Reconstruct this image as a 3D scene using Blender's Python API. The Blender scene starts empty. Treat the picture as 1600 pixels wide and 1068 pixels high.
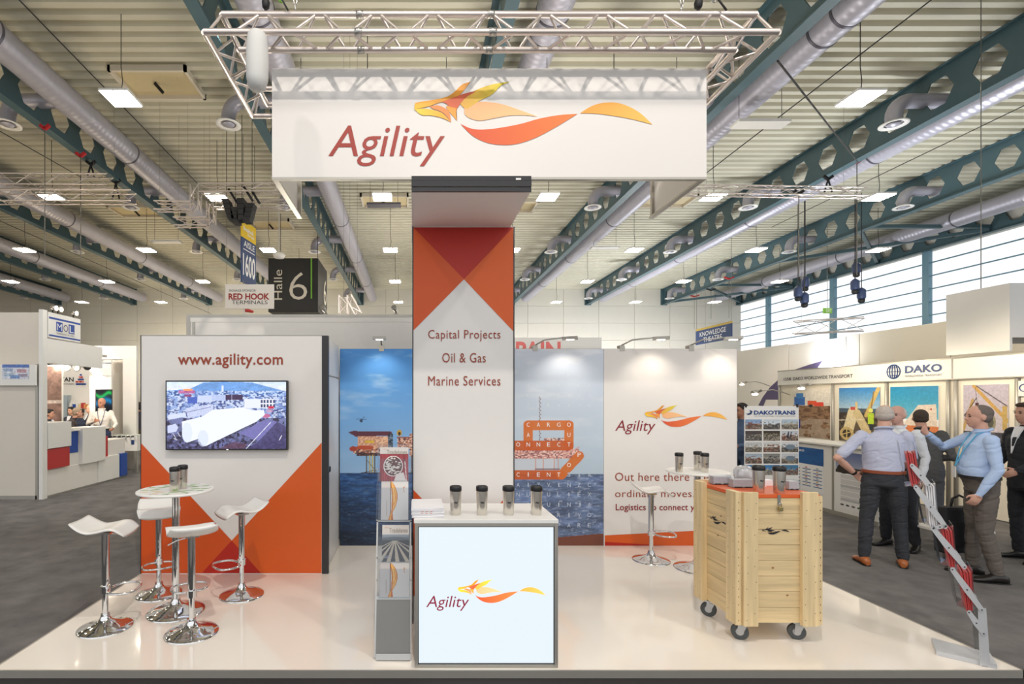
import bpy, bmesh, math, random
import numpy as np
from mathutils import Vector, Matrix

# ---------------------------------------------------------------- camera, world, key lights, exposure
SC = bpy.context.scene
C = SC.collection
EYE, F, VX, VY = 1.83, 800.0, 645.0, 622.0      # eye height, focal length in pixels, vanishing point (1600x1068)
cam_d = bpy.data.cameras.new('camera')
cam_d.sensor_width = 36.0
cam_d.lens = F / 1600 * 36.0
cam_d.shift_x = (800 - VX) / 1600
cam_d.shift_y = (VY - 534) / 1600
cam_d.clip_start, cam_d.clip_end = 0.05, 300
cam = bpy.data.objects.new('camera', cam_d)
C.objects.link(cam)
cam.location = (0, 0, EYE)
cam.rotation_euler = (math.pi / 2, 0, 0)
SC.camera = cam

world = bpy.data.worlds.new('world')
SC.world = world
world.use_nodes = True
wn = world.node_tree.nodes
wn['Background'].inputs['Color'].default_value = (0.97, 0.985, 1.0, 1)   # bright overcast sky
wn['Background'].inputs['Strength'].default_value = 1.12
SC.view_settings.view_transform = 'Standard'
SC.view_settings.look = 'None'
SC.view_settings.gamma = 1
SC.view_settings.use_curve_mapping = False
SC.view_settings.exposure = 0.16
SC.cycles.max_bounces = 8
SC.cycles.diffuse_bounces = 4
SC.cycles.transparent_max_bounces = 16
SC.cycles.caustics_reflective = False
SC.cycles.caustics_refractive = False
SC.cycles.sample_clamp_indirect = 6

def spot(name, loc, target, power, angle=70, radius=0.06, col=(1, 0.93, 0.84), blend=0.5):
    d = bpy.data.lights.new(name, 'SPOT')
    d.energy, d.color, d.spot_size, d.spot_blend, d.shadow_soft_size = power, col, math.radians(angle), blend, radius
    o = bpy.data.objects.new(name, d)
    C.objects.link(o)
    o.location = loc
    o.rotation_euler = (Vector(target) - Vector(loc)).to_track_quat('-Z', 'Y').to_euler()
    return o

def area(name, loc, target, power, sx, sy, col=(1, 0.95, 0.88)):
    d = bpy.data.lights.new(name, 'AREA')
    d.shape = 'RECTANGLE'
    d.energy, d.color, d.size, d.size_y = power, col, sx, sy
    o = bpy.data.objects.new(name, d)
    C.objects.link(o)
    o.location = loc
    o.rotation_euler = (Vector(target) - Vector(loc)).to_track_quat('-Z', 'Y').to_euler()
    return o

# floodlights of the hall under the roof, in front of the stand
spot('key_spot', (0.2, 0.1, 8.5), (0.8, 4.8, 1.5), 760, 78, 0.07)
spot('key_spot_side', (4.6, 0.6, 8.5), (0.5, 4.8, 1.0), 440, 78, 0.2)
spot('key_spot_side', (-3.6, 1.0, 8.5), (0.5, 4.8, 1.0), 470, 78, 0.22)
# added fill lights, out of sight behind the booth walls, to brighten the roof
area('roof_fill', (3.2, 10.6, 2.3), (3.2, 10.6, 9), 260, 3.0, 0.4, (1, 0.95, 0.88))
area('roof_fill', (-1.6, 8.6, 2.3), (-1.6, 8.6, 9), 130, 1.6, 0.4, (1, 0.92, 0.78))
area('roof_fill', (-10.0, 10.2, 2.6), (-10.0, 10.2, 9), 100, 3.0, 0.4, (1, 0.82, 0.56))
area('end_wall_fill', (-10.0, 31.3, 2.4), (-10.0, 33.7, 7.5), 420, 16, 0.3, (1, 0.90, 0.74))  # added pair of unseen fills that brighten the end wall
area('end_wall_fill', (10.0, 31.3, 2.4), (10.0, 33.7, 7.5), 430, 16, 0.3, (0.95, 0.97, 1))
area('roof_fill', (-10.5, 22.0, 2.6), (-10.5, 22.0, 9), 170, 4.0, 0.4, (1, 0.82, 0.56))
area('roof_fill', (1.0, 20.0, 2.6), (1.0, 20.0, 9), 290, 4.0, 0.4, (1, 0.94, 0.86))
area('roof_fill', (13.0, 14.0, 2.6), (13.0, 14.0, 9), 420, 4.0, 0.4, (0.92, 0.96, 1))
area('roof_fill', (12.0, 25.0, 2.6), (12.0, 25.0, 9), 450, 4.0, 0.4, (0.92, 0.96, 1))

# ---------------------------------------------------------------- helpers
def px(x, y, Y):
    return Vector(((x - VX) * Y / F, Y, EYE - (y - VY) * Y / F))
def pxx(x, Y): return (x - VX) * Y / F
def pzz(y, Y): return EYE - (y - VY) * Y / F

def lin(c):
    c = np.asarray(c, dtype=float)
    return np.where(c <= 0.04045, c / 12.92, ((c + 0.055) / 1.055) ** 2.4)
def rgb(c):
    r = lin(np.array(c) / 255.0)
    return (float(r[0]), float(r[1]), float(r[2]), 1.0)

MATS = {}
def M(name, col=(200, 200, 200), rough=0.5, metal=0.0, var=0.05, scale=12.0, bump=0.0, bscale=None, coat=0.0,
      emit=None, estr=0.0, spec=0.5, stretch=None, ior=None):
    if name in MATS: return MATS[name]
    m = bpy.data.materials.new(name)
    m.use_nodes = True
    nt = m.node_tree
    b = nt.nodes['Principled BSDF']
    b.inputs['Roughness'].default_value = rough
    b.inputs['Metallic'].default_value = metal
    b.inputs['Specular IOR Level'].default_value = spec
    b.inputs['Coat Weight'].default_value = coat
    b.inputs['Coat Roughness'].default_value = 0.04
    tc = nt.nodes.new('ShaderNodeTexCoord')
    mp = nt.nodes.new('ShaderNodeMapping')
    nt.links.new(tc.outputs['Object'], mp.inputs['Vector'])
    if stretch: mp.inputs['Scale'].default_value = stretch
    nz = nt.nodes.new('ShaderNodeTexNoise')
    nz.inputs['Scale'].default_value = scale
    nz.inputs['Detail'].default_value = 4
    nt.links.new(mp.outputs['Vector'], nz.inputs['Vector'])
    mx = nt.nodes.new('ShaderNodeMix')
    mx.data_type = 'RGBA'
    c = rgb(col)
    mx.inputs[6].default_value = tuple(min(1, v * (1 - var)) for v in c[:3]) + (1,)
    mx.inputs[7].default_value = tuple(min(1, v * (1 + var)) for v in c[:3]) + (1,)
    nt.links.new(nz.outputs['Fac'], mx.inputs[0])
    nt.links.new(mx.outputs[2], b.inputs['Base Color'])
    if bump:
        n2 = nt.nodes.new('ShaderNodeTexNoise')
        n2.inputs['Scale'].default_value = bscale or scale * 4
        nt.links.new(mp.outputs['Vector'], n2.inputs['Vector'])
        bp = nt.nodes.new('ShaderNodeBump')
        bp.inputs['Strength'].default_value = bump
        bp.inputs['Distance'].default_value = 0.01
        nt.links.new(n2.outputs['Fac'], bp.inputs['Height'])
        nt.links.new(bp.outputs['Normal'], b.inputs['Normal'])
    if emit is not None:
        b.inputs['Emission Color'].default_value = rgb(emit)
        b.inputs['Emission Strength'].default_value = estr
    MATS[name] = m
    return m

def clearmat(name, tint, gloss=0.10, rough=0.03, milk=0.0):
    """thin clear sheet: see-through, with a little gloss and a little haze of its own"""
    if name in MATS: return MATS[name]
    m = bpy.data.materials.new(name)
    m.use_nodes = True
    nt = m.node_tree
    nt.nodes.remove(nt.nodes['Principled BSDF'])
    out = nt.nodes['Material Output']
    t = nt.nodes.new('ShaderNodeBsdfTransparent'); t.inputs['Color'].default_value = rgb(tint)
    g = nt.nodes.new('ShaderNodeBsdfGlossy'); g.inputs['Roughness'].default_value = rough
    d = nt.nodes.new('ShaderNodeBsdfDiffuse'); d.inputs['Color'].default_value = rgb(tint)
    lf = nt.nodes.new('ShaderNodeLayerWeight'); lf.inputs['Blend'].default_value = 0.5
    lw = nt.nodes.new('ShaderNodeMath'); lw.operation = 'POWER'; lw.inputs[1].default_value = 5.0
    nt.links.new(lf.outputs['Facing'], lw.inputs[0])
    a = nt.nodes.new('ShaderNodeMixShader'); a.inputs[0].default_value = milk
    s = nt.nodes.new('ShaderNodeMixShader')
    ad = nt.nodes.new('ShaderNodeMath'); ad.operation = 'ADD'; ad.inputs[1].default_value = gloss * 0.3
    nt.links.new(lw.outputs[0], ad.inputs[0])
    nt.links.new(t.outputs[0], a.inputs[1]); nt.links.new(d.outputs[0], a.inputs[2])
    nt.links.new(ad.outputs[0], s.inputs[0]); nt.links.new(a.outputs[0], s.inputs[1]); nt.links.new(g.outputs[0], s.inputs[2])
    nt.links.new(s.outputs[0], out.inputs['Surface'])
    MATS[name] = m
    return m

def vcolmat(name, rough=0.5, emission=0.0):
    if name in MATS: return MATS[name]
    m = bpy.data.materials.new(name)
    m.use_nodes = True
    nt = m.node_tree
    b = nt.nodes['Principled BSDF']
    a = nt.nodes.new('ShaderNodeAttribute'); a.attribute_name = 'print'
    nt.links.new(a.outputs['Color'], b.inputs['Base Color'])
    b.inputs['Roughness'].default_value = rough
    if emission:
        b.inputs['Base Color'].default_value = (0.01, 0.01, 0.01, 1)
        for l in list(b.inputs['Base Color'].links): nt.links.remove(l)
        nt.links.new(a.outputs['Color'], b.inputs['Emission Color'])
        b.inputs['Emission Strength'].default_value = emission
    MATS[name] = m
    return m

def gradmat(name, c0, c1, axis=0, rough=0.5, emit=0.0):
    """printed colour running from c0 to c1 across the piece"""
    if name in MATS: return MATS[name]
    m = bpy.data.materials.new(name)
    m.use_nodes = True
    nt = m.node_tree
    b = nt.nodes['Principled BSDF']
    b.inputs['Roughness'].default_value = rough
    tc = nt.nodes.new('ShaderNodeTexCoord')
    sp = nt.nodes.new('ShaderNodeSeparateXYZ')
    nt.links.new(tc.outputs['Generated'], sp.inputs[0])
    mx = nt.nodes.new('ShaderNodeMix'); mx.data_type = 'RGBA'
    mx.inputs[6].default_value = rgb(c0); mx.inputs[7].default_value = rgb(c1)
    nt.links.new(sp.outputs[axis], mx.inputs[0])
    nt.links.new(mx.outputs[2], b.inputs['Base Color'])
    if emit:
        nt.links.new(mx.outputs[2], b.inputs['Emission Color'])
        b.inputs['Emission Strength'].default_value = emit
    MATS[name] = m
    return m

WLOC = {}
def wloc(o):
    v = Vector((0, 0, 0))
    while o is not None:
        v += WLOC.get(o.name, Vector((0, 0, 0)))
        o = o.parent
    return v

def tag(o, label=None, cat=None, group=None, kind=None):
    if label: o['label'] = label
    if cat: o['category'] = cat
    if group: o['group'] = group
    if kind: o['kind'] = kind
    return o

def thing(name, label, cat, loc=(0, 0, 0), group=None, kind=None):
    o = bpy.data.objects.new(name, None)
    o.empty_display_size = 0.1
    C.objects.link(o)
    o.location = loc
    WLOC[o.name] = Vector(loc)
    return tag(o, label, cat, group, kind)

def link(name, me, mat=None, parent=None, shift=True):
    if mat is not None and not me.materials: me.materials.append(mat)
    o = bpy.data.objects.new(name, me)
    C.objects.link(o)
    if parent is not None:
        o.parent = parent
        if shift:
            w = wloc(parent)
            if w.length > 1e-9: me.transform(Matrix.Translation(-w))
    return o

def dup(root, loc=None, rotz=None, label=None, parent=None, group=None, scale=None):
    c = root.copy()
    C.objects.link(c)
    if parent is not None: c.parent = parent
    for ch in list(root.children): dup(ch, parent=c)
    if loc is not None:
        c.location = loc
        WLOC[c.name] = Vector(loc)
    if rotz is not None: c.rotation_euler = (0, 0, rotz)
    if label: c['label'] = label
    if group: c['group'] = group
    if scale: c.scale = scale
    return c

class MB:
    """collects shapes, then links them as one mesh object"""
    def __init__(s):
        s.v, s.f, s.sm = [], [], []
    def add(s, vs, fs, smooth=False):
        n = len(s.v)
        s.v += [tuple(v) for v in vs]
        s.f += [tuple(i + n for i in f) for f in fs]
        s.sm += [smooth] * len(fs)
        return s
    def box(s, x0, x1, y0, y1, z0, z1):
        return s.hexa([(x0, y0, z0), (x1, y0, z0), (x1, y1, z0), (x0, y1, z0), (x0, y0, z1), (x1, y0, z1), (x1, y1, z1), (x0, y1, z1)])
    def hexa(s, v):
        return s.add(v, [(0, 3, 2, 1), (4, 5, 6, 7), (0, 1, 5, 4), (1, 2, 6, 5), (2, 3, 7, 6), (3, 0, 4, 7)])
    def bbox(s, x0, x1, y0, y1, z0, z1, b=0.004):
        """box with chamfered upright and top edges"""
        bm = bmesh.new()
        bmesh.ops.create_cube(bm, size=1)
        bmesh.ops.scale(bm, vec=(x1 - x0, y1 - y0, z1 - z0), verts=bm.verts)
        bmesh.ops.translate(bm, vec=((x0 + x1) / 2, (y0 + y1) / 2, (z0 + z1) / 2), verts=bm.verts)
        bmesh.ops.bevel(bm, geom=bm.edges[:], offset=b, segments=2, affect='EDGES', profile=0.6)
        bm.verts.index_update()
        s.add([v.co for v in bm.verts], [[v.index for v in f.verts] for f in bm.faces])
        bm.free()
        return s
    def obox(s, c, ax, ay, az):
        """box from centre and three half axes"""
        c, ax, ay, az = map(Vector, (c, ax, ay, az))
        return s.hexa([c - ax - ay - az, c + ax - ay - az, c + ax + ay - az, c - ax + ay - az,
                       c - ax - ay + az, c + ax - ay + az, c + ax + ay + az, c - ax + ay + az])
    def beam(s, p0, p1, w, h, up=(0, 0, 1)):
        p0, p1 = Vector(p0), Vector(p1)
        d = (p1 - p0) / 2
        side = d.cross(Vector(up)).normalized() * (w / 2)
        u = side.cross(d).normalized() * (h / 2)
        return s.obox((p0 + p1) / 2, d, side, u)
    def tube(s, pts, r, seg=10, caps=True, closed=False, smooth=True):
        pts = [Vector(p) for p in pts]
        n = len(pts)
        rr = r if isinstance(r, (list, tuple)) else [r] * n
        rings, prev = [], None
        for i, p in enumerate(pts):
            if closed: t = pts[(i + 1) % n] - pts[i - 1]
            elif i == 0: t = pts[1] - pts[0]
            elif i == n - 1: t = pts[-1] - pts[-2]
            else: t = (pts[i + 1] - p).normalized() + (p - pts[i - 1]).normalized()
            t.normalize()
            a = prev if prev is not None else (Vector((0, 0, 1)) if abs(t.z) < 0.9 else Vector((1, 0, 0)))
            b = (a - t * a.dot(t)).normalized()
            prev = b
            c = t.cross(b)
            rings.append([p + (b * math.cos(k * 2 * math.pi / seg) + c * math.sin(k * 2 * math.pi / seg)) * rr[i] for k in range(seg)])
        vs = [v for ring in rings for v in ring]
        fs = []
        m = n if closed else n - 1
        for i in range(m):
            for k in range(seg):
                a0, a1 = i * seg + k, i * seg + (k + 1) % seg
                b0, b1 = ((i + 1) % n) * seg + k, ((i + 1) % n) * seg + (k + 1) % seg
                fs.append((a0, a1, b1, b0))
        s.add(vs, fs, smooth)
        if caps and not closed:
            s.add(rings[0], [tuple(range(seg))[::-1]])
            s.add(rings[-1], [tuple(range(seg))])
        return s
    def lathe(s, prof, c=(0, 0, 0), seg=24, caps=True):
        c = Vector(c)
        vs = [(c.x + r * math.cos(k * 2 * math.pi / seg), c.y + r * math.sin(k * 2 * math.pi / seg), c.z + z) for r, z in prof for k in range(seg)]
        fs = [(i * seg + k, i * seg + (k + 1) % seg, (i + 1) * seg + (k + 1) % seg, (i + 1) * seg + k) for i in range(len(prof) - 1) for k in range(seg)]
        s.add(vs, fs, True)
        if caps:
            s.add(vs[:seg], [tuple(range(seg))[::-1]])
            s.add(vs[-seg:], [tuple(range(seg))])
        return s
    def ball(s, c, r, seg=16, rings=10, R=None):
        c = Vector(c)
        r = (r, r, r) if not isinstance(r, (tuple, list)) else r
        vs, fs = [], []
        for i in range(1, rings):
            th = math.pi * i / rings
            for k in range(seg):
                ph = 2 * math.pi * k / seg
                v = Vector((r[0] * math.sin(th) * math.cos(ph), r[1] * math.sin(th) * math.sin(ph), r[2] * math.cos(th)))
                vs.append(c + (R @ v if R else v))
        t = Vector((0, 0, r[2])); b = -t
        vs += [c + (R @ t if R else t), c + (R @ b if R else b)]
        T, B = len(vs) - 2, len(vs) - 1
        for i in range(rings - 2):
            for k in range(seg):
                fs.append((i * seg + k, (i + 1) * seg + k, (i + 1) * seg + (k + 1) % seg, i * seg + (k + 1) % seg))
        for k in range(seg):
            fs.append((T, k, (k + 1) % seg))
            fs.append((B, (rings - 2) * seg + (k + 1) % seg, (rings - 2) * seg + k))
        return s.add(vs, fs, True)
    def loft(s, secs, seg=20, smooth=True):
        """secs: (centre, axis a, axis b) ellipses"""
        vs = []
        for c, a, b in secs:
            c, a, b = Vector(c), Vector(a), Vector(b)
            vs += [c + a * math.cos(k * 2 * math.pi / seg) + b * math.sin(k * 2 * math.pi / seg) for k in range(seg)]
        fs = [(i * seg + k, i * seg + (k + 1) % seg, (i + 1) * seg + (k + 1) % seg, (i + 1) * seg + k) for i in range(len(secs) - 1) for k in range(seg)]
        s.add(vs, fs, smooth)
        s.add(vs[:seg], [tuple(range(seg))[::-1]])
        s.add(vs[-seg:], [tuple(range(seg))])
        return s
    def prism(s, pts, off):
        """flat outline (list of vectors) pushed by the vector off"""
        pts = [Vector(p) for p in pts]
        off = Vector(off)
        n = len(pts)
        s.add(pts, [tuple(range(n))])
        s.add([p + off for p in pts], [tuple(range(n))[::-1]])
        s.add(pts + [p + off for p in pts], [(i, i + n, (i + 1) % n + n, (i + 1) % n) for i in range(n)])
        return s
    def mesh(s, name):
        me = bpy.data.meshes.new(name)
        me.from_pydata(s.v, [], s.f)
        me.polygons.foreach_set('use_smooth', s.sm)
        me.update()
        return me
    def build(s, name, mat, parent=None, fix=True, origin=True):
        me = s.mesh(name)
        if fix:
            bm = bmesh.new(); bm.from_mesh(me)
            bmesh.ops.remove_doubles(bm, verts=bm.verts, dist=1e-6)
            bmesh.ops.recalc_face_normals(bm, faces=bm.faces)
            bm.to_mesh(me); bm.free()
        if parent is None and origin:
            a = np.array(s.v)
            c = Vector(((a[:, 0].min() + a[:, 0].max()) / 2, (a[:, 1].min() + a[:, 1].max()) / 2, a[:, 2].min()))
            me.transform(Matrix.Translation(-c))
            o = link(name, me, mat)
            o.location = c
            WLOC[o.name] = c
            return o
        return link(name, me, mat, parent)

def B(name, mat, parent, *bx):
    m = MB()
    for b in bx: m.box(*b)
    return m.build(name, mat, parent)

# shared unit rod (radius 1, from z=0 to z=1), stretched per object: cheap braces, cables and rods
_rods = {}
def rod(name, p0, p1, r, mat, parent=None, seg=8):
    key = (mat.name, seg)
    if key not in _rods:
        me = MB().tube([(0, 0, 0), (0, 0, 1)], 1.0, seg).mesh('rod')
        me.materials.append(mat)
        _rods[key] = me
    p0, p1 = Vector(p0), Vector(p1)
    if parent is not None:
        w = wloc(parent); p0 = p0 - w; p1 = p1 - w
    o = bpy.data.objects.new(name, _rods[key])
    C.objects.link(o)
    if parent is not None: o.parent = parent
    d = p1 - p0
    o.location = p0
    o.rotation_euler = d.to_track_quat('Z', 'Y').to_euler()
    o.scale = (r, r, d.length)
    if parent is None: WLOC[o.name] = p0
    return o

def text_mesh(body, bold=0.0, shear=0.0, spacing=1.0, line=1.0, align='LEFT', depth=0.0):
    cu = bpy.data.curves.new('lettering', 'FONT')
    cu.body = body
    cu.size = 1
    cu.offset = bold
    cu.shear = shear
    cu.space_character = spacing
    cu.space_line = line
    cu.align_x = align
    cu.resolution_u = 3
    ob = bpy.data.objects.new('lettering', cu)
    C.objects.link(ob)
    dg = bpy.context.evaluated_depsgraph_get()
    dg.update()
    me = bpy.data.meshes.new_from_object(ob.evaluated_get(dg))
    bpy.data.objects.remove(ob)
    bpy.data.curves.remove(cu)
    return me

def text(body, o, U, V, mat, parent, name='lettering', off=None, **k):
    """lettering whose bounding box has its lower left corner at o and spans the vectors U (width) and V (height)"""
    me = text_mesh(body, **k)
    a = np.empty(len(me.vertices) * 3); me.vertices.foreach_get('co', a); a = a.reshape(-1, 3)
    mn, mx = a.min(0), a.max(0)
    u = (a[:, 0] - mn[0]) / (mx[0] - mn[0]); v = (a[:, 1] - mn[1]) / (mx[1] - mn[1])
    o, U, V = np.array(o, dtype=float), np.array(U, dtype=float), np.array(V, dtype=float)
    q = o + u[:, None] * U + v[:, None] * V
    me.vertices.foreach_set('co', q.ravel())
    me.update()
    me.materials.clear()
    return link(name, me, mat, parent)

def ptext(body, x0, x1, y0, y1, Y, mat, parent, name='lettering', eps=0.004, **k):
    """lettering on a plane parallel to the picture, given by its pixel box (y0 top, y1 bottom)"""
    Yc = Y - eps
    return text(body, px(x0, y1, Yc), (pxx(x1, Yc) - pxx(x0, Yc), 0, 0), (0, 0, pzz(y0, Yc) - pzz(y1, Yc)), mat, parent, name, **k)

def smooth_outline(pts, sub=5):
    n = len(pts); out = []
    P = [np.array(p, dtype=float) for p in pts]
    for i in range(n):
        p0, p1, p2, p3 = P[i - 1], P[i], P[(i + 1) % n], P[(i + 2) % n]
        for t in np.arange(0, 1, 1 / sub):
            out.append(0.5 * (2 * p1 + (p2 - p0) * t + (2 * p0 - 5 * p1 + 4 * p2 - p3) * t * t + (3 * p1 - p0 - 3 * p2 + p3) * t ** 3))
    return out
def outline(pts, sharp, sub=5):
    """closed outline, smooth between the corner indices in sharp"""
    n = len(pts)
    if not sharp: return smooth_outline(pts, sub)
    out = []
    sh = sorted(sharp)
    for a, b in zip(sh, sh[1:] + [sh[0] + n]):
        seg = [np.array(pts[i % n], dtype=float) for i in range(a, b + 1)]
        ext = [2 * seg[0] - seg[1]] + seg + [2 * seg[-1] - seg[-2]]
        for i in range(1, len(ext) - 2):
            p0, p1, p2, p3 = ext[i - 1:i + 3]
            for t in np.arange(0, 1, 1 / sub):
                out.append(0.5 * (2 * p1 + (p2 - p0) * t + (2 * p0 - 5 * p1 + 4 * p2 - p3) * t * t + (3 * p1 - p0 - 3 * p2 + p3) * t ** 3))
    return out

def flat(name, pts, mat, parent, thick=None):
    bm = bmesh.new()
    vs = [bm.verts.new(p) for p in pts]
    f = bm.faces.new(vs)
    bmesh.ops.triangulate(bm, faces=[f])
    if thick is not None:
        g = bmesh.ops.extrude_face_region(bm, geom=bm.faces[:])
        bmesh.ops.translate(bm, vec=thick, verts=[e for e in g['geom'] if isinstance(e, bmesh.types.BMVert)])
        bmesh.ops.recalc_face_normals(bm, faces=bm.faces)
    me = bpy.data.meshes.new(name)
    bm.to_mesh(me); bm.free()
    return link(name, me, mat, parent)

# ---------------------------------------------------------------- printed pictures
def vnoise(x, y, seed=0):
    rs = np.random.RandomState(seed)
    g = rs.rand(64, 64)
    xi, yi = np.floor(x).astype(int), np.floor(y).astype(int)
    fx, fy = x - xi, y - yi
    fx = fx * fx * (3 - 2 * fx); fy = fy * fy * (3 - 2 * fy)
    a, b = g[xi % 64, yi % 64], g[(xi + 1) % 64, yi % 64]
    c, d = g[xi % 64, (yi + 1) % 64], g[(xi + 1) % 64, (yi + 1) % 64]
    return (a * (1 - fx) + b * fx) * (1 - fy) + (c * (1 - fx) + d * fx) * fy
def fbm(x, y, seed=0, o=4):
    t, w, s = 0, 0, 0
    for i in range(o):
        a = 0.55 ** i
        t = t + a * vnoise(x * 2 ** i + 7.3 * i, y * 2 ** i + 3.1 * i, seed + i); w += a
    return t / w

class Art:
    """a print painted in its own pixel coordinates (y downwards)"""
    def __init__(s, x0, x1, y0, y1, nx, ny):
        s.nx, s.ny = nx, ny
        X, Y = np.meshgrid(np.linspace(x0, x1, nx), np.linspace(y1, y0, ny))
        s.X, s.Y = X, Y
        s.c = np.ones(X.shape + (3,))
    def mix(s, m, col, a=1.0):
        m = np.asarray(m, dtype=float) * a
        col = np.asarray(col, dtype=float) / 255.0
        s.c = s.c * (1 - m[..., None]) + col * m[..., None]
        return s
    def rect(s, x0, x1, y0, y1, col, a=1): return s.mix((s.X >= x0) & (s.X <= x1) & (s.Y >= y0) & (s.Y <= y1), col, a)
    def circ(s, x, y, rx, ry, col, a=1): return s.mix(((s.X - x) / rx) ** 2 + ((s.Y - y) / ry) ** 2 <= 1, col, a)
    def seg(s, x0, y0, x1, y1, w, col, a=1):
        dx, dy = x1 - x0, y1 - y0
        t = np.clip(((s.X - x0) * dx + (s.Y - y0) * dy) / (dx * dx + dy * dy + 1e-9), 0, 1)
        d = np.hypot(s.X - x0 - t * dx, s.Y - y0 - t * dy)
        return s.mix(d <= w / 2, col, a)
    def poly(s, pts, col, a=1):
        m = np.zeros(s.X.shape, bool)
        n = len(pts)
        for i in range(n):
            (ax, ay), (bx, by) = pts[i], pts[(i + 1) % n]
            if ay == by: continue
            k = ((ay > s.Y) != (by > s.Y)) & (s.X < (bx - ax) * (s.Y - ay) / (by - ay) + ax)
            m ^= k
        return s.mix(m, col, a)
    def vgrad(s, y0, y1, c0, c1):
        t = np.clip((s.Y - y0) / (y1 - y0), 0, 1)
        m = (s.Y >= y0) & (s.Y <= y1)
        col = (np.array(c0) * (1 - t[..., None]) + np.array(c1) * t[..., None]) / 255.0
        s.c[m] = col[m]
        return s
    def noise(s, sx, sy, amp, seed=0, m=None):
        n = (fbm(s.X / sx, s.Y / sy, seed) - 0.5) * 2 * amp
        if m is not None: n = n * m
        s.c = np.clip(s.c * (1 + n[..., None]), 0, 1)
        return s
    def build(s, name, o, U, V, mat, parent):
        """o lower left corner, U along the width, V up"""
        nx, ny = s.nx, s.ny
        o, U, V = np.array(o, dtype=float), np.array(U, dtype=float), np.array(V, dtype=float)
        u, v = np.meshgrid(np.linspace(0, 1, nx), np.linspace(0, 1, ny))
        co = o + u[..., None] * U + v[..., None] * V
        me = bpy.data.meshes.new(name)
        idx = np.arange(nx * ny).reshape(ny, nx)
        q = np.stack([idx[:-1, :-1], idx[:-1, 1:], idx[1:, 1:], idx[1:, :-1]], -1).reshape(-1, 4)
        nq = len(q)
        me.vertices.add(nx * ny); me.vertices.foreach_set('co', co.ravel())
        me.loops.add(nq * 4); me.loops.foreach_set('vertex_index', q.ravel().astype(np.int32))
        me.polygons.add(nq)
        me.polygons.foreach_set('loop_start', np.arange(0, nq * 4, 4, dtype=np.int32))
        me.update(calc_edges=True)
        at = me.color_attributes.new('print', 'FLOAT_COLOR', 'POINT')
        c = np.ones((nx * ny, 4)); c[:, :3] = lin(np.clip(s.c, 0, 1)).reshape(-1, 3)
        at.data.foreach_set('color', c.ravel())
        return link(name, me, mat, parent)
PRINT = vcolmat('printed_paper', 0.45)

# ---------------------------------------------------------------- materials
m_white = M('white_laminate', (236, 234, 230), 0.35, var=0.015)
m_panel = M('white_fabric_panel', (226, 222, 218), 0.6, var=0.015)
m_booth = M('white_booth_panel', (232, 228, 222), 0.5, var=0.02)
m_alu = M('brushed_aluminium', (186, 184, 180), 0.32, 0.85, var=0.05)
m_alu_matt = M('anodised_aluminium', (176, 172, 164), 0.45, 0.6, var=0.04)
m_truss = M('truss_aluminium', (224, 214, 208), 0.33, 0.75, var=0.06)
m_chrome = M('chrome', (222, 222, 222), 0.05, 1.0, var=0.0)
m_steel = M('tumbler_steel', (222, 216, 206), 0.25, 0.92, var=0.03, scale=4)
m_black = M('black_plastic', (26, 25, 26), 0.4)
m_blackm = M('matt_black', (22, 22, 24), 0.6)
m_char = M('charcoal_profile', (42, 40, 42), 0.4)
m_teal = M('dark_green_steel_paint', (70, 96, 104), 0.42, var=0.08, scale=3)
m_duct = M('galvanised_duct', (176, 174, 186), 0.42, 0.35, var=0.05, scale=2)
m_ductring = M('duct_joint_band', (104, 102, 112), 0.4, 0.6)
m_orange = M('orange_print', (208, 80, 14), 0.45, var=0.02)
m_orange2 = M('bright_orange_print', (214, 90, 22), 0.45, var=0.02)
m_red = M('deep_red_print', (180, 30, 8), 0.45, var=0.02)
m_redtxt = M('brick_red_lettering', (158, 52, 40), 0.5, var=0)
m_maroon = M('maroon_lettering', (136, 34, 46), 0.5, var=0)
m_brown = M('rust_lettering', (150, 62, 36), 0.5, var=0)
m_blue = M('blue_paint', (32, 74, 160), 0.4)
m_navy = M('navy_print', (36, 62, 110), 0.5, var=0.02)
m_redp = M('red_paint', (190, 52, 52), 0.4)
m_txtw = M('white_lettering', (240, 240, 240), 0.5, var=0)
m_txtk = M('black_lettering', (34, 34, 38), 0.5, var=0)
m_txtb = M('blue_lettering', (34, 70, 130), 0.5, var=0)
m_txtg = M('grey_lettering', (120, 120, 126), 0.5, var=0)
m_yel = M('yellow_print', (226, 188, 30), 0.5, var=0.02)
m_green = M('green_print', (128, 190, 60), 0.5, var=0.02)
m_cable = M('cable_rubber', (40, 38, 38), 0.6)
m_wire = M('steel_wire', (120, 118, 112), 0.4, 0.7)
m_gloss = M('glossy_white_seat', (240, 238, 234), 0.25, var=0.01, coat=0.15)
m_tabletop = M('white_table_laminate', (240, 238, 234), 0.5, var=0.01, spec=0.25)
m_link = M('light_grey_metal_arm', (198, 200, 204), 0.4, 0.25)
m_cream = M('cream_wall_paint', (216, 208, 192), 0.8, var=0.03)
m_hall = M('hall_wall_panel', (222, 218, 208), 0.75, var=0.03, scale=2)
m_lamp = M('lamp_diffuser', (255, 252, 240), 0.4, emit=(255, 244, 222), estr=45.0)
m_bulb = M('lamp_glow', (255, 244, 220), 0.4, emit=(255, 236, 205), estr=14.0)
m_acry = clearmat('clear_acrylic', (246, 248, 250), 0.05, 0.05, 0.02)
m_glass = clearmat('window_glass', (253, 254, 255), 0.04, 0.02, 0.0)
m_bag = clearmat('clear_plastic_bag', (236, 238, 240), 0.5, 0.12, 0.45)
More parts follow.
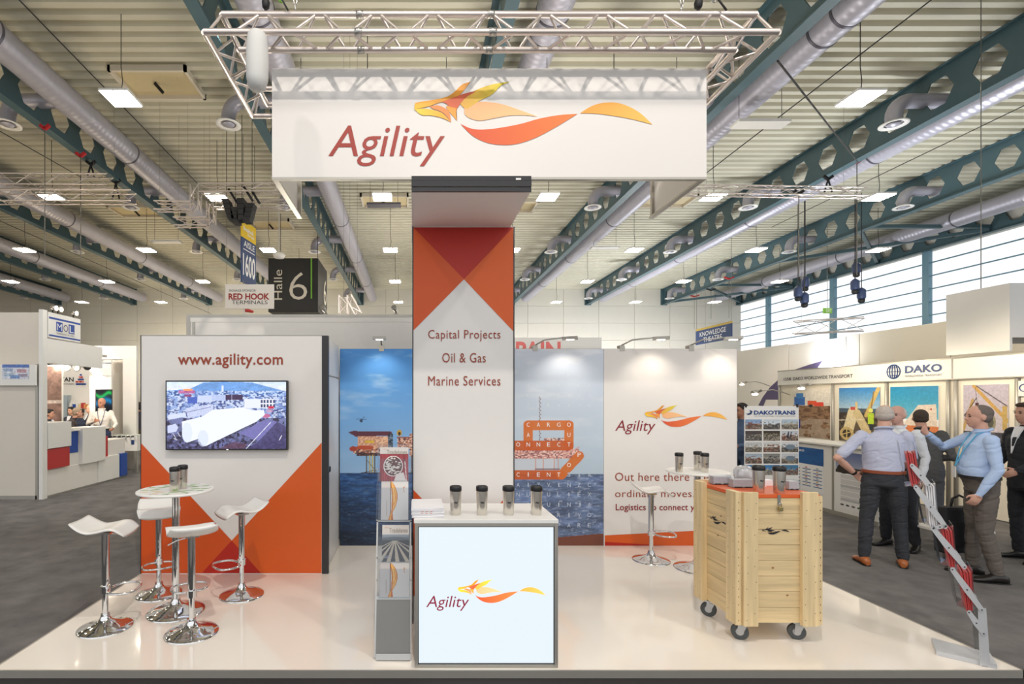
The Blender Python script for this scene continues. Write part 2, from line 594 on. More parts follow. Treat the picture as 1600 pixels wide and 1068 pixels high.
# ================================================================ HALL
YW = 33.7
XL, XR = -27.5, 21.6
YB = -1.5
m_carpet = M('dark_grey_carpet', (114, 111, 110), 0.95, var=0.5, scale=4.5, bump=0.5, bscale=90, spec=0.1)
m_conc = M('black_hall_floor', (42, 40, 40), 0.8, var=0.1)
B('floor', m_carpet, None, (XL, XR, -14.0, YW, -0.1, 0.0))['kind'] = 'structure'
B('ground', M('outdoor_paving', (190, 190, 186), 0.9), None, (XR + 0.3, 90, -60, 90, -0.2, -0.05))['kind'] = 'structure'

# corrugated roof deck
m_deck = M('roof_deck_paint', (208, 204, 186), 0.6, var=0.03, scale=1.0)
def deck():
    prof, y, p = [], YB, 0.30
    while y < YW:
        prof += [(y, 9.02), (y + 0.13, 9.02), (y + 0.165, 9.11), (y + 0.265, 9.11)]
        y += p
    vs, fs = [], []
    xs = [XL, -2, XR]
    for (yy, zz) in prof:
        vs += [(x, yy, zz) for x in xs]
    k = len(xs)
    for i in range(len(prof) - 1):
        for j in range(k - 1):
            fs.append((i * k + j, i * k + j + 1, (i + 1) * k + j + 1, (i + 1) * k + j))
    mb = MB().add(vs, fs)
    mb.box(XL, XR, YB, YW, 9.13, 9.3)
    o = mb.build('ceiling', m_deck)
    o['kind'] = 'structure'
deck()

# end wall of big panels
wb = B('wall_back', M('wall_joint', (200, 194, 182), 0.9), None, (XL, XR, YW + 0.04, YW + 0.3, 0, 9.1)); wb['kind'] = 'structure'
wp = None
for i in range(21):
    for j in range(8):
        w, h = (XR - XL) / 21, 9.0 / 8
        x0, z0 = XL + i * w, 0.02 + j * h
        if wp is None:
            me = MB().bbox(0.008, w - 0.008, YW, YW + 0.05, 0.006, h - 0.006, 0.004).mesh('wall_panel')
            me.materials.append(m_hall)
            me.transform(Matrix.Translation(-Vector((0, WLOC[wb.name].y, 0))))
            wp = me
        o = bpy.data.objects.new('panel', wp); C.objects.link(o); o.parent = wb
        o.location = (x0 - WLOC[wb.name].x, 0, z0)
wl = B('wall_left', m_hall, None, (XL - 0.3, XL, YB, YW + 0.3, 0, 9.1)); wl['kind'] = 'structure'
wr = B('wall_right', m_hall, None, (XR, XR + 0.3, YB, YW + 0.3, 0, 3.1), (XR, XR + 0.3, YB, YW, 8.0, 9.1)); wr['kind'] = 'structure'

# glazed side: pillars, bars and panes
cols = [34.0, 31.1, 26.3, 21.5, 17.6, 12.8, 8.0, 3.2]
m_winframe = M('window_steel_paint', (120, 158, 176), 0.45)
for i in range(len(cols) - 1):
    y1, y0 = cols[i], cols[i + 1]
    w = thing('window_%d' % (i + 1), None, None, (XR, (y0 + y1) / 2, 3.1)); w['kind'] = 'structure'
    mb = MB(); mb.box(XR - 0.09, XR + 0.09, y0 - 0.13, y0 + 0.13, 3.1, 8.0); mb.build('window_post', m_winframe, w)
    for k in range(9):
        z = 3.12 + k * 0.545
        B('window_bar', m_winframe, w, (XR - 0.03, XR + 0.03, y0 + 0.13, y1 - 0.13, z - 0.022, z + 0.022))
        z1 = min(z + 0.545, 8.0)
        B('pane', m_glass, w, (XR + 0.005, XR + 0.011, y0 + 0.13, y1 - 0.13, z + 0.022, z1 - 0.022))

# ---------------------------------------------------------------- castellated roof beams
beam_x = [-23.3, -18.35, -13.4, -8.4, -3.44, 1.55, 6.5, 11.5, 16.5, 21.45]
ordl = ['fifth', 'fourth', 'third', 'second', 'first']
def web_mesh(y0, y1):
    mb = MB()
    n = int(round(y1 - y0))
    H = 1.0
    for s in (-0.012, 0.012):
        for i in range(n):
            y = y0 + i
            q = lambda a, b: (s, y + a, b * H)
            for f in ([(0, 0), (1, 0), (.66, .2), (.34, .2)], [(0, 0), (.34, .2), (.17, .5), (0, .5)], [(0, .5), (.17, .5), (.34, .8), (0, 1)],
                      [(1, 0), (1, .5), (.83, .5), (.66, .2)], [(1, .5), (1, 1), (.66, .8), (.83, .5)], [(0, 1), (.34, .8), (.66, .8), (1, 1)]):
                mb.add([q(*p) for p in f], [(0, 1, 2, 3)])
    for i in range(n):
        y = y0 + i
        h = [(.34, .2), (.66, .2), (.83, .5), (.66, .8), (.34, .8), (.17, .5)]
        for k in range(6):
            a, b = h[k], h[(k + 1) % 6]
            mb.add([(-.012, y + a[0], a[1]), (.012, y + a[0], a[1]), (.012, y + b[0], b[1]), (-.012, y + b[0], b[1])], [(0, 1, 2, 3)])
    return mb
B0 = None
def beam_label(x):
    r = [b for b in beam_x if b > 1]; l = [b for b in beam_x if b < 0][::-1]
    if x in l: return '%s roof beam left of the tower' % ['first', 'second', 'third', 'fourth', 'fifth'][l.index(x)]
    k = r.index(x)
    return ['roof beam above the tower', 'first roof beam right of the tower', 'second roof beam right of the tower',
            'third roof beam right of the tower', 'roof beam over the windows'][k]
for x in beam_x:
    if B0 is None:
        t = B0 = thing('roof_beam', '', 'beam', (0, 0, 0), 'castellated roof beams')
        web_mesh(-1.3, 33.7).build('web', m_teal, t, fix=False)
        B('bottom_flange', m_teal, t, (-0.11, 0.11, -1.3, 33.68, -0.03, 0.0))
        B('top_flange', m_teal, t, (-0.11, 0.11, -1.3, 33.68, 1.0, 1.02))
        B('end_plate', m_teal, t, (-0.2, 0.2, 33.6, 33.69, -0.05, 1.02))
        t.location = (x, 0, 8.0)
    else:
        t = dup(B0, (x, 0, 8.0))
    t['label'] = 'green steel beam with hexagonal holes, ' + beam_label(x)

# round supply ducts beside the beams
D0 = None
for x in beam_x[:-1]:
    xd = x + (0.82 if x < 16 else 3.3)
    if D0 is None:
        t = D0 = thing('air_duct', '', 'duct', (0, 0, 0), 'round air ducts')
        m = M('spiral_duct_sheet', (184, 182, 194), 0.40, 0.35, var=0.05, scale=2)
        # spiral seam as fine relief
        nt = m.node_tree; b = nt.nodes['Principled BSDF']
        tc = nt.nodes.new('ShaderNodeTexCoord'); wv = nt.nodes.new('ShaderNodeTexWave')
        wv.bands_direction = 'Y'; wv.inputs['Scale'].default_value = 2.2; wv.inputs['Distortion'].default_value = 0
        bp = nt.nodes.new('ShaderNodeBump'); bp.inputs['Strength'].default_value = 0.22; bp.inputs['Distance'].default_value = 0.02
        nt.links.new(tc.outputs['Object'], wv.inputs['Vector']); nt.links.new(wv.outputs['Fac'], bp.inputs['Height']); nt.links.new(bp.outputs['Normal'], b.inputs['Normal'])
        MB().tube([(0, -1.3, 0), (0, 33.2, 0)], 0.29, 32).build('duct_pipe', m, t, fix=False)
        for yy in (8.6, 9.1, 13.6, 18.6, 23.6, 28.6):
            MB().tube([(0, yy, 0), (0, yy + 0.05, 0)], 0.298, 32).build('joint_band', m_ductring, t, fix=False)
        t.location = (xd, 0, 8.36)
    else:
        t = dup(D0, (xd, 0, 8.36))
    t['label'] = 'round grey air duct beside the ' + beam_label(x)

# duct outlets: stub through the web, elbow down, round diffuser
O0 = None
for x in beam_x[:-1]:
    for yi, yy in enumerate((11.2, 16.2, 21.2, 26.2, 31.2)):
        if O0 is None:
            t = O0 = thing('duct_outlet', '', 'vent', (0, 0, 0), 'round ceiling outlets')
            pts = [(1.23, 0, 0), (0.35, 0, 0)] + [(0.35 - 0.35 * math.sin(a), 0, -0.35 + 0.35 * math.cos(a)) for a in np.linspace(0.2, math.pi / 2, 6)] + [(0, 0, -0.5)]
            MB().tube(pts, 0.155, 18).build('elbow_pipe', m_duct, t, fix=False)
            mb = MB().lathe([(0.16, 0.0), (0.27, -0.05), (0.27, -0.07), (0.2, -0.06), (0.17, -0.05)], (0, 0, -0.47), 22, caps=False)
            mb.build('diffuser_ring', m_white, t, fix=False)
            MB().lathe([(0.13, -0.055), (0.12, -0.075), (0.07, -0.08), (0.05, -0.1), (0.0001, -0.1)], (0, 0, -0.47), 18).build('diffuser_core', m_duct, t, fix=False)
            t.location = (x - 0.7, yy + 0.5 - 0.2, 8.5)
        else:
            t = dup(O0, (x - 0.7, yy + 0.5 - 0.2, 8.5))
        t['label'] = '%s round air outlet along the %s' % (['nearest', 'second nearest', 'third nearest', 'fourth nearest', 'farthest'][yi], beam_label(x))

# hanging square LED lamps
L0 = None
rows = [9.6, 14.3, 19.4, 24.6, 29.9]
rn = ['nearest', 'second', 'third', 'fourth', 'farthest']
colx = [-0.85 + 4.62 * k for k in range(-4, 5)]
cn = ['fourth column left of the tower', 'third column left of the tower', 'second column left of the tower', 'first column left of the tower',
      'column just left of the tower', 'column just right of the tower', 'second column right of the tower', 'third column right of the tower', 'column by the windows']
for i, yy in enumerate(rows):
    for j, x in enumerate(colx):
        if L0 is None:
            t = L0 = thing('ceiling_lamp', '', 'lamp', (0, 0, 0), 'square hanging hall lamps')
            MB().bbox(-0.27, 0.27, -0.27, 0.27, 0.012, 0.06, 0.006).build('housing', m_white, t)
            B('diffuser', m_lamp, t, (-0.25, 0.25, -0.25, 0.25, 0.0, 0.012))
            MB().tube([(0, 0, 0.06), (0.03, 0, 0.35), (0.0, 0, 0.6), (0, 0, 1.6)], 0.008, 6).build('hanging_cable', m_cable, t, fix=False)
            t.location = (x, yy, 7.43)
        else:
            t = dup(L0, (x, yy, 7.43))
        t['label'] = 'lit square lamp in the %s row, %s' % (rn[i], cn[j])
for n, (x, y, Y) in enumerate([(1188, 196, 10.8), (945, 388, 20.5), (260, 379, 19.5), (600, 322, 16.6)]):
    q = px(x, y, Y)
    t = thing('lamp_strip', ['unlit', 'unlit', 'unlit', 'dark grey'][n] + ' flat fixture under the roof, ' + ['nearest one, right of the banner', 'right of the tower in the distance', 'left of the black hall cube', 'above the roof hatch left of the tower'][n], 'lamp', q, 'unlit flat ceiling fixtures')
    MB().bbox(q.x - 0.55, q.x + 0.55, q.y - 0.16, q.y + 0.16, q.z, q.z + 0.07, 0.01).build('housing', m_white if n < 3 else m_ductring, t)
    for s in (-0.45, 0.45): rod('hanger', (q.x + s, q.y, q.z + 0.05), (q.x + s, q.y, 9.05), 0.006, m_wire, t)

# roof hatches (smoke vents) with an opening arm
m_hatch = M('hatch_cream', (206, 190, 150), 0.6)
for n, (x, Y, lab) in enumerate([(-5.75, 11.6, 'roof hatch beside the nearest lamp on the left'), (-1.0, 18.5, 'roof hatch just left of the tower'), (3.7, 19.0, 'roof hatch just right of the tower'),
                                 (-5.8, 21.0, 'roof hatch above the black loudspeakers'), (9.2, 18.5, 'roof hatch under the first duct right of the tower'), (13.6, 10.5, 'roof hatch near the top right corner of the view'),
                                 (-10.5, 19.5, 'roof hatch above the two small trusses on the left')]):
    t = thing('roof_hatch', 'cream framed rectangular ' + lab, 'hatch', (x, Y, 8.9), 'roof hatches')
    w, d = 0.85, 0.55
    for q in ((-w, -w + 0.06, -d, d), (w - 0.06, w, -d, d), (-w, w, -d, -d + 0.06), (-w, w, d - 0.06, d)):
        B('frame', m_cream, t, (x + q[0], x + q[1], Y + q[2], Y + q[3], 8.90, 9.03))
    B('cover', m_hatch, t, (x - w + 0.06, x + w - 0.06, Y - d + 0.06, Y + d - 0.06, 8.99, 9.01))
    MB().beam((x - 0.1, Y, 8.97), (x + 0.05, Y + 0.1, 8.80), 0.06, 0.05).build('opener_arm', m_blackm, t)

# bracing and cross members near the glazed side
for n, (a, b) in enumerate([((16.6, 33.4, 8.1), (21.4, 28.8, 8.1)), ((21.4, 33.4, 8.1), (16.6, 28.8, 8.1)), ((16.6, 23.6, 8.1), (21.4, 19.0, 8.1)), ((16.6, 28.8, 8.2), (21.4, 28.8, 8.2)), ((16.6, 19.0, 8.2), (21.4, 19.0, 8.2)), ((21.4, 23.6, 8.1), (16.6, 19.0, 8.1))]):
    mb = MB().beam(a, b, 0.12, 0.12)
    tag(mb.build('roof_brace', m_teal), 'dark green brace by the window wall, ' + ['diagonal in the far bay', 'opposite diagonal in the far bay', 'diagonal in the near bay', 'straight one in the far bay', 'straight one in the near bay', 'opposite diagonal in the near bay'][n], 'brace', 'roof braces by the windows')

# cables strung under the roof
for n, (a, b, w) in enumerate([(px(30, 0, 9.0), px(310, 288, 16.8), 'crossing the left half of the roof'), (px(1455, 0, 8.5), px(1104, 270, 14), 'rising from the banner corner to the upper right'),
                             (px(1600, 165, 12), px(1205, 355, 20), 'between the second and third beams on the right'), (px(0, 205, 12), px(150, 290, 16.9), 'over the two small trusses on the left'),
                             (px(0, 345, 15), px(330, 490, 31), 'low across the left side roof'), (px(1215, 95, 6), px(1340, 253, 10.5), 'from the first right duct down to the red clamp')]):
    o = rod('cable', a, b, 0.012, m_cable)
    tag(o, 'thin dark cable ' + w, 'cable', 'roof cables')

# ---------------------------------------------------------------- small far trusses, clamps, hoists
def small_truss(name, label, p0, p1, w, mat, group=None, pitch=0.35, rr=0.018):
    p0, p1 = Vector(p0), Vector(p1)
    t = thing(name, label, 'truss', p0, group)
    d = (p1 - p0); L = d.length; d.normalize()
    side = d.cross(Vector((0, 0, 1)))
    if side.length < 0.1: side = Vector((0, 1, 0))
    side.normalize(); up = side.cross(d).normalized()
    corners = [side * w / 2 + up * w / 2, side * w / 2 - up * w / 2, -side * w / 2 - up * w / 2, -side * w / 2 + up * w / 2]
    for c in corners: MB().tube([p0 + c, p1 + c], rr, 6).build('chord', mat, t, fix=False)
    mb = MB(); n = max(2, int(L / pitch))
    for k in range(4):
        a, b = corners[k], corners[(k + 1) % 4]
        for i in range(n):
            s0, s1 = p0 + d * (L * i / n), p0 + d * (L * (i + 1) / n)
            u, v = (a, b) if i % 2 == 0 else (b, a)
            mb.tube([s0 + u, s1 + v], rr * 0.6, 4)
    o = mb.build('braces', mat, t, fix=False); o['kind'] = 'stuff'
    if min(p0.z, p1.z) > 3.4 and abs(p0.z - p1.z) < 0.5:
        for f in (0.12, 0.88):
            q = p0.lerp(p1, f); rod('hanging_wire', q + Vector((0, 0, w / 2)), (q.x, q.y, 9.05), 0.0025, m_wire, t)
    return t
small_truss('lighting_truss', 'upper of the two small level trusses at the upper left edge', px(-40, 282, 12.6), px(172, 283, 12.6), 0.26, m_truss)
small_truss('lighting_truss', 'lower of the two small level trusses at the upper left edge', px(-40, 308, 12.6), px(208, 308, 12.6), 0.26, m_truss)
small_truss('lighting_truss', 'horizontal truss above the black loudspeakers', px(312, 295, 13), px(440, 294, 13), 0.2, m_truss)
small_truss('lighting_truss', 'lower horizontal truss behind the black loudspeakers', px(335, 320, 13.6), px(445, 320, 13.6), 0.2, m_truss)
small_truss('lighting_truss', 'upright truss left of the black loudspeakers', px(306, 290, 13), px(306, 330, 13), 0.2, m_truss)
small_truss('lighting_truss', 'short upright truss next to the black loudspeakers', px(330, 316, 13.6), px(330, 350, 13.6), 0.18, m_truss)
small_truss('lighting_truss', 'short truss crossing the duct at the upper left, higher one', px(243, 322, 12.5), px(300, 323, 12.5), 0.2, m_truss)
small_truss('lighting_truss', 'short truss crossing the duct at the upper left, lower one', px(273, 347, 13), px(325, 347, 13), 0.2, m_truss)
small_truss('lighting_truss', 'long level truss right of the banner below the roof', px(1070, 297, 12.5), px(1352, 301, 12.5), 0.2, m_truss)
small_truss('lighting_truss', 'small truss hanging in front of the windows', px(1240, 512, 21), px(1350, 506, 19.5), 0.5, m_truss, pitch=0.6)
small_truss('lighting_truss', 'end of a truss sticking up behind the white partition', px(537, 490, 10), px(537, 462, 10), 0.16, m_truss)
small_truss('lighting_truss', 'sloping truss end behind the white partition', px(545, 463, 10), px(560, 490, 10), 0.12, m_truss)

# line array loudspeakers
for n, (x, y0, y1, lean, w) in enumerate([(354, 313, 345, 10, 'leftmost, tilted outwards'), (368, 326, 350, 2, 'small one second from the left'), (378, 312, 346, 0, 'upright one in the middle'), (394, 320, 348, -7, 'rightmost, tilted outwards')]):
    a, b = px(x, y0, 13), px(x + lean, y1, 13)
    t = thing('loudspeaker', 'black hanging loudspeaker, ' + w + ' of the cluster', 'speaker', a, 'hanging loudspeakers')
    d = b - a; k = 4
    for i in range(k):
        c = a + d * ((i + 0.5) / k)
        MB().obox(c, Vector((0.085, 0, 0)), Vector((0, 0.14, 0)), d * (0.46 / k)).build('cabinet', m_blackm, t)
    rod('hanging_cable', a, (a.x, a.y, 9.05), 0.008, m_cable, t)
for n, (x, y, Y, w) in enumerate([(357, 295, 13, 'left'), (381, 292, 13, 'middle'), (392, 296, 13, 'right')]):
    a = px(x, y, Y); b = px(x + 14, y + 22, Y)
    tag(MB().tube([a, b], 0.03, 6).build('bracket', m_blackm), 'black bar slung on the truss above the loudspeakers, %s one' % w, 'bracket', 'bars above the loudspeakers')

# clamps on the beams with their ropes
m_redc = M('red_clamp', (190, 36, 40), 0.5)
for n, (x, y, Y, mt, w, dn) in enumerate([(70, 198, 11.4, m_redc, 'red beam clamp, higher one at the upper left', 2.9), (126, 241, 12.6, m_redc, 'red beam clamp, lower one at the upper left', 2.6), (142, 254, 13.2, m_blackm, 'black sling clamp under the left beam', 0.35),
                                        (181, 283, 14.5, m_blackm, 'second black sling clamp under the left beam', 0.45), (1339, 251, 13.4, m_redc, 'red beam clamp at the right of the roof', 3.0), (1294, 277, 13.9, m_blackm, 'black sling clamp on the first right beam', 0.35),
                                        (1248, 300, 12.5, m_blackm, 'black sling clamp on the long level truss', 2.0), (1139, 434, 25.5, m_redc, 'small red clamp far right above the theatre sign', 2.0), (1085, 462, 31, m_redc, 'smallest red clamp left of the theatre sign', 2.0),
                                        (1111, 452, 28, m_blackm, 'far black clamp above the theatre sign', 1.6)]):
    q = px(x, y, Y); s = Y / 12
    t = thing('beam_clamp', w, 'clamp', q)
    mb = MB(); mb.beam(q + Vector((-0.11 * s, 0, 0.04)), q + Vector((0, 0, -0.05)), 0.05, 0.07); mb.beam(q + Vector((0.11 * s, 0, 0.04)), q + Vector((0, 0, -0.05)), 0.05, 0.07)
    mb.build('jaw', mt, t)
    if dn < 1:
        for s2 in (-1, 1): rod('strap', q + Vector((0, 0, -0.05)), q + Vector((s2 * 0.1, 0, -dn - 0.05)), 0.022, m_blackm, t)
    else: rod('rope', q + Vector((0, 0, -0.05)), q + Vector((0, 0, -dn)), 0.010, m_wire, t)

m_hoist = M('dark_blue_hoist', (44, 58, 92), 0.45)
for n, (x, y, Y, w) in enumerate([(1247, 455, 18, 'left lower'), (1258, 440, 18.5, 'left upper'), (1257, 465, 18, 'lowest'), (1336, 444, 18, 'right upper'), (1346, 458, 18, 'right lower'), (1338, 418, 18.4, 'small highest')]):
    q = px(x, y, Y)
    t = thing('chain_hoist', w + ' dark blue chain hoist hanging before the windows', 'hoist', q, 'chain hoists before the windows')
    MB().lathe([(0.10, -0.2), (0.13, -0.15), (0.13, 0.1), (0.08, 0.16), (0.03, 0.2)], q, 12).build('motor', m_hoist, t)
    MB().lathe([(0.06, -0.34), (0.10, -0.3), (0.10, -0.2)], q, 10).build('hook_block', m_blackm, t)
    rod('chain', q + Vector((0, 0, 0.2)), (q.x, q.y, 9.05), 0.014, m_cable, t)
# ================================================================ STAND
ZP = 0.05                                            # platform top
XA, XB, YA, YBK = -2.77, 4.00, 3.345, 6.19
m_plat = M('glossy_cream_floor', (247, 238, 226), 0.10, var=0.015, scale=1.2, coat=0.35, spec=0.5)
pl = thing('platform', 'low glossy cream stand platform with a grey metal edge', 'platform', ((XA + XB) / 2, 4.8, 0))
B('floor_board', m_plat, pl, (XA + 0.012, XB - 0.012, YA + 0.012, 6.5, 0.0, ZP))
B('edge_strip', m_alu_matt, pl, (XA, XB, YA, YA + 0.012, 0.0, ZP + 0.002), (XA, XA + 0.012, YA, 6.5, 0.0, ZP + 0.002), (XB - 0.012, XB, YA, 6.5, 0.0, ZP + 0.002))
tag(B('floor_strip', m_conc, None, (-9, 14, YA - 1.3, YA - 0.001, 0.0, 0.003)), 'black floor strip in front of the platform edge', 'flooring')

# ---- logo --------------------------------------------------------
LOGO = [  # coordinates in thirds of a pixel of the big banner; corners that stay sharp
    ('ribbon', [(568, 580), (620, 632), (680, 664), (750, 678), (830, 674), (920, 645), (1020, 592), (1116, 533), (1030, 539), (940, 555), (850, 580), (750, 599), (670, 607), (615, 601)], [0, 7], (214, 80, 46), (236, 128, 62)),
    ('tail', [(1128, 530), (1180, 498), (1230, 483), (1290, 480), (1350, 496), (1410, 530), (1467, 583), (1400, 565), (1330, 550), (1240, 536), (1180, 531)], [0, 6], (238, 160, 62), (246, 190, 88)),
    ('body', [(586, 524), (590, 496), (620, 480), (690, 477), (770, 490), (850, 517), (930, 546), (870, 540), (800, 541), (730, 553), (660, 565), (615, 555), (592, 540)], [6], (240, 178, 128), (244, 196, 140)),
    ('mane', [(600, 512), (578, 500), (566, 478), (590, 450), (650, 418), (720, 395), (800, 382), (756, 402), (730, 430), (700, 452), (660, 470), (630, 490)], [0, 6], (226, 168, 70), (222, 210, 60)),
    ('neck', [(500, 497), (540, 497), (548, 480), (575, 455), (600, 440), (575, 470), (556, 500), (548, 530), (552, 566), (530, 540), (512, 520)], [0, 4, 8], (240, 160, 60), (238, 150, 60)),
    ('horn', [(615, 383), (575, 397), (540, 430), (505, 453), (440, 468), (370, 479), (354, 488), (352, 513), (380, 502), (430, 493), (480, 478), (530, 466), (570, 440)], [0, 7], (240, 170, 50), (214, 140, 40)),
    ('brow', [(478, 478), (540, 455), (600, 435), (642, 428), (600, 452), (572, 480), (554, 507), (520, 500), (500, 485)], [0, 3, 6], (218, 100, 56), (200, 90, 60)),
    ('jaw', [(352, 512), (390, 509), (440, 515), (485, 532), (524, 572), (480, 552), (430, 541), (385, 538)], [0, 4], (248, 208, 60), (240, 160, 50)),
    ('cheek', [(424, 500), (460, 494), (500, 510), (518, 535), (524, 572), (500, 540), (470, 520), (440, 510)], [0, 4], (236, 146, 80), (232, 136, 72)),
    ('snout', [(354, 490), (400, 482), (450, 478), (440, 492), (400, 503), (352, 512)], [0, 2, 5], (246, 190, 50), (240, 170, 50)),
]
def logo(parent, o, U, V, N, mats='c', word=m_redtxt, emit=0.0):
    """o = point of logo coordinate (0,0); U,V = vectors per logo unit (V downwards); N = small step towards the viewer"""
    o, U, V, N = map(Vector, (o, U, V, N))
    g = None
    for k, (nm, pts, sharp, c0, c1) in enumerate(LOGO):
        if mats == 'mono' and nm in ('snout', 'cheek', 'neck'): continue
        ol = outline(pts, sharp, 4)
        q = [o + U * p[0] + V * p[1] + N * (1 + 0.25 * k) for p in ol]
        mt = gradmat('logo_%s%s' % (nm, '_lit' if emit else ''), c0, c1, 0, 0.5, emit) if mats == 'c' else m_txtk
        flat('emblem_' + nm, q, mt, parent)
    if word is not None:
        p = o + U * (-51) + V * 778 + N
        text('Agility', p, U * 546, -V * 190, word, parent, 'lettering', shear=0.22, bold=0.0)

# ---- hanging box banner -------------------------------------------
YF, YR = 4.55, 5.55
bx0, bx1 = pxx(425, YF), pxx(1104, YF)
bz0, bz1 = pzz(280, YF), pzz(107, YF)
bn = thing('hanging_banner', 'big white fabric banner box hanging from the truss with red lettering and flame logo', 'banner', ((bx0 + bx1) / 2, 5.05, bz0))
m_fab = M('white_banner_fabric', (228, 224, 220), 0.7, var=0.012, scale=1.5, bump=0.08, bscale=2.5)
B('front_panel', m_fab, bn, (bx0, bx1, YF, YF + 0.012, bz0 + 0.02, bz1))
B('side_panel', m_fab, bn, (bx0, bx0 + 0.012, YF + 0.012, YR, bz0 + 0.02, bz1))
B('side_panel', m_fab, bn, (bx1 - 0.012, bx1, YF + 0.012, YR, bz0 + 0.02, bz1))
B('frame_rail', m_alu_matt, bn, (bx0 - 0.002, bx1 + 0.002, YF - 0.002, YF + 0.04, bz0, bz0 + 0.02))
for s in (bx0, bx1 - 0.05):
    B('frame_rail', m_alu_matt, bn, (s, s + 0.05, YF + 0.04, YR, bz0, bz0 + 0.02))
    B('frame_post', m_alu_matt, bn, (s + 0.012, s + 0.05, YR - 0.04, YR, bz0 + 0.02, bz1))
s3 = YF / F / 3
logo(bn, px(530, 0, YF - 0.003), (s3, 0, 0), (0, 0, -s3), (0, -0.0012, 0))
for x in (bx0 + 0.25, 0.3, 1.2, bx1 - 0.25):
    for y in (YF + 0.03, YR - 0.1):
        rod('hanging_wire', (x, y, bz1 - 0.01), (x, y, bz1 + 0.12), 0.004, m_wire, bn)

# ---- truss frame above the banner ---------------------------------
def tri_truss_frame():
    x0, x1, y0, y1, z = pxx(319, 4.2), pxx(1216, 4.2), 4.2, 5.45, pzz(50, 4.2)
    d, h = 0.216, 0.225
    t = thing('truss_frame', 'rectangular frame of triangular aluminium trusses holding the white banner', 'truss', ((x0 + x1) / 2, (y0 + y1) / 2, z))
    R = 0.026
    def side(a, b, inw, ext):
        a, b, inw = Vector(a), Vector(b), Vector(inw)
        dd = (b - a).normalized()
        L = (b - a).length
        lo, li, ap = Vector((0, 0, 0)), inw * d, inw * d / 2 + Vector((0, 0, h))
        rod('chord', a, b, R, m_truss, t, 14)
        rod('chord', a + li + dd * d, b + li - dd * d, R, m_truss, t, 14)
        rod('chord', a + ap + dd * d / 2, b + ap - dd * d / 2, R, m_truss, t, 14)
        n = max(2, int(round((L - 2 * d) / 0.48)))
        P0, st = a + dd * d, (L - 2 * d) / n
        for i in range(n):
            q0, qm, q1 = P0 + dd * st * i, P0 + dd * st * (i + 0.5), P0 + dd * st * (i + 1)
            for (u, v) in ((lo, ap), (li, ap), (lo, li)):
                g = dd * 0.03
                rod('brace', q0 + u + g, qm + v - g, 0.0125, m_truss, t, 6)
                rod('brace', qm + v + g, q1 + u - g, 0.0125, m_truss, t, 6)
        for e in (a, b):
            s = dd if e == a else -dd
            rod('brace', e + s * 0.03, e + ap + s * d / 2, 0.0125, m_truss, t, 6)
            rod('brace', e + ap + s * d / 2, e + li + s * d, 0.0125, m_truss, t, 6)
    side((x0, y0, z), (x1, y0, z), (0, 1, 0), 0)
    side((x0, y1, z), (x1, y1, z), (0, -1, 0), 0)
    side((x0, y0, z), (x0, y1, z), (1, 0, 0), 0)
    side((x1, y0, z), (x1, y1, z), (-1, 0, 0), 0)
    for x in (0.42, 1.98): # bolted couplings seen as short collars
        for (yy, zz) in ((y0, z), (y0 + d, z), (y0 + d / 2, z + h)):
            MB().tube([(pxx(770 if x > 1 else 560, 4.2) - 0.03, yy, zz), (pxx(770 if x > 1 else 560, 4.2) + 0.03, yy, zz)], 0.031, 12).build('coupling', m_alu, t)
    return x0, x1, y0, y1, z, h, d
tx0, tx1, ty0, ty1, tz, th, td = tri_truss_frame()
def chain(label, x, y, z0, z1):
    t = thing('lifting_chain', label, 'chain', (x, y, z0))
    n = int((z1 - z0) / 0.055)
    for i in range(min(n, 60)):
        zc = z0 + 0.03 + i * 0.055
        pts = [(x + (0.014 * math.cos(a) if i % 2 else 0), y + (0 if i % 2 else 0.014 * math.cos(a)), zc + 0.034 * math.sin(a)) for a in np.linspace(0, 2 * math.pi, 11)[:-1]]
        MB().tube(pts, 0.0055, 6, closed=True).build('link', m_alu, t, fix=False) if i < 24 else None
    if n > 24: rod('chain_run', (x, y, z0 + 24 * 0.055), (x, y, z1), 0.011, m_wire, t)
    return t
za = tz + th + 0.03
chain('silver lifting chain at the left end of the truss frame', pxx(461, 4.3), ty0 + td / 2, za, 9.0)
chain('silver lifting chain at the right end of the truss frame', pxx(1066, 4.3), ty0 + td / 2, za, 9.0)
for lab, xx in (('left', 415), ('right', 1092)):
    x = pxx(xx, 4.3); y = ty0 + td / 2
    t = thing('rigging_sling', 'black rigging sling with steel hook near the %s lifting chain' % lab, 'sling', (x, y, za))
    MB().tube([(x, y, za), (x - 0.01, y, za + 0.06), (x, y, za + 0.3), (x, y, 9.0)], 0.012, 8).build('rope', m_cable, t)
    MB().tube([(x + 0.1, y + 0.02, 9.0), (x + 0.09, y, za + 0.5), (x + 0.13, y - 0.03, za + 0.1), (x + 0.2, y - 0.06, za - 0.04)], 0.008, 8).build('cable', m_cable, t)
    MB().lathe([(0.012, 0), (0.03, 0.02), (0.034, 0.06), (0.02, 0.1)], (x, y, za + 0.01), 12).build('hook_block', m_blackm, t)
    MB().tube([(x + 0.13 + 0.02 * math.cos(a), y, za + 0.12 + 0.05 * math.sin(a)) for a in np.linspace(0, 6.28, 10)[:-1]], 0.008, 6, closed=True).build('ring', m_green if lab == 'left' else m_alu, t)
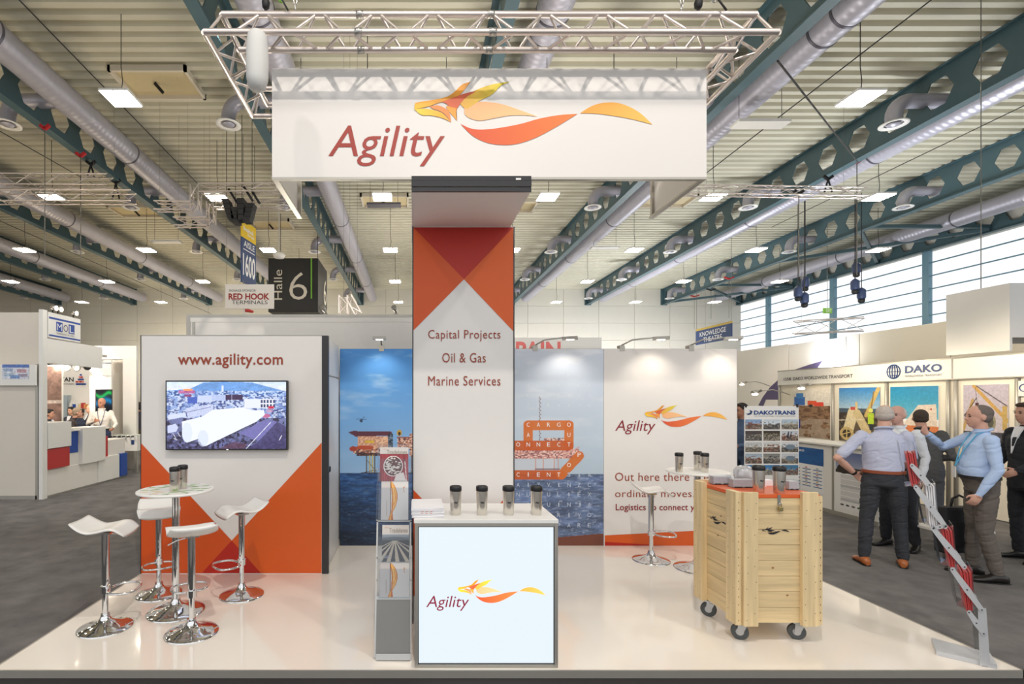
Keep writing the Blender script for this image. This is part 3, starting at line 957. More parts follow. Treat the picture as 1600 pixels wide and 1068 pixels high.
# grey bag for the loose chain, hanging at the left front corner
q0, q1 = px(402, 52, 4.12), px(402, 142, 4.12)
t = thing('chain_bag', 'pale grey soft tall bag hanging at the left corner of the truss frame', 'bag', q1)
rr = 0.085
MB().lathe([(rr * 0.25, 0), (rr * 0.75, 0.02), (rr, 0.09), (rr * 1.06, 0.22), (rr, 0.36), (rr * 0.9, 0.44), (rr * 0.72, (q0 - q1).z)], q1, 20).build('sack', M('bag_fabric', (206, 206, 204), 0.8, var=0.06, scale=3), t)

# ---- tower ---------------------------------------------------------
YT = 4.05
x0, x1 = pxx(645, YT), pxx(803, YT)
zt, zf = pzz(354, YT), pzz(298, 3.36)
tw = thing('tower', 'tall white and orange tower in the middle of the stand, topped by a forward box', 'tower', ((x0 + x1) / 2, YT + 0.2, ZP))
B('column_body', m_panel, tw, (x0 + 0.004, x1 - 0.004, YT, YT + 0.42, ZP, zt))
B('edge_profile', m_char, tw, (x0 - 0.004, x0 + 0.004, YT - 0.004, YT + 0.42, ZP, zt))
B('edge_profile', m_char, tw, (x1 - 0.004, x1 + 0.004, YT - 0.004, YT + 0.42, ZP, zt))
def tri(name, pts, mat, parent, Y, eps):
    return flat(name, [px(a, b, Y - eps) for a, b in pts], mat, parent)
tri('print_red', [(646, 355), (725, 436), (802, 355)], m_red, tw, YT, 0.002)
tri('print_orange', [(646, 355), (725, 436), (646, 516)], m_orange, tw, YT, 0.002)
tri('print_orange', [(802, 355), (725, 436), (802, 517)], m_orange2, tw, YT, 0.002)
tri('print_orange', [(646, 765), (646, 930), (725, 846)], m_orange, tw, YT, 0.002)
tri('print_orange', [(802, 764), (802, 930), (725, 846)], m_orange2, tw, YT, 0.002)
tri('print_red', [(725, 846), (646, 930), (802, 930)], m_red, tw, YT, 0.002)
ptext('Capital Projects', 669, 782, 515, 533, YT, m_brown, tw, bold=0.0, spacing=1.08)
ptext('Oil & Gas', 691, 759, 551, 566, YT, m_brown, tw, bold=0.0, spacing=1.08)
ptext('Marine Services', 669, 782, 587, 602, YT, m_brown, tw, bold=0.0, spacing=1.08)
# forward box on top
fx0, fx1 = pxx(643, 3.36), pxx(830, 3.36)
B('box_soffit', M('soffit_white', (246, 242, 240), 0.75, var=0.01), tw, (fx0 + 0.004, fx1 - 0.004, 3.37, YT + 0.42, zt, zt + 0.01))
B('box_side', m_panel, tw, (fx0, fx0 + 0.01, 3.37, YT + 0.42, zt + 0.01, zt + 0.095)); B('box_side', m_panel, tw, (fx1 - 0.01, fx1, 3.37, YT + 0.42, zt + 0.01, zt + 0.095))
B('front_profile', m_char, tw, (fx0, fx1, 3.355, 3.37, zt - 0.002, zt + 0.026))
B('front_profile', m_char, tw, (fx0, fx1, 3.35, 3.37, zt + 0.030, zt + 0.066))
B('front_profile', m_char, tw, (fx0, fx1, 3.355, 3.37, zt + 0.070, zt + 0.100))
B('profile_label', m_white, tw, (pxx(806, 3.35), pxx(814, 3.35), 3.349, 3.351, pzz(281, 3.35), pzz(278, 3.35)))

# ---- back wall: sea print and white print --------------------------
YW2 = 6.19
zb, zt2 = ZP, 2.43
art = Art(531, 943, 543, 852, 480, 360)
X, Y_ = art.X, art.Y
L, R_ = np.array((96, 160, 222.)), 0
left = X < 720
t = np.clip((Y_ - 543) / 195, 0, 1)[..., None]
skyL = np.array((72, 146, 222.)) * (1 - t) + np.array((150, 188, 226.)) * t
skyR = np.array((206, 214, 228.)) * (1 - t) + np.array((178, 196, 212.)) * t
b = np.clip((X - 640) / 140, 0, 1)[..., None]
sky = skyL * (1 - b) + skyR * b
cl = np.clip(fbm(X / 60, Y_ / 14, 5) - 0.55, 0, 1)[..., None] * 2.2 * (1 - t)
art.c = (sky * (1 - cl) + 245 * cl) / 255.0
hor = 738 + (X > 700) * 2
sea = Y_ > hor
w1 = fbm(X / 10, (Y_ - hor) / 2.3, 11, 4); w2 = fbm(X / 34, (Y_ - hor) / 7, 12, 3)
dk = np.clip((Y_ - hor) / 115, 0, 1)
seaL = np.stack([20 + 52 * w1, 46 + 78 * w1, 92 + 92 * w1], -1) * (1 - 0.62 * dk ** 1.3)[..., None]
seaR = np.stack([60 + 70 * w1, 76 + 74 * w1, 112 + 72 * w1], -1)
sc = seaL * (1 - b) + seaR * b
sc = sc * (0.62 + 0.75 * w2[..., None] * 1.0)
art.c[sea] = (sc / 255.0)[sea]
hi = np.clip(fbm(X / 6, (Y_ - hor) / 1.6, 31, 3) - 0.62, 0, 1) * 4 * sea * (0.25 + 0.6 * b[..., 0])
art.mix(np.clip(hi, 0, 0.5), (205, 212, 226))
# rig on the left: hull of decks on legs
def speck(x0, x1, y0, y1, seed, cols, cell=2.2):
    m = (X >= x0) & (X <= x1) & (Y_ >= y0) & (Y_ <= y1)
    rs = np.random.RandomState(seed)
    g = rs.randint(0, len(cols), (64, 64))
    k = g[(X / cell).astype(int) % 64, (Y_ / (cell * 0.8)).astype(int) % 64]
    cc = np.array(cols)[k] / 255.0
    art.c[m] = cc[m]
pink = [(206, 150, 132), (226, 176, 150), (120, 74, 72), (180, 120, 108), (236, 206, 186), (84, 58, 66), (196, 132, 100)]
art.poly([(544, 674), (552, 672), (612, 673), (612, 679), (556, 681)], (96, 50, 66))
speck(559, 606, 680, 698, 1, [(216, 160, 132), (228, 182, 150), (196, 138, 116), (236, 196, 160)])
speck(552, 612, 698, 708, 2, pink); speck(557, 600, 706, 711, 3, [(60, 44, 52), (110, 70, 70)])
art.rect(570, 585, 687, 691, (226, 186, 50)); art.circ(552, 700, 6, 4, (170, 66, 50)); art.circ(570, 698, 14, 3.5, (188, 84, 56))
speck(606, 614, 676, 698, 4, [(70, 84, 104), (120, 140, 160), (40, 50, 66)])
speck(621, 645, 682, 700, 6, pink); speck(640, 720, 676, 712, 7, pink); art.rect(620, 646, 681, 683, (150, 90, 80)); art.circ(624, 675, 4, 5, (200, 160, 60)); art.circ(624, 676, 2, 3, (60, 44, 40))
for lx, c in ((573, (90, 84, 74)), (578, (206, 176, 70)), (582, (212, 186, 76)), (586, (96, 84, 70)), (636, (150, 110, 100)), (643, (110, 84, 80))):
    art.seg(lx, 710, lx, 738, 1.8, c)
art.seg(570, 737, 592, 732, 1.0, (80, 70, 66)); art.seg(572, 716, 588, 736, 1, (120, 110, 90)); art.seg(565, 738, 645, 738, 1.5, (60, 60, 74))
art.circ(564.5, 656, 2.6, 2.4, (44, 60, 88)); art.seg(557, 653, 572, 654, 0.9, (60, 84, 120)); art.seg(564, 656, 569, 650, 0.9, (60, 84, 120))
# rig on the right
for k in range(24):
    art.rect(842 + (k % 2) * 2, 843.4 + (k % 2) * 2, 618 + k * 3, 620 + k * 3, (120, 100, 104), 0.8)
art.seg(843.3, 618, 843.3, 690, 1, (150, 130, 132), 0.7)
speck(800, 905, 700, 716, 8, [(222, 170, 160), (186, 124, 118), (236, 206, 196), (140, 96, 100), (204, 150, 140)])
speck(850, 884, 683, 689, 9, [(200, 160, 150), (120, 100, 110), (226, 200, 190)])
art.rect(800, 868, 716, 734, (214, 212, 218), 0.5)
for lx in (837, 849, 866, 872): art.seg(lx, 714, lx, 738, 1.8, (206, 160, 150))
art.seg(836, 732, 874, 732, 1.2, (120, 90, 92)); art.seg(880, 712, 905, 697, 1.5, (206, 160, 150))
oc = (208, 108, 44)
for a in ((825, 663, 889, 663), (889, 663, 889, 695), (825, 663, 825, 695)): art.seg(*a, 15, oc, 0.93)
art.seg(790, 695, 889, 695, 15, (196, 88, 36), 0.93)
art.seg(790, 741, 877, 741, 14.5, (196, 88, 36), 0.93); art.seg(877, 741, 905, 711, 14.5, oc, 0.93)
art.poly([(872, 839), (943, 833), (943, 853), (800, 853), (800, 846)], (112, 62, 46)); art.poly([(560, 853), (645, 845), (645, 853)], (40, 30, 34))
bw = thing('back_wall', 'long back wall of the stand with a sea and oil rig print and a white print', 'wall', (1.5, YW2 + 0.05, ZP))
xa, xm, xe = pxx(531, YW2), pxx(943, YW2), pxx(1152, YW2)
B('wall_frame', m_alu_matt, bw, (xa, xe, YW2, YW2 + 0.07, zb, zt2))
art.build('sea_print', (xa, YW2 - 0.003, zb + 0.003), (xm - xa, 0, 0), (0, 0, zt2 - zb - 0.006), PRINT, bw)
B('white_print', m_panel, bw, (xm + 0.003, xe - 0.01, YW2 - 0.006, YW2, zb, zt2 - 0.003))
tri('print_orange', [(945, 836), (1082, 829), (1151, 833), (1151, 852), (945, 852)], m_orange2, bw, YW2, 0.009)
tri('print_red', [(945, 846), (1040, 852), (945, 852)], m_red, bw, YW2, 0.011)
s4 = 0.1157 * YW2 / F
logo(bw, px(1007.4 - 350 * 0.1157, 632.4 - 383 * 0.1157, YW2 - 0.008), (s4, 0, 0), (0, 0, -s4), (0, -0.001, 0), word=m_maroon)
ptext('Out here there are no', 961, 1132, 738, 751, YW2, m_brown, bw, eps=0.009, spacing=1.05)
ptext('ordinary moves.', 961, 1085, 765, 780, YW2, m_brown, bw, eps=0.009, spacing=1.05)
ptext('Logistics to connect your world', 962, 1142, 787, 800, YW2, m_maroon, bw, eps=0.009, bold=0.015, spacing=1.03)
# letter grid over the sea print
gx = [809.5 + 15.9 * k for k in range(8)]
def letters(s, cols, yc, mat, h=6.5):
    for ch, k in zip(s, cols):
        if ch == ' ': continue
        w = {'I': 1.5, 'M': 6, 'N': 5.5, 'O': 6, 'G': 5.8}.get(ch, 4.8)
        x = gx[0] + 15.9 * k
        ptext(ch, x - w / 2, x + w / 2, yc - h / 2, yc + h / 2, YW2, mat, bw, 'letter')
m_faint = M('pale_blue_lettering', (186, 198, 214), 0.5, var=0)
letters('CARGO', (1, 2, 3, 4, 5), 663, m_txtw); letters('AU', (1, 5), 679, m_txtw); letters('ONNECT', range(0, 6), 694, m_txtw)
letters('CIENT', range(0, 5), 741, m_txtw); letters('P', (6,), 710, m_txtw); letters('O', (5,), 726, m_txtw)
for s, cc, yy in (('SIA', (5, 6, 7), 741), ('AIZVINZC', range(8), 757), ('NUBULIEX', range(8), 772), (' IOUINJA', range(8), 788), ('KRIVO', range(3, 8), 804), ('PARE', (4, 5, 6, 7), 820)):
    letters(s, list(cc), yy, m_faint)
m_faint2 = M('faint_sky_lettering', (210, 219, 230), 0.5, var=0)
for r, s in enumerate(('JUTRFS', 'VLOATLR', 'ENAFIKS', 'TIRAXYK')):
    letters(s, range(1, 1 + len(s)), 586 + 15.6 * r, m_faint2, 5)

# arm lamps on top of the back wall
A0 = None
def arm_lamp(x, Y, z, side, label, e=None):
    t = thing('arm_lamp', label, 'lamp', (x, Y, z), 'arm lamps on the back wall')
    MB().box(x - 0.03, x + 0.03, Y - 0.01, Y + 0.08, z - 0.04, z + 0.03).build('clamp', m_alu_matt, t)
    MB().tube([(x, Y + 0.03, z + 0.03), (x + side * 0.1, Y - 0.05, z + 0.09), (x + side * 0.3, Y - 0.22, z + 0.1)], 0.009, 8).build('arm', m_alu, t)
    mb = MB().obox((x + side * 0.34, Y - 0.27, z + 0.085), (0.075, -0.045 * side, 0), (0.02 * side, 0.05, 0), (0, 0, 0.016)); mb.build('lamp_head', m_alu_matt, t)
    B('lamp_glass', m_bulb, t, (x + side * 0.34 - 0.04, x + side * 0.34 + 0.04, Y - 0.29, Y - 0.25, z + 0.062, z + 0.068))
    spot('arm_lamp_light', (x + side * 0.34, Y - 0.33, z + 0.05), (x + side * 0.34, Y + 0.02, z - 0.9), e or 9, 110, 0.03, (1, 0.9, 0.76), 0.8)
arm_lamp(pxx(596, YW2), YW2, 2.44, -0.02, 'short lamp on top of the wall above the vivid blue sky print', 9)
arm_lamp(pxx(836, YW2), YW2, 2.44, 1, 'long arm lamp on the back wall next to the tower')
arm_lamp(pxx(972, YW2), YW2, 2.44, 1, 'long arm lamp on the back wall at the joint of the two prints')
arm_lamp(pxx(1080, YW2), YW2, 2.44, 1, 'long arm lamp near the right end of the back wall')

# ---- closet with the screen -----------------------------------------
YC = 5.2
cx0, cx1 = pxx(220, YC), pxx(503, YC)
zc = pzz(524, YC)
cb = thing('screen_wall', 'white and orange closet block with a web address, left of the tower', 'cabinet', ((cx0 + cx1) / 2, 5.6, ZP))
B('closet_body', m_panel, cb, (cx0 + 0.004, cx1, YC, YW2 + 0.05, ZP, zc))
B('edge_profile', m_char, cb, (cx0 - 0.002, cx0 + 0.005, YC - 0.005, YC + 0.03, ZP, zc + 0.004))
B('top_trim', m_alu_matt, cb, (cx0 + 0.005, cx1, YC - 0.004, YC + 0.02, zc, zc + 0.006))
B('corner_post', m_char, cb, (cx1, pxx(513, YC), YC - 0.004, YC + 0.05, ZP, zc))
xs = cx1 + 0.03
B('side_door', m_white, cb, (cx1, xs, YC + 0.06, YW2 - 0.02, ZP + 0.01, pzz(588, YC + 0.2)))
B('side_panel', m_white, cb, (cx1, xs, YC + 0.06, YW2 - 0.02, pzz(585, YC + 0.2), zc - 0.005))
MB().bbox(xs, xs + 0.03, YC + 0.09, YC + 0.2, pzz(738, 5.3), pzz(730, 5.3), 0.004).build('door_handle', m_blackm, cb)
tri('print_orange', [(220.5, 692), (362, 844), (315, 895), (220.5, 895)], m_orange, cb, YC, 0.003)
tri('print_orange', [(502.5, 691), (362, 844), (408, 895), (502.5, 895)], m_orange2, cb, YC, 0.003)
# the two orange fields meet the red triangle
tri('print_red', [(362, 844), (315, 895), (408, 895)], m_red, cb, YC, 0.003)
ptext('www.agility.com', 278, 442, 552, 575, YC, m_brown, cb, bold=0.016, spacing=1.06)
m_screen = vcolmat('screen_picture', 0.2, 0.95)
tx_0, tx_1, tz_0, tz_1 = pxx(258, 5.13), pxx(449, 5.13), pzz(703, 5.13), pzz(594, 5.13)
tv = thing('television', 'black flat television showing a harbour yard with white cylinders, on the closet front', 'television', ((tx_0 + tx_1) / 2, 5.15, tz_0))
MB().bbox(tx_0, tx_1, 5.135, 5.19, tz_0, tz_1, 0.006).build('housing', m_black, tv)
B('wall_mount', m_blackm, tv, (tx_0 + 0.4, tx_1 - 0.4, 5.19, 5.2, tz_0 + 0.2, tz_1 - 0.2))
a = Art(75, 1505, 85, 885, 300, 170)
a.vgrad(85, 200, (214, 232, 250), (236, 238, 246)); a.vgrad(200, 890, (150, 170, 220), (70, 66, 100))
a.poly([(75, 190), (350, 170), (520, 92), (760, 84), (1100, 92), (1350, 160), (1505, 200), (1505, 260), (75, 260)], (110, 160, 226)); a.noise(60, 30, 0.12, 3, (a.Y < 260))
city = (a.Y > 190) & (a.Y < 520)
n1 = fbm(a.X / 22, a.Y / 13, 40, 2); n2 = fbm(a.X / 60, a.Y / 40, 43, 2)
a.mix(city & (n1 > 0.5), (214, 226, 250), 0.85); a.mix(city & (n1 < 0.42), (52, 66, 130), 0.75); a.mix(city & (n2 > 0.6), (120, 150, 214), 0.6)
gr = a.Y > 520
a.mix(gr & (fbm(a.X / 40, a.Y / 24, 50, 3) > 0.52), (120, 124, 180), 0.7); a.mix(gr & (fbm(a.X / 30, a.Y / 30, 52, 3) < 0.42), (36, 26, 52), 0.8)
a.rect(215, 410, 185, 225, (214, 80, 140), 0.7); a.circ(330, 180, 60, 14, (246, 160, 100)); a.rect(290, 375, 235, 262, (140, 30, 90), 0.8)
a.rect(325, 440, 265, 345, (70, 96, 190)); a.rect(445, 620, 248, 330, (204, 214, 246)); a.rect(620, 780, 240, 310, (186, 200, 240)); a.rect(782, 985, 240, 300, (60, 34, 76)); a.rect(850, 856, 240, 300, (200, 200, 230))
a.rect(735, 755, 130, 205, (236, 240, 250), 0.9); a.rect(1005, 1195, 290, 400, (232, 236, 252)); a.rect(1195, 1365, 290, 400, (238, 240, 250))
for k in range(5):
    for r in (320, 372): a.rect(1200 + 37 * k, 1224 + 37 * k, r - 18, r + 18, (56, 62, 110))
a.rect(1290, 1360, 375, 405, (210, 30, 70)); a.circ(1265, 490, 50, 26, (226, 90, 130), 0.7); a.circ(1310, 430, 40, 24, (220, 150, 180), 0.6)
a.poly([(300, 400), (620, 350), (640, 400), (560, 470), (330, 520)], (200, 208, 240)); a.seg(310, 450, 600, 385, 6, (90, 96, 160))
a.poly([(90, 480), (300, 450), (310, 500), (90, 540)], (214, 222, 246)); a.poly([(85, 610), (180, 585), (215, 630), (190, 680), (85, 700)], (206, 214, 246))
a.poly([(940, 700), (1240, 540), (1400, 560), (1180, 790)], (120, 116, 180)); a.poly([(1180, 790), (1400, 560), (1505, 620), (1505, 880), (1040, 885)], (70, 62, 110), 0.8)
wc = (240, 244, 255)
a.poly([(256, 560), (500, 500), (620, 420), (980, 390), (1120, 430), (1240, 420), (1250, 480), (1150, 560), (800, 730), (540, 855), (500, 840), (452, 770), (330, 810), (290, 760), (262, 650)], wc)
a.circ(320, 690, 62, 120, (226, 234, 255)); a.circ(510, 760, 66, 98, (216, 226, 250), 0.7); a.seg(330, 812, 452, 770, 6, (30, 34, 80)); a.seg(540, 858, 1150, 566, 8, (36, 30, 70))
a.seg(1030, 880, 1320, 570, 8, (232, 236, 250)); a.seg(1425, 780, 1452, 728, 8, (236, 236, 250)); a.poly([(700, 885), (880, 800), (1040, 830), (1000, 885)], (100, 66, 90), 0.8)
for (x, y, x2, y2) in ((150, 700, 185, 760), (205, 690, 240, 740), (160, 760, 200, 780)): a.seg(x, y, x2, y2, 7, (220, 220, 236))
a.noise(14, 12, 0.10, 60, (a.c.mean(-1) < 0.85))
iz = 0.014
a.build('screen', (tx_0 + iz, 5.133, tz_0 + iz), (tx_1 - tx_0 - 2 * iz, 0, 0), (0, 0, tz_1 - tz_0 - 2 * iz), m_screen, tv)
B('status_light', m_bulb, tv, (pxx(354, 5.13), pxx(356, 5.13), 5.132, 5.134, tz_0 + 0.003, tz_0 + 0.007))

# tall white partition of the neighbour behind
YP = 6.75
pw0, pw1, pz1 = pxx(291, YP), 0.6, pzz(491, YP)
pt = thing('partition', 'tall white partition with an aluminium frame behind the closet and blue print', 'partition', ((pw0 + pw1) / 2, YP, 0))
B('partition_panel', m_booth, pt, (pw0 + 0.05, pw1, YP + 0.01, YP + 0.06, 0.0, pz1 - 0.1))
B('top_rail', m_alu_matt, pt, (pw0, pw1, YP, YP + 0.08, pz1 - 0.035, pz1)); B('top_rail', m_booth, pt, (pw0, pw1, YP + 0.005, YP + 0.07, pz1 - 0.10, pz1 - 0.035))
B('upright', m_alu_matt, pt, (pw0, pw0 + 0.05, YP, YP + 0.08, 0, pz1 - 0.035)); B('upright', m_alu_matt, pt, (pw0 + 0.08, pw0 + 0.11, YP - 0.004, YP + 0.01, 0, pz1 - 0.10))
for x, w in ((619, 'right'), (508, 'middle')):
    q = px(x, 489, YP)
    t = thing('spotlight', 'small spotlight on the top rail of the tall partition, %s one' % w, 'lamp', (q.x, YP + 0.04, pz1))
    MB().lathe([(0.04, 0), (0.04, 0.01), (0.012, 0.012), (0.012, 0.05)], (q.x, YP + 0.04, pz1), 12).build('foot', m_alu, t)
    MB().tube([(q.x, YP + 0.04, pz1 + 0.04), (q.x - 0.03, YP - 0.05, pz1 + 0.09)], [0.02, 0.035], 12).build('lamp_head', m_alu, t)
# sign board with red letters above the back wall
YS = 9.0
sp = thing('sign_board', 'white sign board with large red letters above the back wall right of the tower', 'sign', (pxx(860, YS), YS, 0))
B('board', m_white, sp, (pxx(770, YS), pxx(940, YS), YS, YS + 0.05, 0.0, pzz(527, YS)))
ptext('SPAIN', 790, 876, 533, 562, YS, M('coral_lettering', (236, 120, 116), 0.5, var=0), sp, bold=0.03)
# ================================================================ FURNITURE AND SMALL THINGS ON THE STAND
# ---- bar tables
def pedestal(t, rbase, rpole, ztop, seg=40):
    k = rbase
    MB().lathe([(k, 0.0), (k, 0.006), (k * 0.97, 0.012), (k * 0.75, 0.022), (k * 0.45, 0.04), (k * 0.25, 0.062), (k * 0.175, 0.085), (rpole + 0.006, 0.10), (rpole + 0.004, 0.11)], (0, 0, 0), seg).build('base', m_chrome, t, fix=False)
def bar_table(x, Y, label, prints):
    t = thing('bar_table', label, 'table', (0, 0, 0), 'round bar tables')
    pedestal(t, 0.228, 0.03, 1.0)
    MB().tube([(0, 0, 0.08), (0, 0, 1.0)], 0.03, 24).build('column', m_chrome, t, fix=False)
    MB().lathe([(0.07, 0.985), (0.09, 1.002)], (0, 0, 0), 20).build('top_plate', m_chrome, t, fix=False)
    MB().lathe([(0.290, 1.002), (0.298, 1.006), (0.30, 1.012), (0.298, 1.02), (0.292, 1.023)], (0, 0, 0), 56).build('table_top', m_tabletop, t, fix=False)
    if prints:
        rs = random.Random(4)
        for k in range(12):
            a = k * math.pi / 6 + 0.2
            for q in range(2):
                r = 0.16 + 0.075 * q; da = rs.uniform(-.12, .12)
                c = Vector((r * math.cos(a + da), r * math.sin(a + da), 1.0245)); L = 0.042 if q == 0 else 0.034
                d = Vector((math.cos(0.35 + rs.uniform(-.3, .3)), math.sin(0.35 + rs.uniform(-.3, .3)), 0)) * L; n = Vector((-d.y, d.x, 0)).normalized() * 0.010
                mt = m_green if (k % 12) not in (7, 8, 3) else M('pale_amber_print', (238, 206, 130), 0.5)
                flat('print_mark', [c - d, c - d * .5 + n, c + d * .5 + n, c + d, c + d * .5 - n, c - d * .5 - n], mt, t)
            c = Vector((0.272 * math.cos(a), 0.272 * math.sin(a), 1.0245))
            flat('print_dot', [c + Vector((0.006 * math.cos(b), 0.006 * math.sin(b), 0)) for b in np.linspace(0, 6.28, 9)[:-1]], m_navy, t)
    t.location = (x, Y, ZP); WLOC[t.name] = Vector(t.location)
    return t
T1 = (-1.98, 4.28); T2 = (2.98, 5.36)
bar_table(*T1, 'round white bar table with green print marks on a chrome pedestal, left among four stools', True)
bar_table(*T2, 'plain round white bar table behind the wooden crate', False)

# ---- stools (built once, then copied)
def make_stool():
    t = thing('bar_stool', '', 'stool', (0, 0, 0), 'white bar stools')
    pedestal(t, 0.195, 0.026, 0.7)
    MB().tube([(0, 0, 0.08), (0, 0, 0.42)], 0.021, 20).build('lower_tube', m_chrome, t, fix=False)
    MB().tube([(0, 0, 0.34), (0, 0, 0.735)], 0.028, 20).build('upper_tube', m_chrome, t, fix=False)
    # D-shaped footrest towards +x
    pts = [(0.03, -0.02, 0.30), (0.05, -0.09, 0.30), (0.10, -0.125, 0.30), (0.17, -0.13, 0.30), (0.225, -0.10, 0.30), (0.245, 0, 0.30), (0.225, 0.10, 0.30), (0.17, 0.13, 0.30), (0.10, 0.125, 0.30), (0.05, 0.09, 0.30), (0.03, 0.02, 0.30)]
    MB().tube([tuple(p) for p in outline(pts, [0, 10], 4)][:40], 0.009, 10).build('footrest', m_chrome, t, fix=False)
    MB().tube([(0, 0, 0.275), (0, 0, 0.325)], 0.036, 20).build('footrest_collar', m_chrome, t, fix=False)
    MB().tube([(0.01, 0.02, 0.725), (0.05, 0.10, 0.70), (0.07, 0.16, 0.668)], 0.005, 8).build('lever', m_chrome, t, fix=False)
    B('seat_plate', m_chrome, t, (-0.05, 0.05, -0.05, 0.05, 0.732, 0.746))
    # wave seat: back lip at -x, front rolls down at +x
    us = np.linspace(-0.19, 0.19, 27)
    def prof(u):
        z = 0.024 * math.exp(-((u - 0.09) / 0.08) ** 2) - 0.032 * max(0, (u - 0.12) / 0.07) ** 1.6
        z += 0.072 * max(0, (-u - 0.06) / 0.13) ** 1.5
        return z
    vs, fs = [], []
    vv = np.linspace(-1, 1, 15)
    for side in (1, -1):
        for u in us:
            w = 0.175 * (1 - 0.10 * max(0, (abs(u) - 0.11) / 0.08) ** 2)
            for v in vv:
                th = 0.013 * (1 - abs(v) ** 6 * 0.7)
                z = 0.757 + prof(u) + 0.014 * abs(v) ** 2.4 + side * th
                vs.append((u, v * w, z))
    n, m = len(us), len(vv); K = n * m
    for i in range(n - 1):
        for j in range(m - 1):
            a = i * m + j
            fs.append((a, a + m, a + m + 1, a + 1)); fs.append((K + a, K + a + 1, K + a + m + 1, K + a + m))
    for i in range(n - 1):
        for j in (0, m - 1):
            a = i * m + j; fs.append((a, a + m, K + a + m, K + a) if j else (a, K + a, K + a + m, a + m))
    for j in range(m - 1):
        for i in (0, n - 1):
            a = i * m + j; fs.append((a, a + 1, K + a + 1, K + a))
    MB().add(vs, fs, True).build('seat', m_gloss, t)
    return t
stool0 = make_stool()
for k, (x, Y, T, adj, dz, lab) in enumerate([
        (-2.39, 3.98, T1, 0.50, 0.0, 'white wave-seat bar stool on chrome pedestal, leftmost on the stand'),
        (-2.31, 4.66, T1, 0.25, 0.0, 'white wave-seat bar stool behind the printed table on its left'),
        (-1.68, 3.89, T1, 0.15, 0.0, 'white wave-seat bar stool in front of the printed table'),
        (-1.55, 4.64, T1, 0.0, 0.0, 'white wave-seat bar stool before the orange prints, right of the printed table'),
        (2.62, 5.63, T2, 0.35, 0.0, 'white wave-seat bar stool alone before the white back wall print')]):
    o = stool0 if k == 0 else dup(stool0)
    o.location = (x, Y, ZP); WLOC[o.name] = Vector(o.location)
    o.rotation_euler = (0, 0, math.atan2(T[1] - Y, T[0] - x) - adj)
    if k == 4: o.rotation_euler = (0, 0, -0.25)
    o['label'] = lab

# ---- tumblers
def make_tumbler():
    t = thing('tumbler', '', 'tumbler', (0, 0, 0), 'steel travel tumblers')
    MB().lathe([(0.0325, 0), (0.034, 0.003), (0.037, 0.06), (0.0395, 0.155), (0.0395, 0.165)], (0, 0, 0), 28).build('body', m_steel, t, fix=False)
    MB().lathe([(0.040, 0.163), (0.0415, 0.168), (0.0415, 0.188), (0.039, 0.196), (0.033, 0.198), (0.031, 0.192)], (0, 0, 0), 28).build('lid', m_black, t, fix=False)
    for a in (0.0,):
        pts = [(-0.016, 0.086), (-0.008, 0.096), (0.0, 0.09), (0.016, 0.096), (0.005, 0.082)]
        q = [Vector((u, -math.sqrt(0.0384 ** 2 - u * u) - 0.0006, z)) for u, z in pts]
        flat('logo_print', q, m_txtk, t)
    return t
tum0 = make_tumbler()
zc_top = 1.03; zl = 1.132
spots_t = [(pxx(273, 4.18), 4.18, ZP + 1.023, 'steel tumbler with black lid on the printed bar table, left one'),
           (pxx(285.5, 4.30), 4.30, ZP + 1.023, 'steel tumbler with black lid on the printed bar table, right one')]
for x, w in ((712, 'leftmost'), (753, 'second from the left'), (794.5, 'third from the left'), (838, 'rightmost')):
    spots_t.append((pxx(x, 3.53), 3.53, zc_top, 'steel tumbler with black lid on the lit counter, %s of four' % w))
spots_t += [(pxx(1061, 5.27), 5.27, ZP + 1.023, 'steel tumbler on the table behind the crate, leftmost'), (pxx(1090, 5.42), 5.42, ZP + 1.023, 'steel tumbler on the table behind the crate, middle one'),
            (pxx(1101, 5.25), 5.25, ZP + 1.023, 'steel tumbler on the table behind the crate, rightmost'),
            (2.58, 3.82, zl, 'steel tumbler with a black lid on the orange crate lid, left one'), (2.705, 3.78, zl, 'steel tumbler with a black lid on the crate lid above the padlock')]
for k, (x, Y, z, lab) in enumerate(spots_t):
    o = tum0 if k == 0 else dup(tum0)
    o.location = (x, Y, z); WLOC[o.name] = Vector(o.location); o['label'] = lab
    if k >= 9: o.scale = (1.05, 1.05, 1.0)

# ---- lit counter
Yc0, Yc1 = 3.38, 3.90
kx0, kx1 = pxx(648, Yc0), pxx(872, Yc0)
ct = thing('counter', 'square counter with a glowing white front, red lettering and flame logo', 'counter', ((kx0 + kx1) / 2, (Yc0 + Yc1) / 2, ZP))
zk = 1.005
B('carcass', m_panel, ct, (kx0 + 0.01, kx1 - 0.01, Yc0 + 0.03, Yc1, ZP, zk))
MB().bbox(kx0 - 0.005, kx1 + 0.003, Yc0 - 0.002, Yc1 + 0.01, zk, zc_top, 0.003).build('counter_top', m_white, ct)
fr = 0.022
for nm, q in (('frame_profile', (kx0, kx0 + fr, ZP, zk)), ('frame_profile', (kx1 - fr, kx1, ZP, zk)), ('frame_profile', (kx0 + fr, kx1 - fr, zk - fr, zk)), ('frame_profile', (kx0 + fr, kx1 - fr, ZP, ZP + fr))):
    MB().bbox(q[0], q[1], Yc0, Yc0 + 0.03, q[2], q[3], 0.002).build(nm, m_alu_matt, ct)
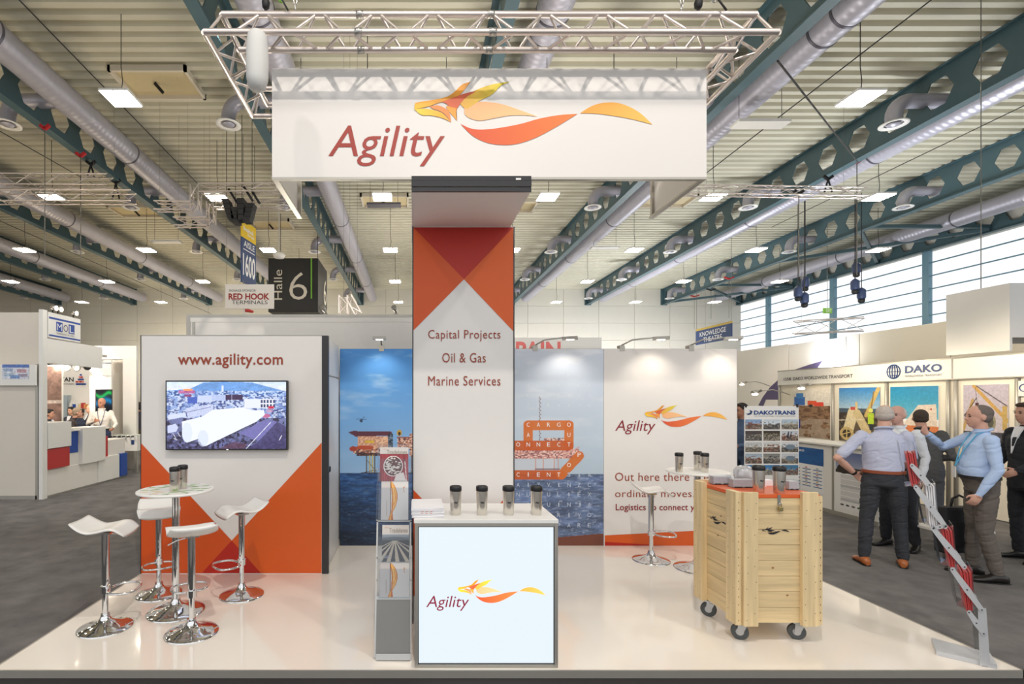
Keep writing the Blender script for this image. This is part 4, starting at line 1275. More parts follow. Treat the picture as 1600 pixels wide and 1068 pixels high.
B('gasket', m_char, ct, (kx0 + fr, kx0 + fr + 0.005, Yc0 + 0.008, Yc0 + 0.03, ZP + fr, zk - fr), (kx1 - fr - 0.005, kx1 - fr, Yc0 + 0.008, Yc0 + 0.03, ZP + fr, zk - fr),
  (kx0 + fr, kx1 - fr, Yc0 + 0.008, Yc0 + 0.03, zk - fr - 0.005, zk - fr), (kx0 + fr, kx1 - fr, Yc0 + 0.008, Yc0 + 0.03, ZP + fr, ZP + fr + 0.005))
m_light = M('backlit_fabric', (40, 42, 44), 0.6, emit=(228, 240, 246), estr=0.93, var=0)
B('lit_panel', m_light, ct, (kx0 + fr + 0.005, kx1 - fr - 0.005, Yc0 + 0.014, Yc0 + 0.03, ZP + fr + 0.005, zk - fr - 0.005))
s5 = 0.1232 * (Yc0 + 0.01) / F
logo(ct, px(715.3 - 350 * 0.1232, 905 - 383 * 0.1232, Yc0 + 0.012), (s5, 0, 0), (0, 0, -s5), (0, -0.0008, 0), word=M('backlit_maroon', (60, 10, 20), 0.5, emit=(150, 44, 72), estr=0.8, var=0), emit=0.8)

# leaflets stacked on the counter
m_paper = M('coated_paper', (240, 238, 240), 0.35, var=0.03, scale=6)
for k in range(7):
    z = zc_top + 0.010 * k
    w, d = 0.215, 0.30
    cx, cy = pxx(668, 3.5) + 0.004 * math.sin(k * 2.1), 3.57 + 0.004 * math.cos(k * 3)
    n = 8; vs = []
    for i in range(n + 1):
        u = i / n
        lift = 0.008 * max(0, u - 0.55) * 2 * math.sin(k * 1.3 + 0.5) * 0.5
        vs.append((cx - w / 2 + w * u, z + abs(lift)))
    mb = MB()
    for i in range(n):
        (xa_, za_), (xb_, zb_) = vs[i], vs[i + 1]
        th = 0.0085
        mb.hexa([(xa_, cy - d / 2, za_), (xb_, cy - d / 2, zb_), (xb_, cy + d / 2, zb_), (xa_, cy + d / 2, za_), (xa_, cy - d / 2, za_ + th), (xb_, cy - d / 2, zb_ + th), (xb_, cy + d / 2, zb_ + th), (xa_, cy + d / 2, za_ + th)])
    o = mb.build('magazine', m_paper)
    tag(o, 'white glossy magazine, %s of the pile on the lit counter' % ('lowest', 'second from the bottom', 'third from the bottom', 'middle one', 'third from the top', 'second from the top', 'topmost')[k], 'magazine', 'magazines piled on the counter')
    if k in (3, 4):
        for j in range(3): flat('cover_print', [Vector((cx - 0.04 + 0.03 * j + a_ * 0.012, cy - d / 2 - 0.0006, z + 0.004 + b_ * 0.002)) - WLOC[o.name] + Vector((0, 0, 0)) for a_, b_ in ((-1, 0), (0, 1), (1, .3), (0, -1))], m_orange2, None).parent = o

# ---- brochure rack left of the counter
RB = Vector((pxx(614, 3.49), 3.49, ZP)); RT = Vector((pxx(618, 3.95), 3.95, 1.53))
rk = thing('brochure_rack', 'leaning zigzag brochure rack of clear acrylic with a grey metal foot panel', 'rack', (RB.x, 3.7, ZP))
def rp(y):                                           # point on the leaning plane seen at picture row y
    lo, hi = 0.0, 1.15
    for _ in range(40):
        m = (lo + hi) / 2; p = RB.lerp(RT, m)
        if VY + (EYE - p.z) * F / p.y > y: lo = m
        else: hi = m
    return RB.lerp(RT, (lo + hi) / 2)
nrm = Vector((0, -(RT.z - RB.z), RT.y - RB.y)).normalized()      # towards the viewer, slightly up
def slab(name, xL, xR, yt, yb, mat, parent, off=0.0, th=0.004):
    a, b = rp(yb) + nrm * off, rp(yt) + nrm * off
    x0_, x1_ = pxx(xL, (a.y + b.y) / 2), pxx(xR, (a.y + b.y) / 2)
    n = nrm * th
    return MB().hexa([(x0_, a.y, a.z), (x1_, a.y, a.z), (x1_, a.y - n.y, a.z - n.z), (x0_, a.y - n.y, a.z - n.z), (x0_, b.y, b.z), (x1_, b.y, b.z), (x1_, b.y - n.y, b.z - n.z), (x0_, b.y - n.y, b.z - n.z)]).build(name, mat, parent)
m_rackm = M('rack_grey_metal', (130, 128, 124), 0.35, 0.7, var=0.06, scale=3)
slab('foot_panel', 588, 641, 934, 1022, m_rackm, rk, 0.0, 0.01)
slab('foot_bar', 587, 641.5, 1020, 1031, m_alu, rk, 0.02, 0.05)
slab('panel_rim', 587, 642, 931, 936, m_alu, rk, 0.004, 0.016)
for xa_, xb_, yt, yb in ((586.5, 589, 815, 1028), (640, 642.5, 815, 1028), (588.5, 591, 690, 815), (640.5, 643, 690, 815)):
    slab('side_rail', xa_, xb_, yt, yb, m_alu if yt > 800 else m_acry, rk, -0.01, 0.02)
for yt, yb in ((699, 752), (752, 814), (820, 878), (878, 934)):
    slab('acrylic_pocket', 591, 640, yt + (18 if yt in (699, 820) else 10), yb, m_acry, rk, 0.022, 0.003)
    slab('pocket_back', 591, 640, yt - 6, yb, m_acry, rk, -0.004, 0.003)
    slab('pocket_floor', 590, 641, yb - 1.2, yb + 0.6, m_alu if yb == 814 else m_acry, rk, 0.022, 0.028)
for yy in (733, 812, 870, 905):
    for xx in (589, 642): 
        p = rp(yy); MB().ball((pxx(xx, p.y), p.y - 0.012, p.z), 0.006, 8, 6).build('rivet', m_alu, rk)
def cover(kind):
    a = Art(0, 100, 0, 140, 80, 110)
    if kind == 'flame':
        a.c[:] = np.array((222, 216, 212)) / 255; a.rect(0, 33, 0, 140, (206, 198, 194)); a.rect(33, 35.5, 0, 140, (90, 50, 40))
        ph = np.clip(a.Y / 140, 0, 1)
        right = 37 + 26 * np.clip(np.sin(ph * math.pi * 1.15), 0, 1) ** 0.8 * (1 - 0.25 * ph); left = 35.5 + 16 * np.clip(ph - 0.12, 0, 1) * (1 - ph) * 1.6
        inside = (a.X > left) & (a.X < right) & (a.Y < 126)
        tt = (a.X - left) / np.maximum(right - left, 1e-3)
        for k, c in enumerate([(206, 110, 30), (240, 164, 60), (250, 206, 130), (226, 136, 40), (250, 196, 100), (204, 104, 28)]):
            a.mix(inside & (tt >= k / 6) & (tt < (k + 1) / 6), c, 0.95)
        for k in range(3): a.mix(np.abs(a.X - (52 - 16 * ph + (k - 1) * 9 * (ph - .72) * 2)) < (1.6 + 2.5 * (ph > .8) * (ph - .8) * 5) * (ph > .55), [(214, 126, 40), (244, 180, 80), (196, 96, 30)][k], 0.9)
        a.mix((np.hypot(a.X - 84, a.Y - 22) < 3) | (np.abs(a.X - 83 - (a.Y - 30) / 6) < 1.2) & (a.Y > 24) & (a.Y < 40), (206, 126, 70), 0.8)
        a.rect(20, 22, 70, 125, (150, 130, 126), 0.6)
    elif kind == 'brain':
        a.c[:] = np.array((150, 52, 62)) / 255
        a.noise(3, 60, 0.35, 3); a.rect(0, 100, 0, 28, (206, 200, 196))
        a.circ(47, 78, 34, 42, (236, 230, 226)); a.circ(47, 78, 31, 39, (96, 44, 46)); a.poly([(58, 110), (84, 104), (92, 140), (50, 140)], (226, 214, 208)); a.seg(88, 60, 94, 140, 3, (230, 214, 210))
        rs = np.random.RandomState(2)
        for _ in range(60):
            r = rs.uniform(0, 1) ** .5; th = rs.uniform(0, 6.28); a.circ(47 + 27 * r * math.cos(th), 78 + 35 * r * math.sin(th), rs.uniform(2, 5.5), rs.uniform(1.6, 3.4), (222, 214, 206))
        a.seg(10, 10, 18, 4, 1.4, (214, 150, 100)); a.seg(16, 10, 26, 7, 1.4, (214, 150, 100))
    else:
        a.vgrad(36, 62, (150, 160, 172), (120, 124, 130)); a.rect(0, 100, 0, 36, (214, 208, 202)); a.rect(0, 100, 58, 140, (72, 74, 82))
        for k, xx in enumerate((-120, -60, -18, 16, 50, 88, 140, 210)):
            a.poly([(46 + (xx - 46) * 0.03, 60), (49 + (xx - 46) * 0.03, 60), (xx + 16, 142), (xx, 142)], (200, 186, 168)); 
        a.circ(50, 54, 50, 7, (100, 106, 112), 0.7); a.rect(4, 34, 118, 120, (160, 165, 180)); a.rect(4, 26, 124, 126, (160, 165, 180))
        a.seg(8, 12, 16, 6, 1.4, (214, 140, 90)); a.seg(14, 12, 24, 9, 1.4, (214, 140, 90))
    return a
for nm, kind, xL, xR, yt, yb, lab in (('magazine', 'brain', 593.5, 638, 699, 752, 'magazine with a drawn head on red cover, top pocket of the acrylic rack'),
                                      ('brochure', 'flame', 595.5, 638, 752, 812, 'white brochure with golden flame, upper one in the acrylic rack'),
                                      ('magazine', 'road', 597, 639, 820, 877, 'magazine with long dark rows on its cover, middle of the acrylic rack'),
                                      ('brochure', 'flame', 594, 639, 879, 932, 'white brochure with golden flame, lowest in the acrylic rack')):
    q0_, q1_ = rp(yb) + nrm * 0.016, rp(yt) + nrm * 0.016
    xL_, xR_ = pxx(xL, (q0_.y + q1_.y) / 2), pxx(xR, (q0_.y + q1_.y) / 2)
    t = thing(nm, lab, 'magazine' if nm == 'magazine' else 'brochure', (xL_, q0_.y, q0_.z), 'brochures in the acrylic rack')
    slab('pages', xL, xR, yt, yb, m_paper, t, 0.015, 0.010)
    cover(kind).build('cover', (xL_, q0_.y, q0_.z), (xR_ - xL_, 0, 0), (0, q1_.y - q0_.y, q1_.z - q0_.z), PRINT, t)
    if kind != 'flame':
        ttl = M('grey_brown_lettering', (150, 138, 124), 0.5, var=0)
        h = (q1_ - q0_)
        text('Tradelanes', Vector((xL_ + 0.05, q0_.y, q0_.z)) + h * 0.79 + nrm * 0.002, (xR_ - xL_ - 0.06, 0, 0), h * 0.13, ttl, t)

# ---- wooden crate on castors
m_pine = M('pale_pine', (222, 194, 148), 0.5, var=0.42, scale=2.6, stretch=(0.8, 0.8, 12.0), bump=0.12, bscale=20)
m_pine_v = M('pale_pine_upright', (226, 200, 154), 0.5, var=0.34, scale=2.6, stretch=(12.0, 12.0, 0.8), bump=0.12, bscale=20)
m_knot = M('pine_knot', (160, 112, 66), 0.6)
m_nail = M('nail_head', (92, 74, 58), 0.5)
m_lid = M('orange_painted_lid', (222, 98, 44), 0.35, var=0.03)
gx0, gx1, gy0, gy1 = 2.385, 2.93, 3.72, 4.27
cr = thing('crate', 'pale pine crate on castors with an orange lid, padlock and black flame stencils', 'crate', ((gx0 + gx1) / 2, (gy0 + gy1) / 2, ZP))
pz = np.linspace(0.199, 1.105, 9)
rs = random.Random(9)
for k in range(8):
    z0_, z1_ = pz[k] + 0.0012, pz[k + 1] - 0.0012
    for (a, b, c, d) in ((gx0, gx1, gy0, gy0 + 0.02), (gx0, gx0 + 0.02, gy0 + 0.02, gy1 - 0.02), (gx1 - 0.02, gx1, gy0 + 0.02, gy1 - 0.02), (gx0, gx1, gy1 - 0.02, gy1)):
        j = rs.uniform(-0.0015, 0.0015)
        MB().bbox(a, b, c + (j if d - c < .03 else 0), d, z0_, z1_, 0.0015).build('plank', m_pine, cr)
B('crate_floor', m_pine, cr, (gx0 + 0.02, gx1 - 0.02, gy0 + 0.02, gy1 - 0.02, 0.20, 0.22))
def batten(x0_, x1_, y0_, y1_, z0_=0.185, z1_=1.152):
    MB().bbox(x0_, x1_, y0_, y1_, z0_, z1_, 0.003).build('batten', m_pine_v, cr)
batten(2.388, 2.492, gy0 - 0.03, gy0); batten(2.812, 2.925, gy0 - 0.03, gy0)
batten(2.34, gx0, 3.712, 3.83); batten(2.34, gx0, 4.15, 4.27, 0.19)
batten(gx1, 2.972, 3.712, 3.83, 0.185, 1.12); batten(gx1, 2.972, 4.15, 4.27, 0.19, 1.12)
batten(2.40, 2.50, gy1, gy1 + 0.03); batten(2.80, 2.90, gy1, gy1 + 0.03)
B('lid', m_lid, cr, (gx0, 2.955, gy0, gy1, 1.107, zl))
nails = MB()
for xs_, yy in ((2.41, gy0 - 0.0305), (2.47, gy0 - 0.0305), (2.835, gy0 - 0.0305), (2.90, gy0 - 0.0305)):
    for k in range(8):
        zz = pz[k] + 0.03 + (0.05 if xs_ in (2.47, 2.90) else 0)
        nails.ball((xs_ + rs.uniform(-.006, .006), yy, zz), (0.0032, 0.0012, 0.0032), 6, 4)
for k in range(16):
    zz = 0.22 + k * 0.057
    nails.ball((2.955, 3.711, zz), (0.003, 0.0012, 0.006), 6, 4); nails.ball((2.362, 3.711, zz), (0.003, 0.0012, 0.005), 6, 4)
    nails.ball((2.3395, 3.74 + 0.06 * (k % 2), zz), (0.0012, 0.003, 0.003), 6, 4); nails.ball((2.3395, 4.18 + 0.06 * (k % 2), zz), (0.0012, 0.003, 0.003), 6, 4)
nails.build('nails', m_nail, cr, fix=False)['kind'] = 'stuff'
for (x, z) in ((2.60, 0.86), (2.615, 0.60), (2.72, 0.40)):
    flat('knot', [Vector((x + 0.010 * math.cos(a), gy0 - 0.0018, z + 0.007 * math.sin(a))) for a in np.linspace(0, 6.28, 10)[:-1]], m_knot, cr)
for (y, z) in ((4.0, 0.76), (3.96, 0.92)):
    flat('knot', [Vector((gx0 - 0.0018, y + 0.010 * math.cos(a), z + 0.007 * math.sin(a))) for a in np.linspace(0, 6.28, 10)[:-1]], m_knot, cr)
s6 = 0.20 / 1117
# stencils: simplified black flame marks
logo(cr, (2.535 - 350 * s6, gy0 - 0.0022, pzz(823, gy0) + 383 * s6), (s6, 0, 0), (0, 0, -s6), (0, -0.0004, 0), 'mono', None)
s7 = 0.22 / 1117
logo(cr, (gx0 - 0.0022, 4.105 + 350 * s7, pzz(803, 4.1) + 383 * s7 + 0.0), (0, -s7, 0), (0, 0, -s7), (-0.0004, 0, 0), 'mono', None)
# castors
def castor(x, y, a):
    R_ = 0.058
    d = Vector((math.cos(a), math.sin(a), 0)); n = Vector((-d.y, d.x, 0))
    c = Vector((x, y, ZP + R_))
    k = bpy.data.objects.new('castor', None); C.objects.link(k); k.parent = cr; k.location = (0, 0, 0)
    m_tyre = M('grey_rubber', (74, 78, 80), 0.6); m_zinc = M('zinc_plate', (176, 178, 180), 0.3, 0.9)
    MB().tube([c - n * 0.014, c - n * 0.011, c + n * 0.011, c + n * 0.014], [R_ - 0.006, R_, R_, R_ - 0.006], 28).build('tyre', m_tyre, k)
    MB().tube([c - n * 0.0155, c + n * 0.0155], 0.026, 20).build('wheel_hub', m_zinc, k)
    for s in (-1, 1):
        e = n * 0.019 * s
        MB().prism([c + e + d * -0.018 + Vector((0, 0, -0.01)), c + e + d * 0.018 + Vector((0, 0, -0.01)), c + e + d * 0.01 + Vector((0, 0, 0.064)), c + e - d * 0.05 + Vector((0, 0, 0.064))], n * 0.0025 * s).build('fork', m_zinc, k)
    tp = c - d * 0.02
    MB().obox((tp.x, tp.y, 0.178), d * 0.045, n * 0.035, (0, 0, 0.006)).build('top_plate', m_zinc, k)
    MB().lathe([(0.026, 0), (0.026, 0.014)], (tp.x, tp.y, 0.160), 16).build('swivel', m_zinc, k)
castor(2.42, 3.79, 2.6); castor(2.84, 3.79, 2.7); castor(2.42, 4.19, 2.5); castor(2.86, 4.19, 2.6)
hx = pxx(1217, gy0)
B('hasp', M('zinc_hasp', (180, 178, 170), 0.3, 0.9), cr, (hx - 0.011, hx + 0.011, gy0 - 0.004, gy0 - 0.001, 1.06, 1.128))
pk = thing('padlock', 'small steel padlock hanging from the crate hasp', 'padlock', (hx, gy0 - 0.012, 1.0))
MB().bbox(hx - 0.014, hx + 0.016, gy0 - 0.024, gy0 - 0.006, 1.015, 1.045, 0.004).build('lock_body', M('brass_lock', (176, 160, 110), 0.3, 0.8), pk)
MB().tube([(hx - 0.009, gy0 - 0.014, 1.042)] + [(hx + 0.009 * math.cos(a), gy0 - 0.014, 1.062 + 0.010 * math.sin(a)) for a in np.linspace(math.pi, 0, 8)] + [(hx + 0.009, gy0 - 0.014, 1.042)], 0.003, 8).build('shackle', m_chrome, pk)
# card boxes and bag on the lid
m_card = M('card_stock', (208, 206, 206), 0.45, var=0.1, scale=40)
for k, (x, y, w, d, h, lab) in enumerate([(2.50, 4.17, 0.15, 0.07, 0.075, 'clear card box at the back left of the crate lid'), (2.575, 4.02, 0.17, 0.07, 0.075, 'clear card box in the middle of the crate lid, left of the tumblers'), (2.905, 3.93, 0.09, 0.07, 0.075, 'clear card box at the right end of the crate lid')]):
    t = thing('card_box', lab, 'box', (x, y, zl), 'clear card boxes on the crate')
    w2, d2 = w / 2, d / 2
    B('acrylic_tray', m_acry, t, (x - w2, x + w2, y - d2, y + d2, zl, zl + 0.004), (x - w2, x + w2, y - d2, y - d2 + 0.003, zl + .004, zl + h), (x - w2, x + w2, y + d2 - 0.003, y + d2, zl + .004, zl + h), (x - w2, x - w2 + 0.003, y - d2 + .003, y + d2 - .003, zl + .004, zl + h), (x + w2 - 0.003, x + w2, y - d2 + .003, y + d2 - .003, zl + .004, zl + h))
    B('cards', m_card, t, (x - w2 + 0.008, x + w2 - 0.008, y - d2 + 0.006, y + d2 - 0.006, zl + 0.005, zl + h * 0.86))
    B('card_stripe', m_char, t, (x - w2 + 0.014, x - 0.01, y - d2 - 0.0006, y - d2, zl + 0.004, zl + 0.011), (x + 0.01, x + w2 - 0.014, y - d2 - 0.0006, y - d2, zl + 0.004, zl + 0.011))
bg = MB()
rs = np.random.RandomState(5)
bgx, bgy = 2.70, 4.16
secs = []
for z, r in ((0, .07), (.03, .085), (.07, .088), (.11, .082), (.14, .06), (.152, .02)):
    secs.append(((bgx + rs.uniform(-.006, .006), bgy, zl + z), (r, 0, rs.uniform(-.006, .006)), (0, r * 0.8, rs.uniform(-.006, .006))))
bg.loft(secs, 18)
bg.v = [(x + rs.uniform(-.005, .005), y + rs.uniform(-.005, .005), max(zl, z + rs.uniform(-.004, .004))) for x, y, z in bg.v]
bgt = thing('plastic_bag', 'crumpled clear plastic bag standing at the back of the crate lid', 'bag', (bgx, bgy, zl))
bg.build('bag_film', m_bag, bgt, fix=False)
MB().ball((bgx, bgy, zl + 0.056), (0.055, 0.045, 0.055), 12, 8).build('contents', M('bag_contents', (120, 96, 96), 0.6, var=0.5, scale=30), bgt)
for k, (x, y, w) in enumerate(((2.74, 4.07, 'left'), (2.83, 4.12, 'right'))):
    o = MB().box(x - 0.05, x + 0.05, y - 0.03, y + 0.03, zl, zl + 0.045).build('leaflet_stack', m_paper)
    tag(o, 'small pile of white leaflets at the back of the crate lid, %s one' % w, 'leaflets', 'leaflet piles on the crate')

# ---- zigzag display stand at the right
OQ = Vector((3.87, 3.49, ZP)); wv_ = Vector((0.66, 0.75, 0)).normalized(); nv = Vector((0.75, -0.66, 0)).normalized()
Q0 = OQ - wv_ * 0.125
def side_pt(x, y, w=0.0):
    """point of the near side plane of the display seen at picture (x, y), then moved w along the width"""
    a = (x - VX) / F
    s = (a * Q0.y - Q0.x) / (nv.x - a * nv.y)
    p = Q0 + nv * s
    return Vector((p.x, p.y, EYE - (y - VY) * p.y / F)) + wv_ * w
ds = thing('display_stand', 'silver zigzag brochure stand on a flat metal base, right end of the platform', 'stand', OQ)
bp_ = [Vector(((x - VX) / F * Y, Y, ZP + 0.001)) for x, Y in ((1455, 3.745), (1463, 3.55), (1558, 3.365), (1547, 3.52))]
MB().prism(bp_, (0, 0, 0.03)).build('base_plate', m_link, ds)
def strip_side(name, pts, w0, w1, mat):
    return MB().prism([side_pt(x, y, w0) for x, y in pts], wv_ * (w1 - w0)).build(name, mat, ds)
strip_side('front_post', [(1528, 950), (1541, 950), (1547.5, 1038), (1531, 1040)], 0.0, 0.006, m_link)
strip_side('rear_post', [(1505, 918), (1541, 955), (1543, 1028), (1532, 1036), (1526, 960)], 0.24, 0.25, m_rackm)
def arm(x0_, y0_, x1_, y1_, wd=7.5):
    for w0 in (-0.006, 0.252):
        d = Vector((x1_ - x0_, y1_ - y0_)); L_ = d.length; d.normalize(); n = Vector((-d.y, d.x))
        pts = []
        for k in range(7):
            a = math.pi / 2 + math.pi * k / 6
            pts.append((x0_ + (d.x * math.cos(a) + n.x * math.sin(a)) * wd * 0.38, y0_ + (d.y * math.cos(a) + n.y * math.sin(a)) * wd * 0.38))
        for k in range(7):
            a = -math.pi / 2 + math.pi * k / 6
            pts.append((x1_ + (d.x * math.cos(a) + n.x * math.sin(a)) * wd * 0.38, y1_ + (d.y * math.cos(a) + n.y * math.sin(a)) * wd * 0.38))
        mid = ((x0_ + x1_) / 2, (y0_ + y1_) / 2)
        pts.insert(14, (mid[0] + n.x * wd * 0.55, mid[1] + n.y * wd * 0.55)); pts.insert(7, (mid[0] - n.x * wd * 0.55, mid[1] - n.y * wd * 0.55))
        MB().prism([side_pt(x, y, w0) for x, y in pts], wv_ * 0.004).build('link_arm', m_link, ds)
        if w0 < 0:
            for (xx, yy) in ((x0_, y0_), mid, (x1_, y1_)): MB().ball(side_pt(xx, yy, w0 - 0.001), 0.0045, 8, 6).build('rivet', m_char, ds)
arm(1514, 956, 1537, 989, 9); arm(1488, 889, 1534, 952, 9.5); arm(1458, 825, 1507, 885, 9.5); arm(1431, 761, 1477, 822, 9.5); arm(1425, 727, 1452, 757, 9); arm(1459, 824, 1478, 821, 6)
pock = [((1500, 893), (1519, 897), (1521, 956), (1511, 957)), ((1471, 827), (1489, 832), (1493, 888), (1486, 889)), ((1446, 759), (1461, 762), (1465, 822), (1453, 824)), ((1415, 708), (1431, 709), (1438, 754), (1425, 761))]
pacry = [((1488, 899), (1519, 890), (1524, 958), (1496, 946)), ((1460, 829), (1489, 822), (1495, 889), (1470, 881)), ((1433, 766), (1461, 755), (1467, 824), (1444, 818)), ((1403, 690), (1427, 692), (1440, 757), (1414, 760))]
m_redbr = M('red_brochure', (186, 62, 62), 0.4, var=0.12, scale=30)
m_whitebr = M('white_brochure', (222, 220, 222), 0.4, var=0.05, scale=30)
wn_ = ['lowest', 'second lowest', 'third', 'topmost']
for k, (q, qa) in enumerate(zip(pock, pacry)):
    # clear pocket: front, back and floor sheets
    a, b, c, d = qa
    for u, v in ((a, d), (b, c)):
        p0_, p1_ = side_pt(*u), side_pt(*v)
        MB().prism([p0_, p1_, p1_ + wv_ * 0.25, p0_ + wv_ * 0.25], nv * 0.003).build('acrylic_sheet', m_acry, ds)
    p0_, p1_ = side_pt(*d), side_pt(*c)
    MB().prism([p0_, p1_, p1_ + wv_ * 0.25, p0_ + wv_ * 0.25], (0, 0, 0.003)).build('acrylic_floor', m_acry, ds)
    mt = m_whitebr if k == 2 else m_redbr
    tl, tr, br_, bl = q
    n = 4
    for j in range(n):
        f0, f1 = j / n + 0.02, (j + 1) / n - 0.03
        L2 = lambda p, r, f: (p[0] + (r[0] - p[0]) * f, p[1] + (r[1] - p[1]) * f)
        pts = [L2(tl, tr, f0), L2(tl, tr, f1), L2(bl, br_, f1), L2(bl, br_, f0)]
        o = MB().prism([side_pt(x, y - (j % 2) * 1.5, 0.018) for x, y in pts], wv_ * 0.21).build('brochure', mt)
        tag(o, '%s brochure, %s in the %s pocket of the silver zigzag stand' % ('white' if k == 2 else 'red', ('leftmost', 'second from the left', 'third from the left', 'rightmost')[j], wn_[k]), 'brochure', 'brochures in the %s pocket of the zigzag stand' % wn_[k])
# ================================================================ NEIGHBOUR BOOTHS, LEFT
YN = 9.27; xn = -6.80
nb = thing('booth_wall', 'plain white booth wall at the left edge with a fascia board and small poster', 'wall', (-9.5, YN + 0.1, 0))
m_bwl = M('booth_wall_beige', (222, 214, 202), 0.6, var=0.015)
for k in range(4):
    a, b = xn - 1.24 * (k + 1) + 0.004, xn - 1.24 * k - 0.004
    MB().bbox(a, b, YN, YN + 0.05, 0.06, 2.45, 0.003).build('wall_panel', m_bwl, nb)
    B('wall_panel', m_bwl, nb, (a, b, YN + 0.12, YN + 0.17, 0.0, pzz(486, YN)))
B('base_rail', m_alu_matt, nb, (-11.7, xn, YN - 0.01, YN, 0.0, 0.07))
B('upright', m_alu_matt, nb, (xn - 0.03, xn + 0.02, YN - 0.01, YN + 0.06, 0.0, 2.45))
B('fascia_board', m_white, nb, (-11.7, xn + 0.02, YN - 0.08, YN - 0.03, pzz(602, YN), pzz(570, YN)))
a = Art(0, 100, 0, 60, 60, 36)
a.c[:] = np.array((214, 218, 232)) / 255; a.rect(0, 100, 0, 12, (90, 120, 190))
for (x, y, c) in ((4, 16, (150, 170, 200)), (55, 20, (190, 150, 160)), (8, 36, (170, 190, 210)), (58, 38, (160, 150, 170)), (30, 44, (120, 150, 200))): a.rect(x, x + 36, y, y + 13, c)
a.noise(4, 4, 0.25, 4)
a.build('poster', (pxx(3, YN - 0.09), YN - 0.085, pzz(592, YN - 0.09)), (pxx(45, YN - 0.09) - pxx(3, YN - 0.09), 0, 0), (0, 0, pzz(569, YN - 0.09) - pzz(592, YN - 0.09)), PRINT, nb)

XM = -6.7
def sy(x): return XM * F / (x - VX)                     # depth on the booth's side plane for a picture column
mo = thing('exhibition_booth', 'white booth with a blue lettered sign box and header beam, left of the aisle', 'booth', (XM, 10.5, 0))
B('corner_post', m_white, mo, (XM - 0.07, XM, sy(74) - 0.12, sy(74) - 0.001, 0, pzz(484, 9.35)))
B('header_beam', m_white, mo, (XM - 0.1, XM, sy(74), sy(160), 2.48, 2.93))
B('header_beam', m_white, mo, (pxx(148, 13.25), pxx(213, 13.25), 13.25, 13.35, 2.84, 3.19))
B('end_wall', m_booth, mo, (pxx(192, 13.25), pxx(213, 13.25), 13.25, 13.35, 0, 2.84))
B('side_wall', m_bwl, mo, (pxx(172, 13.5), pxx(194, 13.5), 13.5, 13.6, 0, 2.84))
sg = thing('sign_box', 'white sign box with blue bars and three lettered blocks on top of the left booth', 'sign', (XM, 9.85, 2.95))
y0_, y1_ = sy(74.5), sy(125)
B('box', m_white, sg, (XM - 0.1, XM + 0.01, y0_, y1_, 2.95, 3.42))
xs_ = XM + 0.011
B('blue_bar', m_blue, sg, (xs_, xs_ + 0.002, y0_ + .02, y1_ - .01, 3.30, 3.335)); B('blue_bar', m_blue, sg, (xs_, xs_ + 0.002, y0_ + .02, y1_ - .01, 2.98, 3.01))
wS = y1_ - y0_
for k, ch in enumerate('MOL'):
    ya = y0_ + wS * (0.23 + 0.19 * k); yb = ya + wS * 0.185
    B('letter_block', m_blue if k != 1 else m_panel, sg, (xs_, xs_ + 0.003, ya, yb, 3.09, 3.27))
    text(ch, (xs_ + 0.005, ya + 0.02, 3.11), (0, yb - ya - 0.04, 0), (0, 0, 0.13), m_txtw if k != 1 else m_navy, sg, bold=0.0)
text('TERMINALS & LINES', (xs_ + 0.003, y0_ + wS * .23, 3.035), (0, wS * .56, 0), (0, 0, 0.035), m_txtg, sg)
for k, x in enumerate((84, 92, 116)):
    yy = sy(x); q = Vector((XM - 0.02, yy, 3.42))
    t = thing('spotlight', 'lit spotlight on top of the left booth sign, %s one' % ('front', 'middle', 'rear')[k], 'lamp', q, 'spotlights on the left booth sign')
    MB().lathe([(0.03, 0), (0.03, 0.01), (0.01, 0.014), (0.01, 0.07)], q, 10).build('foot', m_blackm, t)
    MB().tube([q + Vector((-0.03, 0, 0.1)), q + Vector((0.07, 0, 0.09))], [0.03, 0.055], 12).build('lamp_head', m_alu, t)
    MB().ball(q + Vector((0.075, 0, 0.09)), (0.012, 0.04, 0.04), 10, 8).build('bulb', m_bulb, t)
spot('aisle_fill', (-3.5, 9.0, 8.3), (-6.8, 10.5, 1.5), 800, 60, 0.2, (0.96, 0.98, 1))  # added pair of fills to brighten the left booth and its neighbour wall
spot('aisle_fill', (-7.0, 4.0, 8.3), (-9.0, 9.3, 1.5), 560, 60, 0.2, (1, 0.94, 0.84))
# block counter
bc = thing('block_counter', 'white booth counter with red and blue box shapes along the aisle', 'counter', (XM, 10.6, 0))
B('base', m_booth, bc, (XM - 0.5, XM - 0.06, sy(74), sy(199) , 0.02, 0.9)); B('plinth', m_alu_matt, bc, (XM - 0.06, XM - 0.05, sy(74), sy(199), 0.0, 0.03))
B('counter_top', m_white, bc, (XM - 0.5, XM - 0.02, sy(74), sy(163), 1.18, 1.21))
def blk(x0, x1, z0, z1, mat, pr):
    MB().bbox(XM - 0.4, XM + pr, sy(x0), sy(x1), z0, z1, 0.004).build('box_shape', mat, bc)
blk(74.5, 110, 0.905, 1.38, m_white, 0.02); blk(74.5, 109, 0.52, 0.89, m_redp, 0.0); blk(111.5, 126, 0.75, 1.2, m_blue, -0.05)
blk(127, 163, 0.50, 1.23, m_white, 0.03); blk(164, 171.5, 0.55, 1.0, m_redp, -0.04); blk(156, 188, 0.03, 0.55, m_white, -0.02); blk(188.6, 199, 0.04, 0.56, m_blue, 0.0); blk(78, 154, 0.03, 0.5, m_booth, -0.045)
